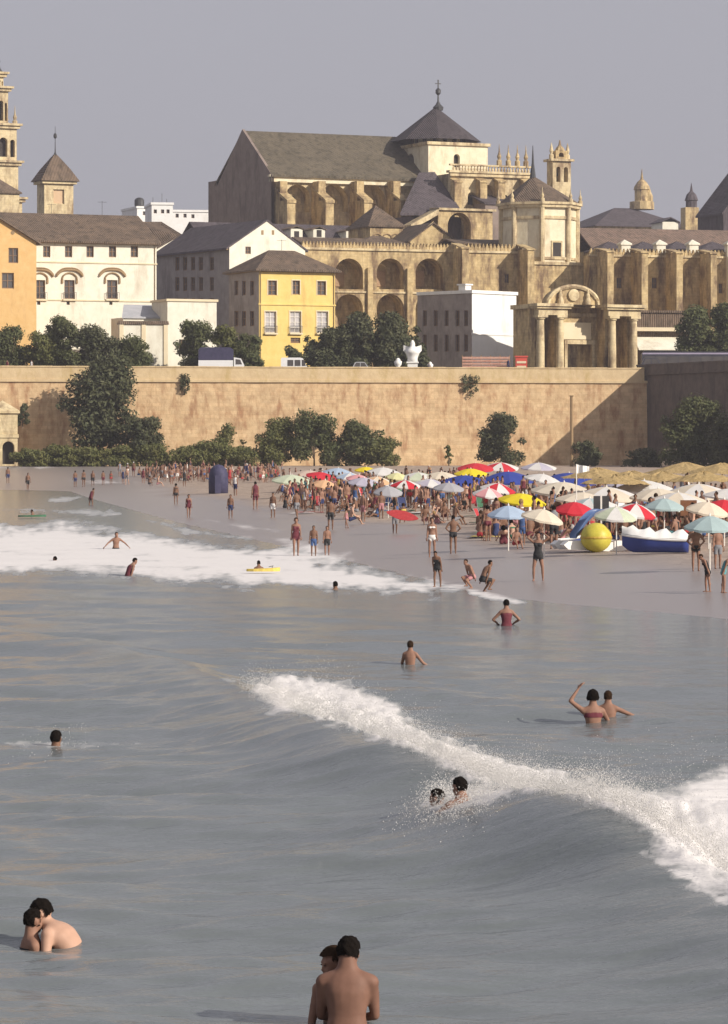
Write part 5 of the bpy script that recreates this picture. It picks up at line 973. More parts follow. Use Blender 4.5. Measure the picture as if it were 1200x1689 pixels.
def make_body(pose, female=False, voxel=.014, hair='short', suit='trunks', build=1.0):
    """one continuous body from tapered limbs and lofted torso; returns body, hair and clothing meshes, posed, feet at z=0. Faces +y."""
    g = lambda k, d: pose.get(k, d)
    lean, side = g('lean', 0), g('side', 0)
    pel = V3(0, 0, .93); fw = 1.0 if not female else .93
    prof = [(-.11,.10,.085),(-.05,.155,.115),(.02,.168 if not female else .178,.118),(.10,.155,.105),(.20,.136 if not female else .122,.096),(.30,.150 if not female else .132,.108),(.39,.168*fw,.116),(.46,.172*fw,.105),(.505,.152*fw,.092),(.535,.128*fw,.080),(.56,.098*fw,.072),(.585,.076*fw,.068),(.66,.061*fw,.062)]
    prof = [(t, rx*build, ry*build) for (t, rx, ry) in prof]
    def spine(t):
        n = 12; p = V3(0,0,0); 
        for i in range(n):
            u = t*(i+.5)/n; an = lean*min(1, max(0, u/.42)); sd = side*min(1, max(0, u/.42)); dz = t/n
            p += V3(math.sin(R(sd)), math.sin(R(an)), math.cos(R(an)))*dz
        an = lean*min(1, max(0, t/.42)); return pel+p, an
    mb = MB(); n = 18; segs = []
    rings = []
    for (t, rx, ry) in prof:
        c, an = spine(t); tw = R(g('twist', 0)*min(1, max(0, t/.42)))
        Xa = V3(math.cos(tw), math.sin(tw), 0); Ya = rotx((-math.sin(tw), math.cos(tw), 0), -an)
        rings.append([c+Xa*rx*math.copysign(abs(math.cos(2*math.pi*k/n))**.85, math.cos(2*math.pi*k/n))+Ya*ry*math.sin(2*math.pi*k/n) for k in range(n)])
    vs = [p for r_ in rings for p in r_]; fs = [(i*n+k, i*n+(k+1)%n, (i+1)*n+(k+1)%n, (i+1)*n+k) for i in range(len(rings)-1) for k in range(n)]+[tuple(range(n-1,-1,-1)), tuple((len(rings)-1)*n+k for k in range(n))]
    mb.add(vs, fs)
    for (t0, t1, nm) in ((-.1,.08,'pelvis'),(.08,.27,'waist'),(.27,.36,'rib'),(.36,.45,'bust'),(.45,.54,'top')): segs.append((spine(t0)[0], spine(t1)[0], .14, nm))
    cs, an = spine(.470); tw = R(g('twist', 0)); CXa = V3(math.cos(tw), math.sin(tw), 0); CYa = rotx((-math.sin(tw), math.cos(tw), 0), -an); CZa = CXa.cross(CYa)
    ch = lambda v: CXa*v[0]+CYa*v[1]+CZa*v[2]
    fingers = MB(); J = {}
    for s, key in ((1, 'R'), (-1, 'L')):
        ud, fd = g('arm'+key, ((.15*s, .05, -1), (.08*s, .2, -1))); ud = ch(Vector(ud).normalized()); fd = ch(Vector(fd).normalized())
        sh = cs+CXa*s*.172*fw*build; el = sh+ud*.29; wr = el+fd*.25; hd = wr+fd*.09
        capsule(mb, cs+CXa*s*.08+CZa*.03, sh, .068*build, .060*build); capsule(mb, sh, el, .054*build*fw, .040*fw, 1.06); capsule(mb, el, wr, .041*fw, .026, 1.08)
        sidev = fd.cross(V3(0,0,1)); sidev = sidev.normalized() if sidev.length > .1 else V3(1,0,0); nv = sidev.cross(fd)
        ellipsoid(mb, wr+fd*.05, (sidev, nv, fd), .040, .018, .055, 10, 6)
        segs += [(sh, el, .05, 'arm'), (el, wr, .035, 'arm'), (wr, hd+fd*.08, .03, 'arm')]
        for k, ln in enumerate((.068, .078, .073, .058)):
            b0 = wr+fd*.085+sidev*(.028-.0185*k); m1 = b0+(fd-nv*.15).normalized()*ln*.55; e1 = m1+(fd-nv*.7).normalized()*ln*.5; fingers.tube([b0-fd*.02, b0, m1, e1], [.0095,.0095,.0085,.006], 6)
        tb = wr+fd*.025+sidev*.032*s*1; tdir = (fd*.75+sidev*s*.6).normalized(); fingers.tube([wr+fd*.02+sidev*.015*s, tb, tb+tdir*.035, tb+(tdir+fd*.4).normalized()*.062], [.013,.012,.0105,.007], 6)
        J['wr'+key] = wr
    for s, key in ((1, 'R'), (-1, 'L')):
        td, sd_ = g('leg'+key, ((.05*s, .02, -1), (.0, -.03, -1))); td = Vector(td).normalized(); sd_ = Vector(sd_).normalized()
        hp = pel+V3(s*.088*build, 0, -.04); kn = hp+td*.42; ak = kn+sd_*.41
        capsule(mb, hp, kn, .088*build, .056, 1.02); capsule(mb, kn+sd_*.03-td*.01, ak, .054, .034, 1.12)
        ellipsoid(mb, hp+V3(s*.0,-.055,-.02), (V3(1,0,0), V3(0,1,0), V3(0,0,1)), .088*build, .085, .095)
        calf = kn+sd_*.12-V3(0,.02,0); ellipsoid(mb, calf, (V3(1,0,0), V3(0,1,0), V3(0,0,1)), .048, .052, .10)
        fdv = Vector(g('foot'+key, (.12*s, 1, 0))).normalized(); sole = V3(0,0,-.045) if abs(sd_.z) > .5 else sd_*.04
        capsule(mb, ak+sole*.7-fdv*.03, ak+sole*.9+fdv*.13, .036, .026)
        segs += [(hp, hp.lerp(kn, .16), .085, 'thigh0'), (hp.lerp(kn,.16), hp.lerp(kn,.62), .075, 'thigh1'), (hp.lerp(kn,.62), kn, .06, 'leg'), (kn, ak, .05, 'leg'), (ak, ak+fdv*.15, .05, 'leg')]
    # head
    nk, an2 = spine(g('neck', .59)); hy, hpit = g('head', (0, 0)); B = Matrix.Rotation(R(hy), 3, 'Z') @ Matrix.Rotation(R(-an2*.55-hpit), 3, 'X')
    HX, HYv, HZ = B @ V3(1,0,0), B @ V3(0,1,0), B @ V3(0,0,1); hc = nk+HZ*.115+HYv*.022
    hs_ = g('hs', 1.0); hc = hc+HZ*.115*(hs_-1); hp_ = lambda x, y, z: hc+(HX*x+HYv*y+HZ*z)*hs_
    ellipsoid(mb, hp_(0,-.012,.022), (HX,HYv,HZ), .076*hs_, .096*hs_, .098*hs_, 16, 10); ellipsoid(mb, hp_(0,.030,-.055), (HX,HYv,HZ), .058*hs_, .062*hs_, .068*hs_, 14, 8)
    ellipsoid(mb, hp_(0,.098,-.030), (HX,HYv,HZ), .013, .020, .016); ellipsoid(mb, hp_(0,.088,-.010), (HX,HYv,HZ), .010, .016, .030); ellipsoid(mb, hp_(0,.074,-.105), (HX,HYv,HZ), .026, .020, .018)
    for s in (-1, 1):
        ellipsoid(mb, hp_(s*.078,-.008,-.010), (HX,HYv,HZ), .010, .019, .030); ellipsoid(mb, hp_(s*.032,.078,.026), (HX,HYv,HZ), .026, .014, .010); ellipsoid(mb, hp_(s*.038,.062,-.040), (HX,HYv,HZ), .024, .022, .022)
    ellipsoid(mb, hp_(0,.088,-.066), (HX,HYv,HZ), .024, .012, .010)
    segs += [(hp_(0,0,-.05), hp_(0,0,.05), .09, 'head'), (spine(.56)[0], spine(.64)[0], .055, 'neck')]
    if female:
        for s in (-1, 1): c, a_ = spine(.375); ellipsoid(mb, c+CXa*s*.075+CYa*.085, (CXa, CYa, CZa), .062, .052, .060)
    tmp = link('tmp', mb.mesh('tmp', [])); md = tmp.modifiers.new('r', 'REMESH'); md.mode = 'VOXEL'; md.voxel_size = voxel
    sm = tmp.modifiers.new('s', 'SMOOTH'); sm.iterations = 22 if voxel < .0125 else 4 if voxel < .02 else 2; sm.factor = .5
    dg = bpy.context.evaluated_depsgraph_get(); ev = tmp.evaluated_get(dg); em = ev.to_mesh()
    nv = len(em.vertices); co = np.empty(nv*3, np.float32); em.vertices.foreach_get('co', co); co = co.reshape(-1,3).astype(float)
    no = np.empty(nv*3, np.float32); em.vertices.foreach_get('normal', no); no = no.reshape(-1,3).astype(float)
    npoly = len(em.polygons); lv = np.empty(len(em.loops), np.int32); em.loops.foreach_get('vertex_index', lv); lt = np.empty(npoly, np.int32); em.polygons.foreach_get('loop_total', lt)
    ev.to_mesh_clear(); tdata = tmp.data; bpy.data.objects.remove(tmp); bpy.data.meshes.remove(tdata)
    ok = (lt == 4).all(); fcs = lv.reshape(-1, 4) if ok else None
    # nearest limb of every vertex
    best = np.full(nv, 1e9); lab = np.zeros(nv, int)
    names = sorted({s_[3] for s_ in segs})
    for (a, b, r_, nm) in segs:
        a = np.array(a); e = np.array(b)-a; t = np.clip(((co-a)@e)/(e@e+1e-9), 0, 1); d = np.linalg.norm(co-a-t[:,None]*e, axis=1)-r_*(1 if nm != 'arm' else .9); u = d < best; best[u] = d[u]; lab[u] = names.index(nm)
    isn = lambda *k: np.isin(lab, [names.index(x) for x in k if x in names])
    lowz = co[:,2].min(); shift = np.array([0, 0, -lowz])
    co2 = co+shift; body = MB(); body.add(co2.tolist(), fcs.tolist()); 
    off = len(body.v); body.v += [tuple(np.array(v)+shift) for v in fingers.v]; body.f += [tuple(i+off for i in f) for f in fingers.f]; body.m += [0]*len(fingers.f)
    def shell_of(mask, dist, name):
        fm = mask[fcs].all(1); ff = fcs[fm]
        if len(ff) == 0: return None
        uq, inv = np.unique(ff, return_inverse=True); inv = inv.reshape(ff.shape)
        dd = dist[uq][:,None] if hasattr(dist, '__len__') else dist; q_ = MB(); q_.add((co2[uq]+no[uq]*dd).tolist(), inv.tolist()); return q_.mesh(name, [None], True)
    hl = (co-np.array(hc)); hx, hy_, hz = hl@np.array(HX), hl@np.array(HYv), hl@np.array(HZ); hd = isn('head')
    hr = hd & (((hy_ < .028) & (hz > -.045-.055*(hy_ < -.03))) | ((hz > .068) & (hy_ < .080))) & ~((np.abs(hx) > .070) & (hy_ > -.03) & (hz < .028))
    rr_ = np.random.default_rng(int(abs(lean)*7+hy+91)); out = {'body': body.mesh('body', [None], True)}
    hdist = .010+.006*rr_.random(nv)+.006*np.sin(co[:,0]*90+co[:,2]*60)*np.sin(co[:,1]*80)
    if hair == 'long':
        hr = hr | ((isn('neck', 'head')) & (hy_ < .0) & (hz > -.17)); hdist = .022+.010*rr_.random(nv)
    out['hair'] = shell_of(hr, hdist, 'hair') if hair != 'none' else None
    if suit == 'trunks': mk = isn('pelvis', 'thigh0', 'thigh1'); out['swim_trunks'] = shell_of(mk, .011, 'swim_trunks')
    elif suit == 'briefs': out['swim_briefs'] = shell_of(isn('pelvis', 'thigh0'), .008, 'swim_briefs')
    elif suit == 'bikini': out['bikini_bottom'] = shell_of(isn('pelvis', 'thigh0'), .007, 'bikini_bottom'); out['bikini_top'] = shell_of(isn('bust'), .008, 'bikini_top')
    elif suit == 'onepiece': out['swimsuit'] = shell_of(isn('pelvis', 'thigh0', 'waist', 'rib', 'bust'), .008, 'swimsuit')
    elif suit == 'shirt': out['shirt'] = shell_of(isn('waist', 'rib', 'bust', 'top'), .014, 'shirt'); out['swim_trunks'] = shell_of(isn('pelvis', 'thigh0', 'thigh1'), .011, 'swim_trunks')
    out = {k: v for k, v in out.items() if v is not None}
    ey = MB()
    for s in (-1, 1): ellipsoid(ey, hp_(s*.032,.083,.008)+Vector(shift), (HX,HYv,HZ), .011, .007, .006, 8, 6)
    if voxel < .02: out['eyes'] = ey.mesh('eyes', [None], True)
    out['height'] = float((np.array(hp_(0,-.01,.12))+shift)[2])+.016; return out
SK = {}
def skin(k):
    c = {'tan': ((.205,.112,.078),(.30,.165,.115)), 'brown': ((.15,.078,.055),(.225,.12,.085)), 'deep': ((.15,.08,.052),(.21,.115,.076)), 'fair': ((.40,.24,.17),(.50,.31,.225))}[k]; return mat('skin_'+k, *c, rough=.62, scale=7, spec=.22, detail=8, ramp=(.25,.75))  # tan, brown and deep are darkened to imitate backlit bodies
HAIR = {'black': (.008,.006,.005), 'brown': (.030,.017,.010), 'grey': (.35,.33,.32), 'fair': (.25,.16,.07)}
SUITS = {'black': (.02,.02,.022), 'navy': (.025,.035,.10), 'red': (.36,.035,.04), 'blue': (.045,.085,.20), 'white': (.62,.60,.58), 'green': (.045,.13,.07), 'yellow': (.55,.42,.10), 'grey': (.17,.17,.185), 'pink': (.36,.17,.18), 'maroon': (.11,.022,.032), 'turquoise': (.09,.24,.26)}
def hairm(k): c = HAIR[k]; return mat('hair_'+k, c, tuple(x*1.7 for x in c), rough=.95, scale=30, spec=.08, bump=.6)
def suitm(k): c = SUITS[k]; return mat('cloth_'+k, c, tuple(min(1, x*1.25+.01) for x in c), rough=.85, scale=12)
def set_mat(o, m): o.material_slots[0].link = 'OBJECT'; o.material_slots[0].material = m
def person(meshes, label, loc, rz, sc=1.0, sk='tan', hr='black', su='black', group=None, sub=None, top=None):
    b = link('person', meshes['body']); set_mat(b, skin(sk)); tag(b, label, 'person', group); b.location = loc; b.rotation_euler = (0, 0, R(rz)); b.scale = (sc, sc, sc)
    for k, me in meshes.items():
        if k in ('body', 'height'): continue
        c = link(k, me, b); set_mat(c, hairm(hr) if k == 'hair' else M_dark if k == 'eyes' else suitm(top) if (top and k in ('shirt', 'bikini_top')) else suitm(su))
    return b
ST = dict()
WALK = dict(legR=((.03,.34,-1),(.0,-.10,-1)), legL=((-.03,-.22,-1),(0,-.42,-1)), armR=((.12,-.28,-1),(.05,.05,-1)), armL=((-.12,.3,-1),(-.05,.5,-1)), lean=4)
AKIM = dict(armR=((.62,-.1,-.9),(-.72,.35,-.75)), armL=((-.62,-.1,-.9),(.72,.35,-.75)))
HEADH = dict(armR=((.72,.15,.55),(-.75,-.05,.62)), armL=((-.72,.15,.55),(.75,-.05,.62)), lean=-3, legR=((.16,.1,-1),(.02,-.1,-1)), legL=((-.16,-.1,-1),(-.02,-.15,-1)))
SIT = dict(legR=((.12,1,.35),(.0,.55,-1)), legL=((-.12,1,.28),(.0,.6,-1)), lean=14, armR=((.25,.5,-1),(-.1,1,-.2)), armL=((-.25,.5,-1),(.1,1,-.2)))
LIE = dict(legR=((.08,1,-.06),(.0,1,-.04)), legL=((-.1,1,.30),(0,1,-.55)), lean=-62, armR=((.3,-.5,-1),(.2,.1,-1)), armL=((-.3,-.5,-1),(-.2,.1,-1)), footR=(.1,.2,1), footL=(-.1,1,0))
CROUCH = dict(legR=((.14,1,-.1),(.0,-.75,-1)), legL=((-.14,.9,-.35),(0,-.8,-.9)), lean=48, armR=((.2,.5,-1),(.0,.5,-1)), armL=((-.2,.6,-1),(.0,.4,-1)), head=(0,-20))
BEND = dict(lean=38, armR=((.15,.35,-1),(0,.3,-1)), armL=((-.15,.35,-1),(0,.3,-1)), legR=((.1,.1,-1),(0,-.05,-1)), legL=((-.1,-.1,-1),(0,-.1,-1)))
WADE = dict(armR=((.85,.1,-.65),(.5,.3,-.5)), armL=((-.85,.1,-.6),(-.5,.3,-.5)), lean=6, side=-4)
CARRY = dict(armR=((.5,.35,-.9),(-.3,.9,.1)), armL=((-.5,.35,-.9),(.3,.9,.1)), legR=((.05,.2,-1),(0,-.1,-1)), legL=((-.05,-.2,-1),(0,-.25,-1)))
FAR = .026
LB = {'stand_m': make_body(ST, False, FAR), 'walk_m': make_body(WALK, False, FAR), 'stand_w': make_body(ST, True, FAR, 'long', 'bikini'), 'walk_w': make_body(WALK, True, FAR, 'long', 'onepiece'),
      'akim_m': make_body(AKIM, False, FAR, 'short', 'briefs'), 'sit_m': make_body(SIT, False, FAR), 'sit_w': make_body(SIT, True, FAR, 'long', 'bikini'), 'lie_w': make_body(LIE, True, FAR, 'long', 'onepiece'),
      'head_w': make_body(HEADH, True, .018, 'short', 'onepiece'), 'crouch_m': make_body(CROUCH, False, .02), 'bend_w': make_body(BEND, True, .02, 'short', 'onepiece'), 'wade_m': make_body(WADE, False, .02), 'carry_m': make_body(CARRY, False, FAR), 'shirt_m': make_body(ST, False, FAR, 'short', 'shirt')}
def on_ground(key, px, yfeet, ytop, rz, label, **k):  # feet at a pixel on the sand or in the shallows; height from the pixel rows
    p = ground(px, yfeet); hgt = (yfeet-ytop)/F*p.y; sc = hgt/LB[key]['height']; sc = min(max(sc, .62), 1.12)
    return person(LB[key], label, (p.x, p.y, p.z-.01), rz, sc, **k)
# ---- the couple nearest the camera: a man from behind holding a woman
mm = make_body(dict(armR=((.10,.40,-1),(-.75,.85,-.15)), armL=((-.10,.36,-1),(.75,.75,-.1)), lean=6, head=(-8,10), hs=1.10, neck=.568, legR=((.1,.1,-1),(0,-.1,-1)), legL=((-.1,.1,-1),(0,-.1,-1))), False, .0105, 'short', 'trunks', 1.10)
D = F*H/(1699-HY); X = (572-CX)/F*D; zt = H+(HY-1544)/F*D; sc = 1.0
person(mm, 'dark haired bather with broad bare back embracing a companion, seen from behind', (X, D, zt-mm['height']*sc), -4, sc, 'brown', 'black', 'black')
fw_ = make_body(dict(armR=((.2,.3,-1),(0,.6,-1)), armL=((-.2,.3,-1),(0,.6,-1)), lean=6, head=(-62,8), hs=1.05, neck=.575), True, .0105, 'long', 'bikini')
sc = .96; D2 = D+.34; zt = H+(HY-1559)/F*D2
person(fw_, 'dark haired companion looking over the shoulder of the broad backed bather', ((557-CX)/F*D2, D2, zt-fw_['height']*sc), 176, sc, 'tan', 'brown', 'black')
# ---- the pair low in the water at the left: pale back bent over
mm2 = make_body(dict(armR=((.35,.75,-.7),(-.3,1,-.1)), armL=((-.35,.75,-.7),(.3,1,-.1)), lean=54, head=(25,-10), hs=1.08), False, .0115, 'short', 'trunks', 1.08)
D = F*H/(1546-HY); zt = H+(HY-1483)/F*D
person(mm2, 'pale backed bather bent forward low in the water holding a companion', ((128-CX)/F*D, D, zt-mm2['height']), 66, 1.0, 'fair', 'black', 'navy')
fw2 = make_body(dict(armR=((.15,.3,-1),(0,.3,-1)), armL=((-.15,.3,-1),(0,.3,-1)), lean=0, head=(20,4)), True, .0115, 'short', 'bikini')
D2 = D-.06; zt = H+(HY-1498)/F*D2
person(fw2, 'companion facing the pale backed bather, only head above the water', ((50-CX)/F*D2, D2+.1, zt-fw2['height']*.95), -72, .95, 'tan', 'black', 'black')
# ---- swimmers
def in_water(meshes, label, px, yw, ytop, rz, sc, **k):
    Ds = np.linspace(25, 330, 9000); Xs = (px-CX)/F*Ds; hit = (H+(HY-yw)/F*Ds) <= sea_height(Xs, Ds, np.full(Ds.shape, .4)); D = float(Ds[int(np.argmax(hit))])
    zt = H+(HY-ytop)/F*D; return person(meshes, label, ((px-CX)/F*D, D, zt-meshes['height']*sc), rz, sc, **k)
HEADB = make_body(ST, False, .014); HEADW = make_body(dict(head=(30,0)), True, .014, 'long', 'onepiece')
in_water(HEADB, 'swimmer alone with only a dark haired head above the grey swell', 92, 1230, 1203, -15, 1.0, sk='deep')
sw = make_body(dict(armR=((.75,.5,-.4),(.5,.9,-.1)), armL=((-.7,.5,-.5),(-.6,.6,-.3)), lean=14, head=(20,0)), False, .013)
in_water(sw, 'dark haired swimmer in the splash below the breaking wave', 765, 1322, 1281, 20, .92, sk='tan')
dv = make_body(dict(armR=((.3,1,.2),(.1,1,.1)), armL=((-.3,1,-.2),(-.1,1,-.1)), lean=62, head=(0,-25)), False, .014)
in_water(dv, 'swimmer face down in the splash beside the breaking wave', 768, 1314, 1301, 70, .9, sk='tan')
ra = make_body(dict(armL=((-.8,.05,.62),(.62,.15,.85)), armR=((.5,.5,-.7),(.3,.9,-.4)), lean=4, head=(-5,0)), True, .012, 'long', 'bikini')
in_water(ra, 'bather with raised left arm beside a smaller companion in open water', 978, 1192, 1137, 8, 1.0, sk='tan', hr='black', su='maroon')
in_water(make_body(dict(armR=((.85,.2,-.35),(.8,.2,-.4)), armL=((-.6,.5,-.5),(-.3,.9,-.2)), lean=3), False, .012), 'smaller companion with one arm held out beside the bather with raised arm', 1002, 1182, 1138, -10, .86, sk='tan', hr='brown')
in_water(make_body(dict(armR=((.62,.25,-.8),(.8,.3,-.55)), armL=((-.3,.4,-.9),(.2,.8,-.5)), lean=4, head=(15,0)), False, .013, 'short', 'trunks', .92), 'lone child waist deep with right arm trailing on the water', 676, 1096, 1056, -12, .80, sk='tan', hr='brown')
in_water(make_body(dict(armR=((.75,.25,-.7),(-.55,.7,-.35)), armL=((-.75,.25,-.7),(.55,.7,-.35)), lean=8, head=(-10,0)), True, .014, 'short', 'onepiece'), 'lone bather waist deep with elbows spread near the wet sand', 835, 1032, 988, 5, .95, sk='tan', hr='black', su='maroon')
in_water(HEADB, 'swimmer showing only a dark head beyond the edge of the foam', 553, 972, 958, 30, .95, sk='deep')
in_water(HEADB, 'small dark head of a swimmer inside the white wash', 91, 924, 917, 60, .9, sk='deep')
in_water(LB['wade_m'], 'bather with arms spread standing in the white wash', 191, 905, 877, 190, .95, sk='tan', hr='brown')
in_water(LB['bend_w'], 'bather leaning forward at the lower edge of the white wash', 211, 950, 920, -60, .95, sk='tan', hr='black', su='maroon')
def board(name, label, px, py, L, wd, c, rz, z=.06):
    D = F*(H-z)/(py-HY); o = thing(name, label, 'bodyboard', ((px-CX)/F*D, D, z-.05), R(rz)); mb = MB(); n = 12
    out = [(L/2*math.cos(t)*(1 if math.cos(t) > 0 else .92), wd/2*math.sin(t)) for t in np.linspace(0, 2*math.pi, n, endpoint=False)]; out = [(math.copysign(abs(x)**.8, x), y) for (x, y) in out]
    mb.add([(x,y,0) for (x,y) in out]+[(x,y,.09+.10*max(0,x/L)) for (x,y) in out], [tuple(range(n-1,-1,-1)), tuple(range(n,2*n))]+[(i,(i+1)%n,(i+1)%n+n,i+n) for i in range(n)]); mb.build('deck', suitm(c), o)
    mb = MB(); mb.tube([(L*.3,0,.13),(L*.34,.05,.2),(L*.2,.1,.16)], .012, 5); mb.build('leash', M_iron, o); return o
board('bodyboard', 'bright yellow bodyboard in the white wash', 433, 940, 1.15, .55, 'yellow', 4, .14)
in_water(LB['sit_m'], 'child lying up on the yellow bodyboard', 427, 941, 924, 10, .85, sk='deep')
board('bodyboard', 'green bodyboard on the calm shallows behind the wash', 52, 851, 1.9, .8, 'green', 3, .16)
in_water(LB['sit_m'], 'swimmer holding on to the green bodyboard', 55, 851, 840, 80, .9, sk='deep')
in_water(LB['bend_w'], 'bather wading waist deep in the shallows by the far wash', 150, 833, 805, -40, 1.0, sk='deep', su='maroon')
# ---- people walking and standing on the wet sand
G = on_ground
G('walk_m', 46, 808, 779, 200, 'person in dark trunks walking alone on the far wet sand', sk='deep', su='black')
G('stand_m', 13, 797, 770, 20, 'person standing at the far left edge of the wet sand', sk='deep', su='navy')
for (x, yf, yt, kk, su, lb) in ((124,803,776,'stand_m','navy','leftmost of the group paddling in front of the hedge'), (138,803,775,'stand_w','black','paddler in black bikini within the group before the hedge'), (153,802,776,'walk_m','black','paddler in black trunks within the group before the hedge'), (170,800,776,'stand_m','maroon','paddler in maroon trunks within the group before the hedge'), (183,799,777,'stand_w','red','paddler in red bikini at the right of the group before the hedge')):
    G(kk, x, yf, yt, 180 if x % 2 else 30, lb, sk='deep', su=su)
G('stand_w', 290, 832, 797, 10, 'person in dark bikini standing left of the navy beach tent', sk='deep', su='black')
G('walk_w', 311, 854, 815, 190, 'person in dark swimsuit walking towards the water left of the tent', sk='tan', su='maroon')
G('stand_m', 380, 855, 815, 170, 'person in navy trunks standing before the navy beach tent', sk='deep', su='navy')
G('shirt_m', 388, 818, 783, 150, 'person in a white top right of the navy beach tent', sk='tan', hr='grey', su='navy', top='white')
G('shirt_m', 421, 840, 783, 20, 'person in a dark red top standing tall behind the walkers', sk='tan', su='maroon', top='maroon')
G('stand_m', 450, 854, 812, 160, 'child in white trunks standing near the waterline', sk='deep', su='white')
G('walk_m', 489, 855, 808, 30, 'person in grey trunks walking behind the striding person', sk='deep', su='grey')
G('walk_w', 488, 917, 853, 185, 'person in maroon swimsuit striding along the edge of the wash', sk='tan', su='maroon', hr='brown')
G('stand_m', 517, 917, 866, 175, 'child in blue trunks standing beside another child at the wash', sk='deep', su='blue')
G('stand_m', 539, 916, 867, 190, 'child in black trunks standing close to the child in blue', sk='tan', su='black')
G('stand_m', 545, 874, 822, 5, 'tall person in black trunks with back turned above the two children', sk='deep', su='black')
G('walk_w', 571, 871, 840, 60, 'small child in pink swimsuit walking right of the tall person', sk='tan', su='pink')
G('carry_m', 651, 880, 832, 185, 'person in grey trunks carrying the red board', sk='deep', su='grey')
G('stand_w', 712, 919, 853, 180, 'person in white bikini standing on the wet sand', sk='tan', su='white', hr='brown')
G('akim_m', 747, 913, 849, 5, 'broad person in black trunks with hands on hips', sk='deep', su='black')
G('bend_w', 721, 968, 908, 160, 'person in dark swimsuit bending at the foam edge', sk='deep', su='black')
G('crouch_m', 778, 970, 921, 120, 'person in pink trunks crouching at the waterline', sk='tan', su='pink', hr='brown')
G('crouch_m', 797, 976, 923, -60, 'person in black trunks crouching at the waterline', sk='deep', su='black')
G('head_w', 887, 958, 877, 170, 'slim person in black swimsuit with both hands behind the head', sk='tan', su='black')
G('stand_w', 804, 892, 833, 20, 'person in maroon bikini standing among the parasols', sk='tan', su='maroon')
G('shirt_m', 913, 905, 833, 10, 'person in grey top and black trunks beside the cream parasol', sk='tan', su='black', top='grey')
G('shirt_m', 861, 898, 845, 170, 'person in blue top in front of the yellow parasol', sk='tan', su='blue', top='blue')
G('sit_m', 850, 905, 868, 200, 'person in red trunks sitting on the sand below the yellow parasol', sk='tan', su='red')
G('akim_m', 1147, 942, 866, 185, 'person in black trunks standing by the stern of the blue boat', sk='tan', su='black')
G('stand_m', 1183, 938, 868, 200, 'person in grey trunks standing right of the blue boat', sk='tan', su='grey', hr='grey')
G('bend_w', 1166, 976, 913, 100, 'child in black swimsuit stooping on the sand right of the boat', sk='tan', su='black', hr='brown')
G('bend_w', 1193, 978, 913, -100, 'child in turquoise swimsuit stooping at the right edge', sk='tan', su='turquoise', hr='brown')
# ------------------------------------------------------------------ parasols
PC = {'red': (.62,.035,.055), 'yellow': (.82,.66,.03), 'blue': (.045,.075,.36), 'white': (.74,.73,.71), 'cream': (.76,.68,.55), 'pale green': (.60,.66,.50), 'beige': (.62,.50,.42), 'peach': (.74,.46,.27), 'light blue': (.42,.53,.68), 'pink': (.72,.36,.38), 'grey': (.42,.42,.45), 'aqua grey': (.42,.54,.55), 'lavender': (.52,.50,.60), 'lemon': (.76,.74,.40)}
def cloth(k): c = PC[k]; return mat('canvas_'+k, c, tuple(min(1, x*1.08+.008) for x in c), rough=.8, scale=2.5, transl=.3)
def canopy_mesh(c1, c2, n=8, drop=.36, val=True, sag=.05):
    mb = MB(); sub = 3; N_ = n*sub; rg = [0, .25, .55, .82, 1.0]
    def pt(r, k):
        a = 2*math.pi*k/N_; f = (k % sub)/sub; m_ = math.sin(math.pi*f); rr = r*(1-.045*m_*r); return (rr*math.cos(a), rr*math.sin(a), -drop*(r**1.55)-sag*m_*r*.5)
    for i in range(len(rg)-1):
        for k in range(N_):
            mi = (k//sub) % 2 if c2 else 0
            if rg[i] == 0: mb.add([pt(0,0), pt(rg[1],k), pt(rg[1],k+1)], [(0,1,2)], mi)
            else: mb.add([pt(rg[i],k), pt(rg[i+1],k), pt(rg[i+1],k+1), pt(rg[i],k+1)], [(0,1,2,3)], mi)
    if val:
        for k in range(N_):
            a, b = Vector(pt(1,k)), Vector(pt(1,k+1)); mb.add([a, b, b+V3(0,0,-.07-.02*(k%2)), a+V3(0,0,-.07-.02*((k+1)%2))], [(0,1,2,3)], (k//sub) % 2 if c2 else 0)
    return mb.mesh('canopy', [cloth(c1), cloth(c2)] if c2 else [cloth(c1)], True)
pole_me = None
UC = {}; placed = []
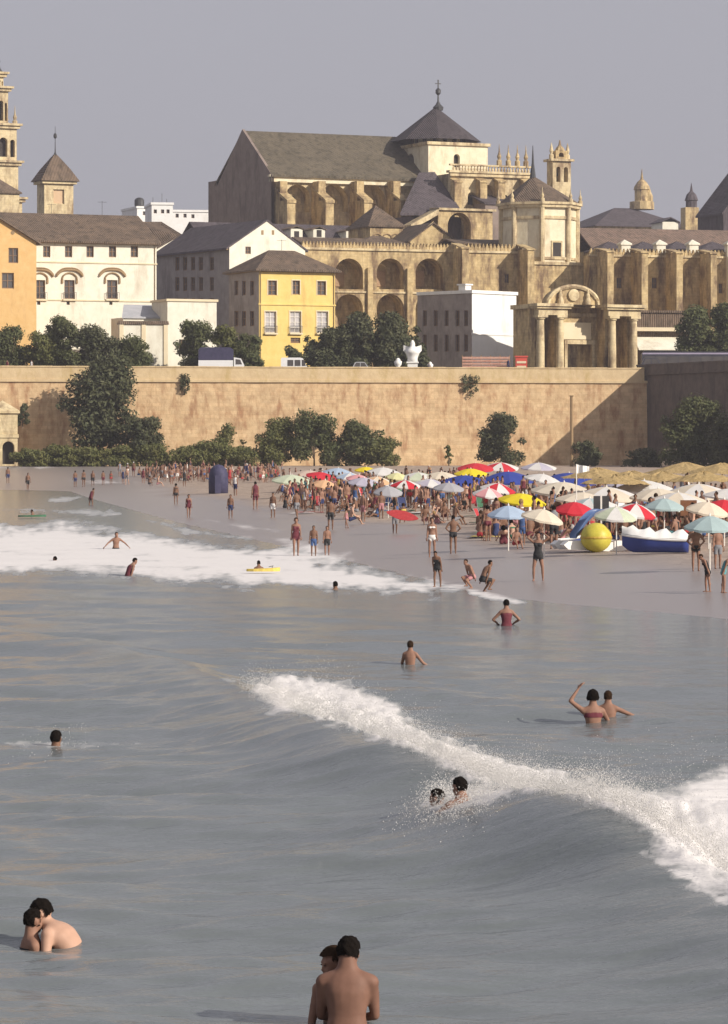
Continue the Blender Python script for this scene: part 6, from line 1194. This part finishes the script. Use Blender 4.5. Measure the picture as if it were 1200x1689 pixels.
def parasol(px, ytop, wpx, c1, c2=None, label='', tilt=(0,0), hgt=1.88, drop=.36):
    p = ground(px, ytop, hgt); dia = wpx/F*p.y; dia = min(max(dia*1.06, 1.75), 4.0); r = dia/2
    o = thing('parasol', label, 'parasol', (p.x, p.y, p.z)); key = (c1, c2, drop)
    if key not in UC: UC[key] = canopy_mesh(c1, c2, drop=drop)
    hd = thing('x', None, None) if False else None
    c = link('canopy', UC[key], o); c.location = (0, 0, hgt); c.scale = (r, r, 1.0 if r < 1.2 else r*.8); c.rotation_euler = (R(tilt[0]), R(tilt[1]), R((px*37) % 45))
    mb = MB(); mb.tube([(0,0,-.3),(0,0,hgt*.62)], .024, 6); mb.tube([(0,0,hgt*.6),(0,0,hgt-.01)], .018, 6); mb.build('pole', M_framew, o)
    mb = MB(); mb.lathe([(.03,-.02),(.045,.02),(.02,.07),(.005,.12)], 6, (0,0,hgt)); mb.build('finial', M_framew, o)
    for k in range(8):
        a = math.pi*2*k/8+c.rotation_euler.z; e = Matrix.Rotation(R(tilt[1]), 3, 'Y') @ (Matrix.Rotation(R(tilt[0]), 3, 'X') @ V3(0,0,0))
        mb = MB(); mb.tube([(0,0,-.03),(r*.55*math.cos(math.pi*k/4)/max(r,.1)*1,.55*math.sin(math.pi*k/4),-.19*drop/.36),(.98*math.cos(math.pi*k/4),.98*math.sin(math.pi*k/4),-drop-.012)], .008, 4) if False else None
    rb = MB()
    for k in range(8): a = math.pi*k/4; rb.tube([(0,0,-.02),(.5*math.cos(a),.5*math.sin(a),-drop*.5**1.55-.015),(.98*math.cos(a),.98*math.sin(a),-drop*.97-.015)], .009, 4)
    ro = rb.build('rib_frame', M_framew, o); ro.location = c.location; ro.scale = c.scale; ro.rotation_euler = c.rotation_euler; tag(ro, kind='stuff')
    placed.append((p.x, p.y, p.z, r, label)); return o
U_ = parasol
U_(481,783,64,'pale green',None,'pale green parasol at the left end of the parasol row',(8,0))
U_(512,776,58,'beige',None,'beige parasol between the pale green and the red ones',(10,0))
U_(531,779,50,'red',None,'plain red parasol beside the beige one',(12,4))
U_(536,792,42,'peach',None,'small peach parasol just under the plain red one',(14,0))
U_(558,772,54,'light blue',None,'light blue parasol behind the plain red one',(6,0))
U_(577,780,44,'light blue','white','light blue and white panelled parasol',(10,0))
U_(592,783,40,'pink',None,'plain pink parasol next to the light blue panelled one',(12,0))
U_(604,770,38,'yellow',None,'small plain yellow parasol at the back of the crowd',(6,0))
U_(632,771,62,'white',None,'wide white parasol right of the small yellow one',(5,0))
U_(655,780,40,'lemon',None,'lemon parasol at the right of the wide white one',(8,0))
U_(622,786,46,'peach','cream','peach and cream panelled parasol in front of the wide white one',(10,0))
U_(600,788,52,'lavender',None,'plain lavender parasol over the middle of the crowd',(10,0))
U_(640,802,30,'grey',None,'small grey parasol above the person with the red board',(14,0))
U_(690,779,66,'white','pale green','white and pale green parasol before the bare wall',(5,0))
U_(728,778,62,'cream',None,'cream parasol before the thin sapling',(5,0))
U_(784,764,58,'red',None,'large red parasol touching the square shrub',(8,-4))
U_(776,773,52,'yellow',None,'yellow parasol between the large red and the dark blue ones',(8,0))
U_(768,784,82,'blue',None,'dark blue parasol below the yellow and red ones',(6,0))
U_(826,763,56,'red','white','red and white panelled parasol before the square shrub',(10,0))
U_(838,778,84,'blue',None,'dark blue parasol in the middle of the three',(8,0))
U_(888,763,56,'lavender','white','lavender and white parasol at the edge of the bridge shadow',(6,0))
U_(896,782,60,'white',None,'white parasol between the two right dark blue ones',(10,4))
U_(938,780,92,'blue',None,'dark blue parasol beside the straw sunshades',(7,0))
U_(822,797,56,'red','white','smaller red and white parasol in front of the dark blue ones',(12,0))
U_(806,805,40,'pink','white','small pink and white parasol by the smaller red one',(10,0))
U_(862,814,76,'yellow',None,'bright yellow parasol standing forward of the crowd',(10,0))
U_(838,834,50,'light blue',None,'pale blue parasol just below the bright yellow one',(8,0))
U_(897,840,54,'cream',None,'small cream parasol tilted before the boats',(10,8))
U_(930,795,104,'cream',None,'wide cream parasol right of the bright yellow one',(6,0))
U_(1000,803,104,'cream','white','wide cream and white parasol behind the signboard',(6,0))
U_(1028,790,56,'lavender',None,'lavender parasol below the straw sunshades',(6,0))
U_(1062,792,92,'white',None,'wide white parasol below the straw sunshades',(6,0))
U_(1085,806,90,'cream',None,'wide cream parasol between signboard and brown board',(6,0))
U_(1152,798,108,'cream','white','wide cream and white parasol at the right above the brown board',(6,0))
U_(962,812,88,'cream',None,'cream parasol left of the signboard behind the aqua one',(6,0))
U_(1118,812,92,'white','cream','white and cream parasol just above the brown board',(6,0))
U_(710,790,54,'lavender','white','lavender and white parasol in front of the cream one by the sapling',(8,0))
U_(668,792,48,'red','white','small red and white parasol over the middle of the crowd',(8,0))
U_(740,796,50,'grey',None,'grey parasol left of the first dark blue one',(8,0))
U_(1204,806,84,'white',None,'white parasol cut by the right edge',(6,0))
U_(972,822,84,'aqua grey','white','aqua and white parasol left of the signboard',(10,-4))
U_(948,828,50,'red',None,'red parasol half hidden by the aqua and white one',(10,0))
U_(1016,836,48,'pale green','white','small pale green and white parasol right of the signboard',(10,0))
U_(1049,831,68,'red','white','red and white striped parasol behind the blue boat',(12,4))
U_(1095,822,44,'aqua grey',None,'small aqua parasol left of the brown board',(6,0))
U_(1168,828,58,'cream',None,'cream parasol right of the brown board',(10,6))
U_(1194,824,50,'red',None,'red parasol at the right edge behind the cream one',(8,0))
U_(1170,851,70,'aqua grey',None,'plain aqua parasol nearest the stern of the blue boat',(8,0))
# straw sunshades
M_straw = mat('straw', (.34,.235,.10), (.52,.38,.18), rough=.95, scale=6, bump=.8, stretch=(1,1,.3))
def straw(px, ytop, wpx, label):
    hg = 2.25; p = ground(px, ytop, hg); r = min(max(1.2*wpx/F*p.y/2, 1.5), 4.2); o = thing('straw_sunshade', label, 'sunshade', (p.x, p.y, p.z)); rr = random.Random(px)
    mb = MB(); n = 28; prof = [(.06,.0),(.3,-.14),(.55,-.30),(.8,-.47),(1,-.62)]; vs = []; fs = []
    for (a, z) in prof:
        for k in range(n): t = 2*math.pi*k/n; q_ = r*a*(1+.04*rr.uniform(-1,1)); vs.append((q_*math.cos(t), q_*math.sin(t), hg+z*r*.42+.05*rr.uniform(-1,1)))
    for i in range(len(prof)-1):
        for k in range(n): fs.append((i*n+k, i*n+(k+1)%n, (i+1)*n+(k+1)%n, (i+1)*n+k))
    mb.add(vs, fs+[tuple(range(n))]); mb.build('thatch', M_straw, o)
    mb = MB()
    for k in range(150):
        t = rr.random()*6.283; q_ = r*rr.uniform(.5,1.0); z = hg-.62*r*.42*(q_/r)**1.0+.05; e = q_+rr.uniform(.15,.35); ze = z-rr.uniform(.12,.34); w_ = .03
        mb.add([(q_*math.cos(t-w_/2), q_*math.sin(t-w_/2), z), (q_*math.cos(t+w_/2), q_*math.sin(t+w_/2), z), (e*math.cos(t), e*math.sin(t), ze)], [(0,1,2)])
    tag(mb.build('straw_fringe', M_straw, o), kind='stuff')
    mb = MB(); mb.tube([(0,0,-.3),(.02,0,1.2),(0,0,hg)], .06, 7); mb.build('pole', M_bark, o); placed.append((p.x, p.y, p.z, r, label))
for (p, y, w_, lb) in ((985,772,104,'straw sunshade next to the dark blue parasol'),(1042,777,112,'second straw sunshade from the dark blue parasol'),(1092,778,96,'third straw sunshade from the dark blue parasol'),(1130,763,112,'tall straw sunshade before the bridge arch shrub'),(1190,764,110,'straw sunshade cut by the right edge'),(1014,783,100,'low straw sunshade between the first and second ones'),(1160,778,100,'low straw sunshade before the tall one by the arch')): straw(p, y, w_, lb)
# ------------------------------------------------------------------ boats, boards and beach gear
M_bblue = mat('boat_blue', (.025,.045,.20), (.035,.06,.26), rough=.4, spec=.5); M_bwhite = mat('boat_white', (.74,.73,.70), (.80,.79,.77), rough=.5); M_byel = mat('float_yellow', (.46,.40,.05), (.58,.50,.08), rough=.45, scale=3)
def boat(name, label, px0, px1, yb, hull, rz, hgt=.75, cover=True):
    p0 = ground((px0+px1)/2, yb); L = (px1-px0)/F*p0.y/max(.3, abs(math.cos(R(rz)))); o = thing(name, label, 'boat', tuple(p0), R(rz)); wd = L*.34; n = 13; st = []
    for i in range(n):
        t = i/(n-1); x = (t-.5)*L; b = wd/2*(1 if t < .55 else math.cos((t-.55)/.45*math.pi/2)**.75+.02); sheer = hgt*(.86+.32*t*t); keel = hgt*.10+hgt*.45*max(0, (t-.8)/.2)**2
        st.append([(x, -b, sheer), (x, -b*.92, sheer*.55+keel*.3), (x, -b*.45, keel+.04), (x, 0, keel), (x, b*.45, keel+.04), (x, b*.92, sheer*.55+keel*.3), (x, b, sheer)])
    mb = MB(); vs = [q_ for s in st for q_ in s]; fs = [(i*7+k, (i+1)*7+k, (i+1)*7+k+1, i*7+k+1) for i in range(n-1) for k in range(6)]+[tuple(range(7))]; mb.add(vs, fs); mb.build('hull', hull, o, True)
    for s in (0, 6): mb = MB(); mb.tube([(q_[s][0], q_[s][1], q_[s][2]+.02) for q_ in st], .05, 6); mb.build('gunwale', M_bwhite, o)
    if cover:
        mb = MB(); rr = random.Random(5); vs = []; fs = []; m_ = 7
        for i in range(n):
            for k in range(m_): u = k/(m_-1)*2-1; y = u*(abs(st[i][0][1])+.04); z = st[i][0][2]+.05+.30*(1-u*u)*(.5+.8*abs(math.sin(i*1.1)))+.03*rr.random(); vs.append((st[i][0][0], y, z))
        for i in range(n-1):
            for k in range(m_-1): fs.append((i*m_+k, (i+1)*m_+k, (i+1)*m_+k+1, i*m_+k+1))
        mb.add(vs, fs); mb.build('tarpaulin', M_bwhite, o, True)
    else:
        for t in (.3, .6): mb = MB(); x = (t-.5)*L; mb.box(x-.12, x+.12, -wd*.46, wd*.46, hgt*.68, hgt*.73); mb.build('thwart', M_bwhite, o)
    return o, L
boat('covered_boat', 'blue hulled boat under a white tarpaulin drawn up on the sand', 1026, 1134, 914, M_bblue, 170, .62)
boat('small_dinghy', 'small dark blue dinghy left of the yellow float', 921, 962, 908, M_bblue, 12, .5, False)
p = ground(981, 911); o = thing('pedal_boat', 'pedal boat with round yellow float and curved blue slide', 'pedal boat', tuple(p), R(20)); s = p.y/F
r = 26*s; mb = MB(); ellipsoid(mb, (0,-.1,r*.94), (V3(1,0,0),V3(0,1,0),V3(0,0,1)), r, r, r*.94, 20, 12); mb.build('yellow_float', M_byel, o, True)
mb = MB(); mb.lathe([(r*1.005,-.05),(r*1.03,0),(r*1.005,.05)], 24, (0,-.1,r*.94)); mb.build('float_band', mat('float_ochre', (.45,.30,.05), (.5,.35,.07), rough=.5), o)
mb = MB(); W_ = .34; arc = [(-.75+t*1.25, 0, .55+1.0*math.sin(min(1, t*1.15)*math.pi/2)) for t in np.linspace(0, 1, 12)]; arc.append((.75, 0, 1.42)); 
vs = [(a[0], y+.5, a[2]+dz) for a in arc for (y, dz) in ((-W_,.18),(-W_,0),(W_,0),(W_,.18))]; fs = [(i*4+k, (i+1)*4+k, (i+1)*4+k+1, i*4+k+1) for i in range(len(arc)-1) for k in range(3)]; mb.add(vs, fs); mb.build('slide', mat('slide_blue', (.07,.12,.27), (.12,.18,.34), rough=.3, spec=.5), o, True)
for s_ in (-1, 1): mb = MB(); mb.tube([(.72,.5+s_*.3,0),(.74,.5+s_*.3,1.5)], .04, 6); mb.build('ladder_rail', M_vblue, o)
for k in range(4): mb = MB(); mb.tube([(.72,.2,.3+.3*k),(.72,.8,.3+.3*k)], .03, 5); mb.build('ladder_rung', M_vblue, o)
for y in (-.0, 1.0): mb = MB(); prism(mb, [(-1.1,.12),(1.3,.0),(1.6,.25),(1.3,.45),(-1.1,.45),(-1.3,.3)], y+.15, y+.6); mb.build('hull_float', M_bwhite, o)
# red board carried along the sand
p = ground(660, 880); o = thing('red_board', 'long red surfboard carried across the sand', 'surfboard', (p.x, p.y-.3, p.z)); s = p.y/F
mb = MB(); n = 16; L = 54*s; out = [(L/2*math.cos(t), .24*math.sin(t)*(1-.35*math.cos(t)**2)) for t in np.linspace(0, 2*math.pi, n, endpoint=False)]; mb.add([(x, -.03, z) for (x, z) in out]+[(x, .03, z) for (x, z) in out], [tuple(range(n)), tuple(range(2*n-1,n-1,-1))]+[(i,(i+1)%n,(i+1)%n+n,i+n) for i in range(n)]); c = mb.build('deck', suitm('red'), o); c.location = (.1, 0, 30*s); c.rotation_euler = (R(-12), R(12), 0)
mb = MB(); mb.add([(-.12,.03,0),(.12,.03,0),(.16,.2,-.02)], [(0,1,2)]); f_ = mb.build('fin', M_iron, o); f_.location = (-L*.32, 0, 30*s+.1)
# navy beach tent
p = ground(360, 814); s = p.y/F; o = thing('beach_tent', 'narrow navy blue beach changing tent with rounded top', 'tent', tuple(p)); hw = 16*s; hh = 48*s
mb = MB(); mb.lathe([(hw,0),(hw*1.02,hh*.4),(hw*.97,hh*.68),(hw*.8,hh*.85),(hw*.45,hh*.96),(.05,hh)], 14); mb.build('canvas', M_vblue, o, True)
mb = MB(); mb.box(-.28, .28, -hw*1.03, -hw*.95, .02, hh*.62); mb.build('door_flap', mat('navy_flap', (.05,.05,.10), (.075,.07,.13), rough=.8), o)
# signboards and flag
D = ground(972, 822, 1.88).y-4; X = (991-CX)/F*D; p = V3(X, D, float(terrain(X, D))); s = D/F; zS = H+(HY-843)/F*D-p.z; o = thing('dark_signboard', 'black double signboard with white middle post among the parasols', 'sign', tuple(p))
for sx in (-1, 1): mb = MB(); a = sx*7.2*s; mb.box(a-5.6*s, a+5.6*s, -.03, .03, zS, zS+25*s); mb.build('panel', M_iron, o)
mb = MB(); mb.box(-1.2*s, 1.2*s, -.04, .04, -.2, zS+26*s); mb.build('post', M_framew, o)
D = ground(1118, 812, 1.88).y-4; X = (1135-CX)/F*D; p = V3(X, D, float(terrain(X, D))); s = D/F; zS = H+(HY-851)/F*D-p.z; o = thing('brown_board', 'brown wooden notice board standing among the parasols', 'sign', tuple(p)); mb = MB(); mb.box(-13.5*s, 13.5*s, -.05, .05, zS, zS+26*s); mb.build('panel', mat('board_brown', (.16,.07,.035), (.22,.10,.05), scale=3), o)
for sx in (-1, 1): mb = MB(); mb.box(sx*10*s-.05, sx*10*s+.05, .051, .14, -.2, zS+24*s); mb.build('post', M_bark, o)
p = ground(950, 776, 3.0); s = p.y/F; o = thing('white_flag', 'white flag on a thin pole beside the straw sunshades', 'flag', tuple(p)); mb = MB(); mb.tube([(0,0,-.2),(0,0,3.3)], .025, 6); mb.build('pole', M_framew, o)
mb = MB(); vs = []; 
for i in range(7): x = i/6*.6; vs += [(x, .07*math.sin(i*1.4), 3.28-.1*i/6), (x, .07*math.sin(i*1.4+.3), 2.85+.12*i/6)]
mb.add(vs, [(2*i, 2*i+2, 2*i+3, 2*i+1) for i in range(6)]); mb.build('cloth', M_bwhite, o)
def beside(p, lead, tail):                    # name the nearest parasol or sunshade, where the phrase stays short
    q_ = min(placed, key=lambda a: (a[0]-p.x)**2+((a[1]-p.y)*.5)**2); t = lead+' next to the '+q_[4]; return t if len(t.split()) <= 16 else lead+' '+tail
# loungers, towels and bags of the crowd
M_tow = [suitm(k) for k in ('red','blue','white','yellow','turquoise','pink','grey','green')]; TN = ['red','blue','white','yellow','turquoise','pink','grey','green']
# ------------------------------------------------------------------ the crowd under the parasols
cr = random.Random(21); spots = []
def crowd(n, xr, yr, kinds, rowlab):
    for _ in range(n):
        px = cr.uniform(*xr); py = cr.uniform(*yr); k = cr.choice(kinds); p = ground(px, py)
        if any((p.x-q_[0])**2+((p.y-q_[1])*.6)**2 < .5 for q_ in spots): continue
        spots.append((p.x, p.y)); su = cr.choice(list(SUITS)+['black','navy','black','maroon','grey']); sk = cr.choice(['tan','deep','deep','tan','deep','fair']); hr = cr.choice(['black','brown','black','fair','grey'])
        ps = {'stand_m':'in %s trunks standing','walk_m':'in %s trunks walking','stand_w':'in a %s bikini standing','walk_w':'in a %s swimsuit walking','sit_m':'in %s trunks sitting','sit_w':'in a %s bikini sitting','lie_w':'in a %s swimsuit lying back','akim_m':'in %s briefs standing hands on hips','shirt_m':'in a %s shirt standing'}[k] % su
        person(LB[k], '%s person %s %s' % (hr+' haired', ps, rowlab), tuple(p), cr.uniform(0, 360), cr.uniform(.86, 1.06), sk, hr, su, 'bathers '+rowlab, top=su)
crowd(32, (190, 470), (784, 803), ['stand_m','walk_m','stand_w','sit_m','sit_w','shirt_m'], 'on the sand below the hedge')
crowd(122, (465, 800), (800, 842), ['stand_m','stand_w','sit_m','sit_w','lie_w','shirt_m','akim_m','walk_w'], 'under the mixed coloured parasols')
crowd(98, (790, 1200), (830, 898), ['sit_m','sit_w','lie_w','sit_m','stand_w','sit_w'], 'in the shade between the front parasols')
crowd(20, (560, 780), (846, 866), ['sit_m','sit_w','lie_w','stand_m'], 'on the open sand before the parasols')
for i in range(70):
    px = cr.uniform(470, 1200); py = cr.uniform(815, 888) if px > 780 else cr.uniform(808, 850); p = ground(px, py)
    if any((p.x-q_[0])**2+((p.y-q_[1])*.5)**2 < .4 for q_ in spots): continue
    spots.append((p.x, p.y)); c = cr.randrange(8); rz = cr.uniform(0, 360); lb = beside(p, '%s beach towel' % TN[c], 'spread on the sand under the parasols')
    mb = MB(); vs = []
    for a in range(6):
        for b in range(4): vs.append((-.85+1.7*a/5, -.4+.8*b/3, .05+.05*cr.random()))
    mb.add(vs, [(a*4+b, (a+1)*4+b, (a+1)*4+b+1, a*4+b+1) for a in range(5) for b in range(3)]); o = mb.build('beach_towel', M_tow[c], None, True); tag(o, lb, 'towel', 'towels among the crowd'); o.location = tuple(p); o.rotation_euler = (0, 0, R(rz))
# the rest of the packed crowd, too small to pick apart
CB = [make_body(p_, f_, .05, h_, s_) for (p_, f_, h_, s_) in ((ST, False, 'short', 'trunks'), (SIT, False, 'short', 'trunks'), (SIT, True, 'long', 'onepiece'), (ST, True, 'long', 'onepiece'))]
cmats = [skin('tan'), skin('deep'), hairm('black'), hairm('brown')]+[suitm(k) for k in ('black','navy','maroon','grey','red','white','blue')]; cmb = MB()
def add_far(p, rz, sc, b):
    M_ = Matrix.Translation(p) @ Matrix.Rotation(rz, 4, 'Z') @ Matrix.Scale(sc, 4); A_ = np.array(M_); sk = cr.randrange(2); hr = 2+cr.randrange(2); su = 4+cr.randrange(7)
    for k, me in b.items():
        if k == 'height': continue
        co = np.empty(len(me.vertices)*3, np.float32); me.vertices.foreach_get('co', co); co = co.reshape(-1,3) @ A_[:3,:3].T + A_[:3,3]
        cmb.add(co.tolist(), [tuple(f.vertices) for f in me.polygons], sk if k == 'body' else hr if k == 'hair' else su)
for i in range(900):
    t = i % 5; px, py = (cr.uniform(240, 470), cr.uniform(781, 796)) if t == 0 else (cr.uniform(465, 830), cr.uniform(796, 846)) if t < 3 else (cr.uniform(790, 1200), cr.uniform(818, 892)); p = ground(px, py)
    if any((p.x-q_[0])**2+((p.y-q_[1])*.6)**2 < .15 for q_ in spots): continue
    spots.append((p.x, p.y)); add_far(p, cr.random()*6.28, cr.uniform(.85, 1.03), CB[cr.randrange(4) if t < 3 else cr.choice([1,2,1,2,3])])
tag(cmb.build('distant_crowd', cmats, None, True), 'packed mass of bathers under and behind the parasols', None, kind='stuff')
# strollers on the terrace, seen over the parapet
for (px, yt, k, su, lb) in ((707, 598, 'shirt_m', 'grey', 'stroller in a grey shirt behind the parapet right of the monument'), (12, 594, 'shirt_m', 'maroon', 'stroller in a maroon shirt behind the parapet below the orange house'), (838, 592, 'shirt_m', 'navy', 'stroller in a navy shirt beside the red kiosk'), (52, 594, 'shirt_m', 'white', 'stroller in a white shirt behind the parapet before the shrubs')):
    person(LB[k], lb, ((px-CX)/F*503.5, 503.5, H+(HY-yt)/F*503.5-LB[k]['height']), 160, 1.0, 'tan', 'black', 'navy', top=su)

# folding beach chairs in the shade of the parasols
M_alu = mat('chair_tube', (.42,.42,.43), (.5,.5,.5), rough=.4, metal=.5)
CH = {}
def chair_parts():
    f = MB()
    for s_ in (-1, 1): f.tube([(s_*.27,-.3,0),(s_*.27,.32,.36)], .014, 5); f.tube([(s_*.27,.28,0),(s_*.27,-.28,.36),(s_*.27,-.55,.95)], .014, 5); f.tube([(s_*.29,-.35,.55),(s_*.29,.2,.55)], .018, 5)
    st = MB(); st.add([(-.26,.3,.36),(.26,.3,.36),(.26,0,.31),(-.26,0,.31),(.26,-.28,.36),(-.26,-.28,.36)], [(0,1,2,3),(3,2,4,5)])
    bk = MB(); bk.add([(-.26,-.28,.37),(.26,-.28,.37),(.26,-.44,.66),(-.26,-.44,.66),(.26,-.55,.95),(-.26,-.55,.95)], [(0,1,2,3),(3,2,4,5)])
    return f.mesh('frame', [M_alu]), st.mesh('seat', [None]), bk.mesh('backrest', [None])
cf, cs_, cb_m = chair_parts()
def chair(p, rz, c):
    o = thing('beach_chair', beside(p, '%s folding beach chair' % c, 'standing in the shade of the parasols'), 'chair', tuple(p), R(rz), 'folding chairs among the parasols'); link('frame', cf, o)
    for nm, me in (('seat', cs_), ('backrest', cb_m)): q_ = link(nm, me, o); set_mat(q_, suitm(c))
for i in range(170):
    px = cr.uniform(480, 1200); py = cr.uniform(822, 884) if px > 790 else cr.uniform(803, 846); p = ground(px, py)
    if any((p.x-q_[0])**2+((p.y-q_[1])*.6)**2 < .45 for q_ in spots): continue
    spots.append((p.x, p.y)); chair(p, cr.uniform(100, 260), cr.choice(['navy','blue','maroon','green','grey','white','black','red']))

# ------------------------------------------------------------------ summer haze in the air
mb = MB(); mb.box(-900, 1000, -30, 1950, -3.2, 96); hzm = bpy.data.materials.new('haze_air'); hzm.use_nodes = True; hn = hzm.node_tree; hn.nodes.clear()
ho = hn.nodes.new('ShaderNodeOutputMaterial'); pv = hn.nodes.new('ShaderNodeVolumePrincipled'); pv.inputs['Density'].default_value = .00017; pv.inputs['Color'].default_value = (.93, .90, .97, 1); pv.inputs['Anisotropy'].default_value = .25
hn.links.new(pv.outputs[0], ho.inputs['Volume']); hzo = mb.build('haze', hzm); tag(hzo, 'thin summer haze over sea, beach and town', None, kind='stuff')
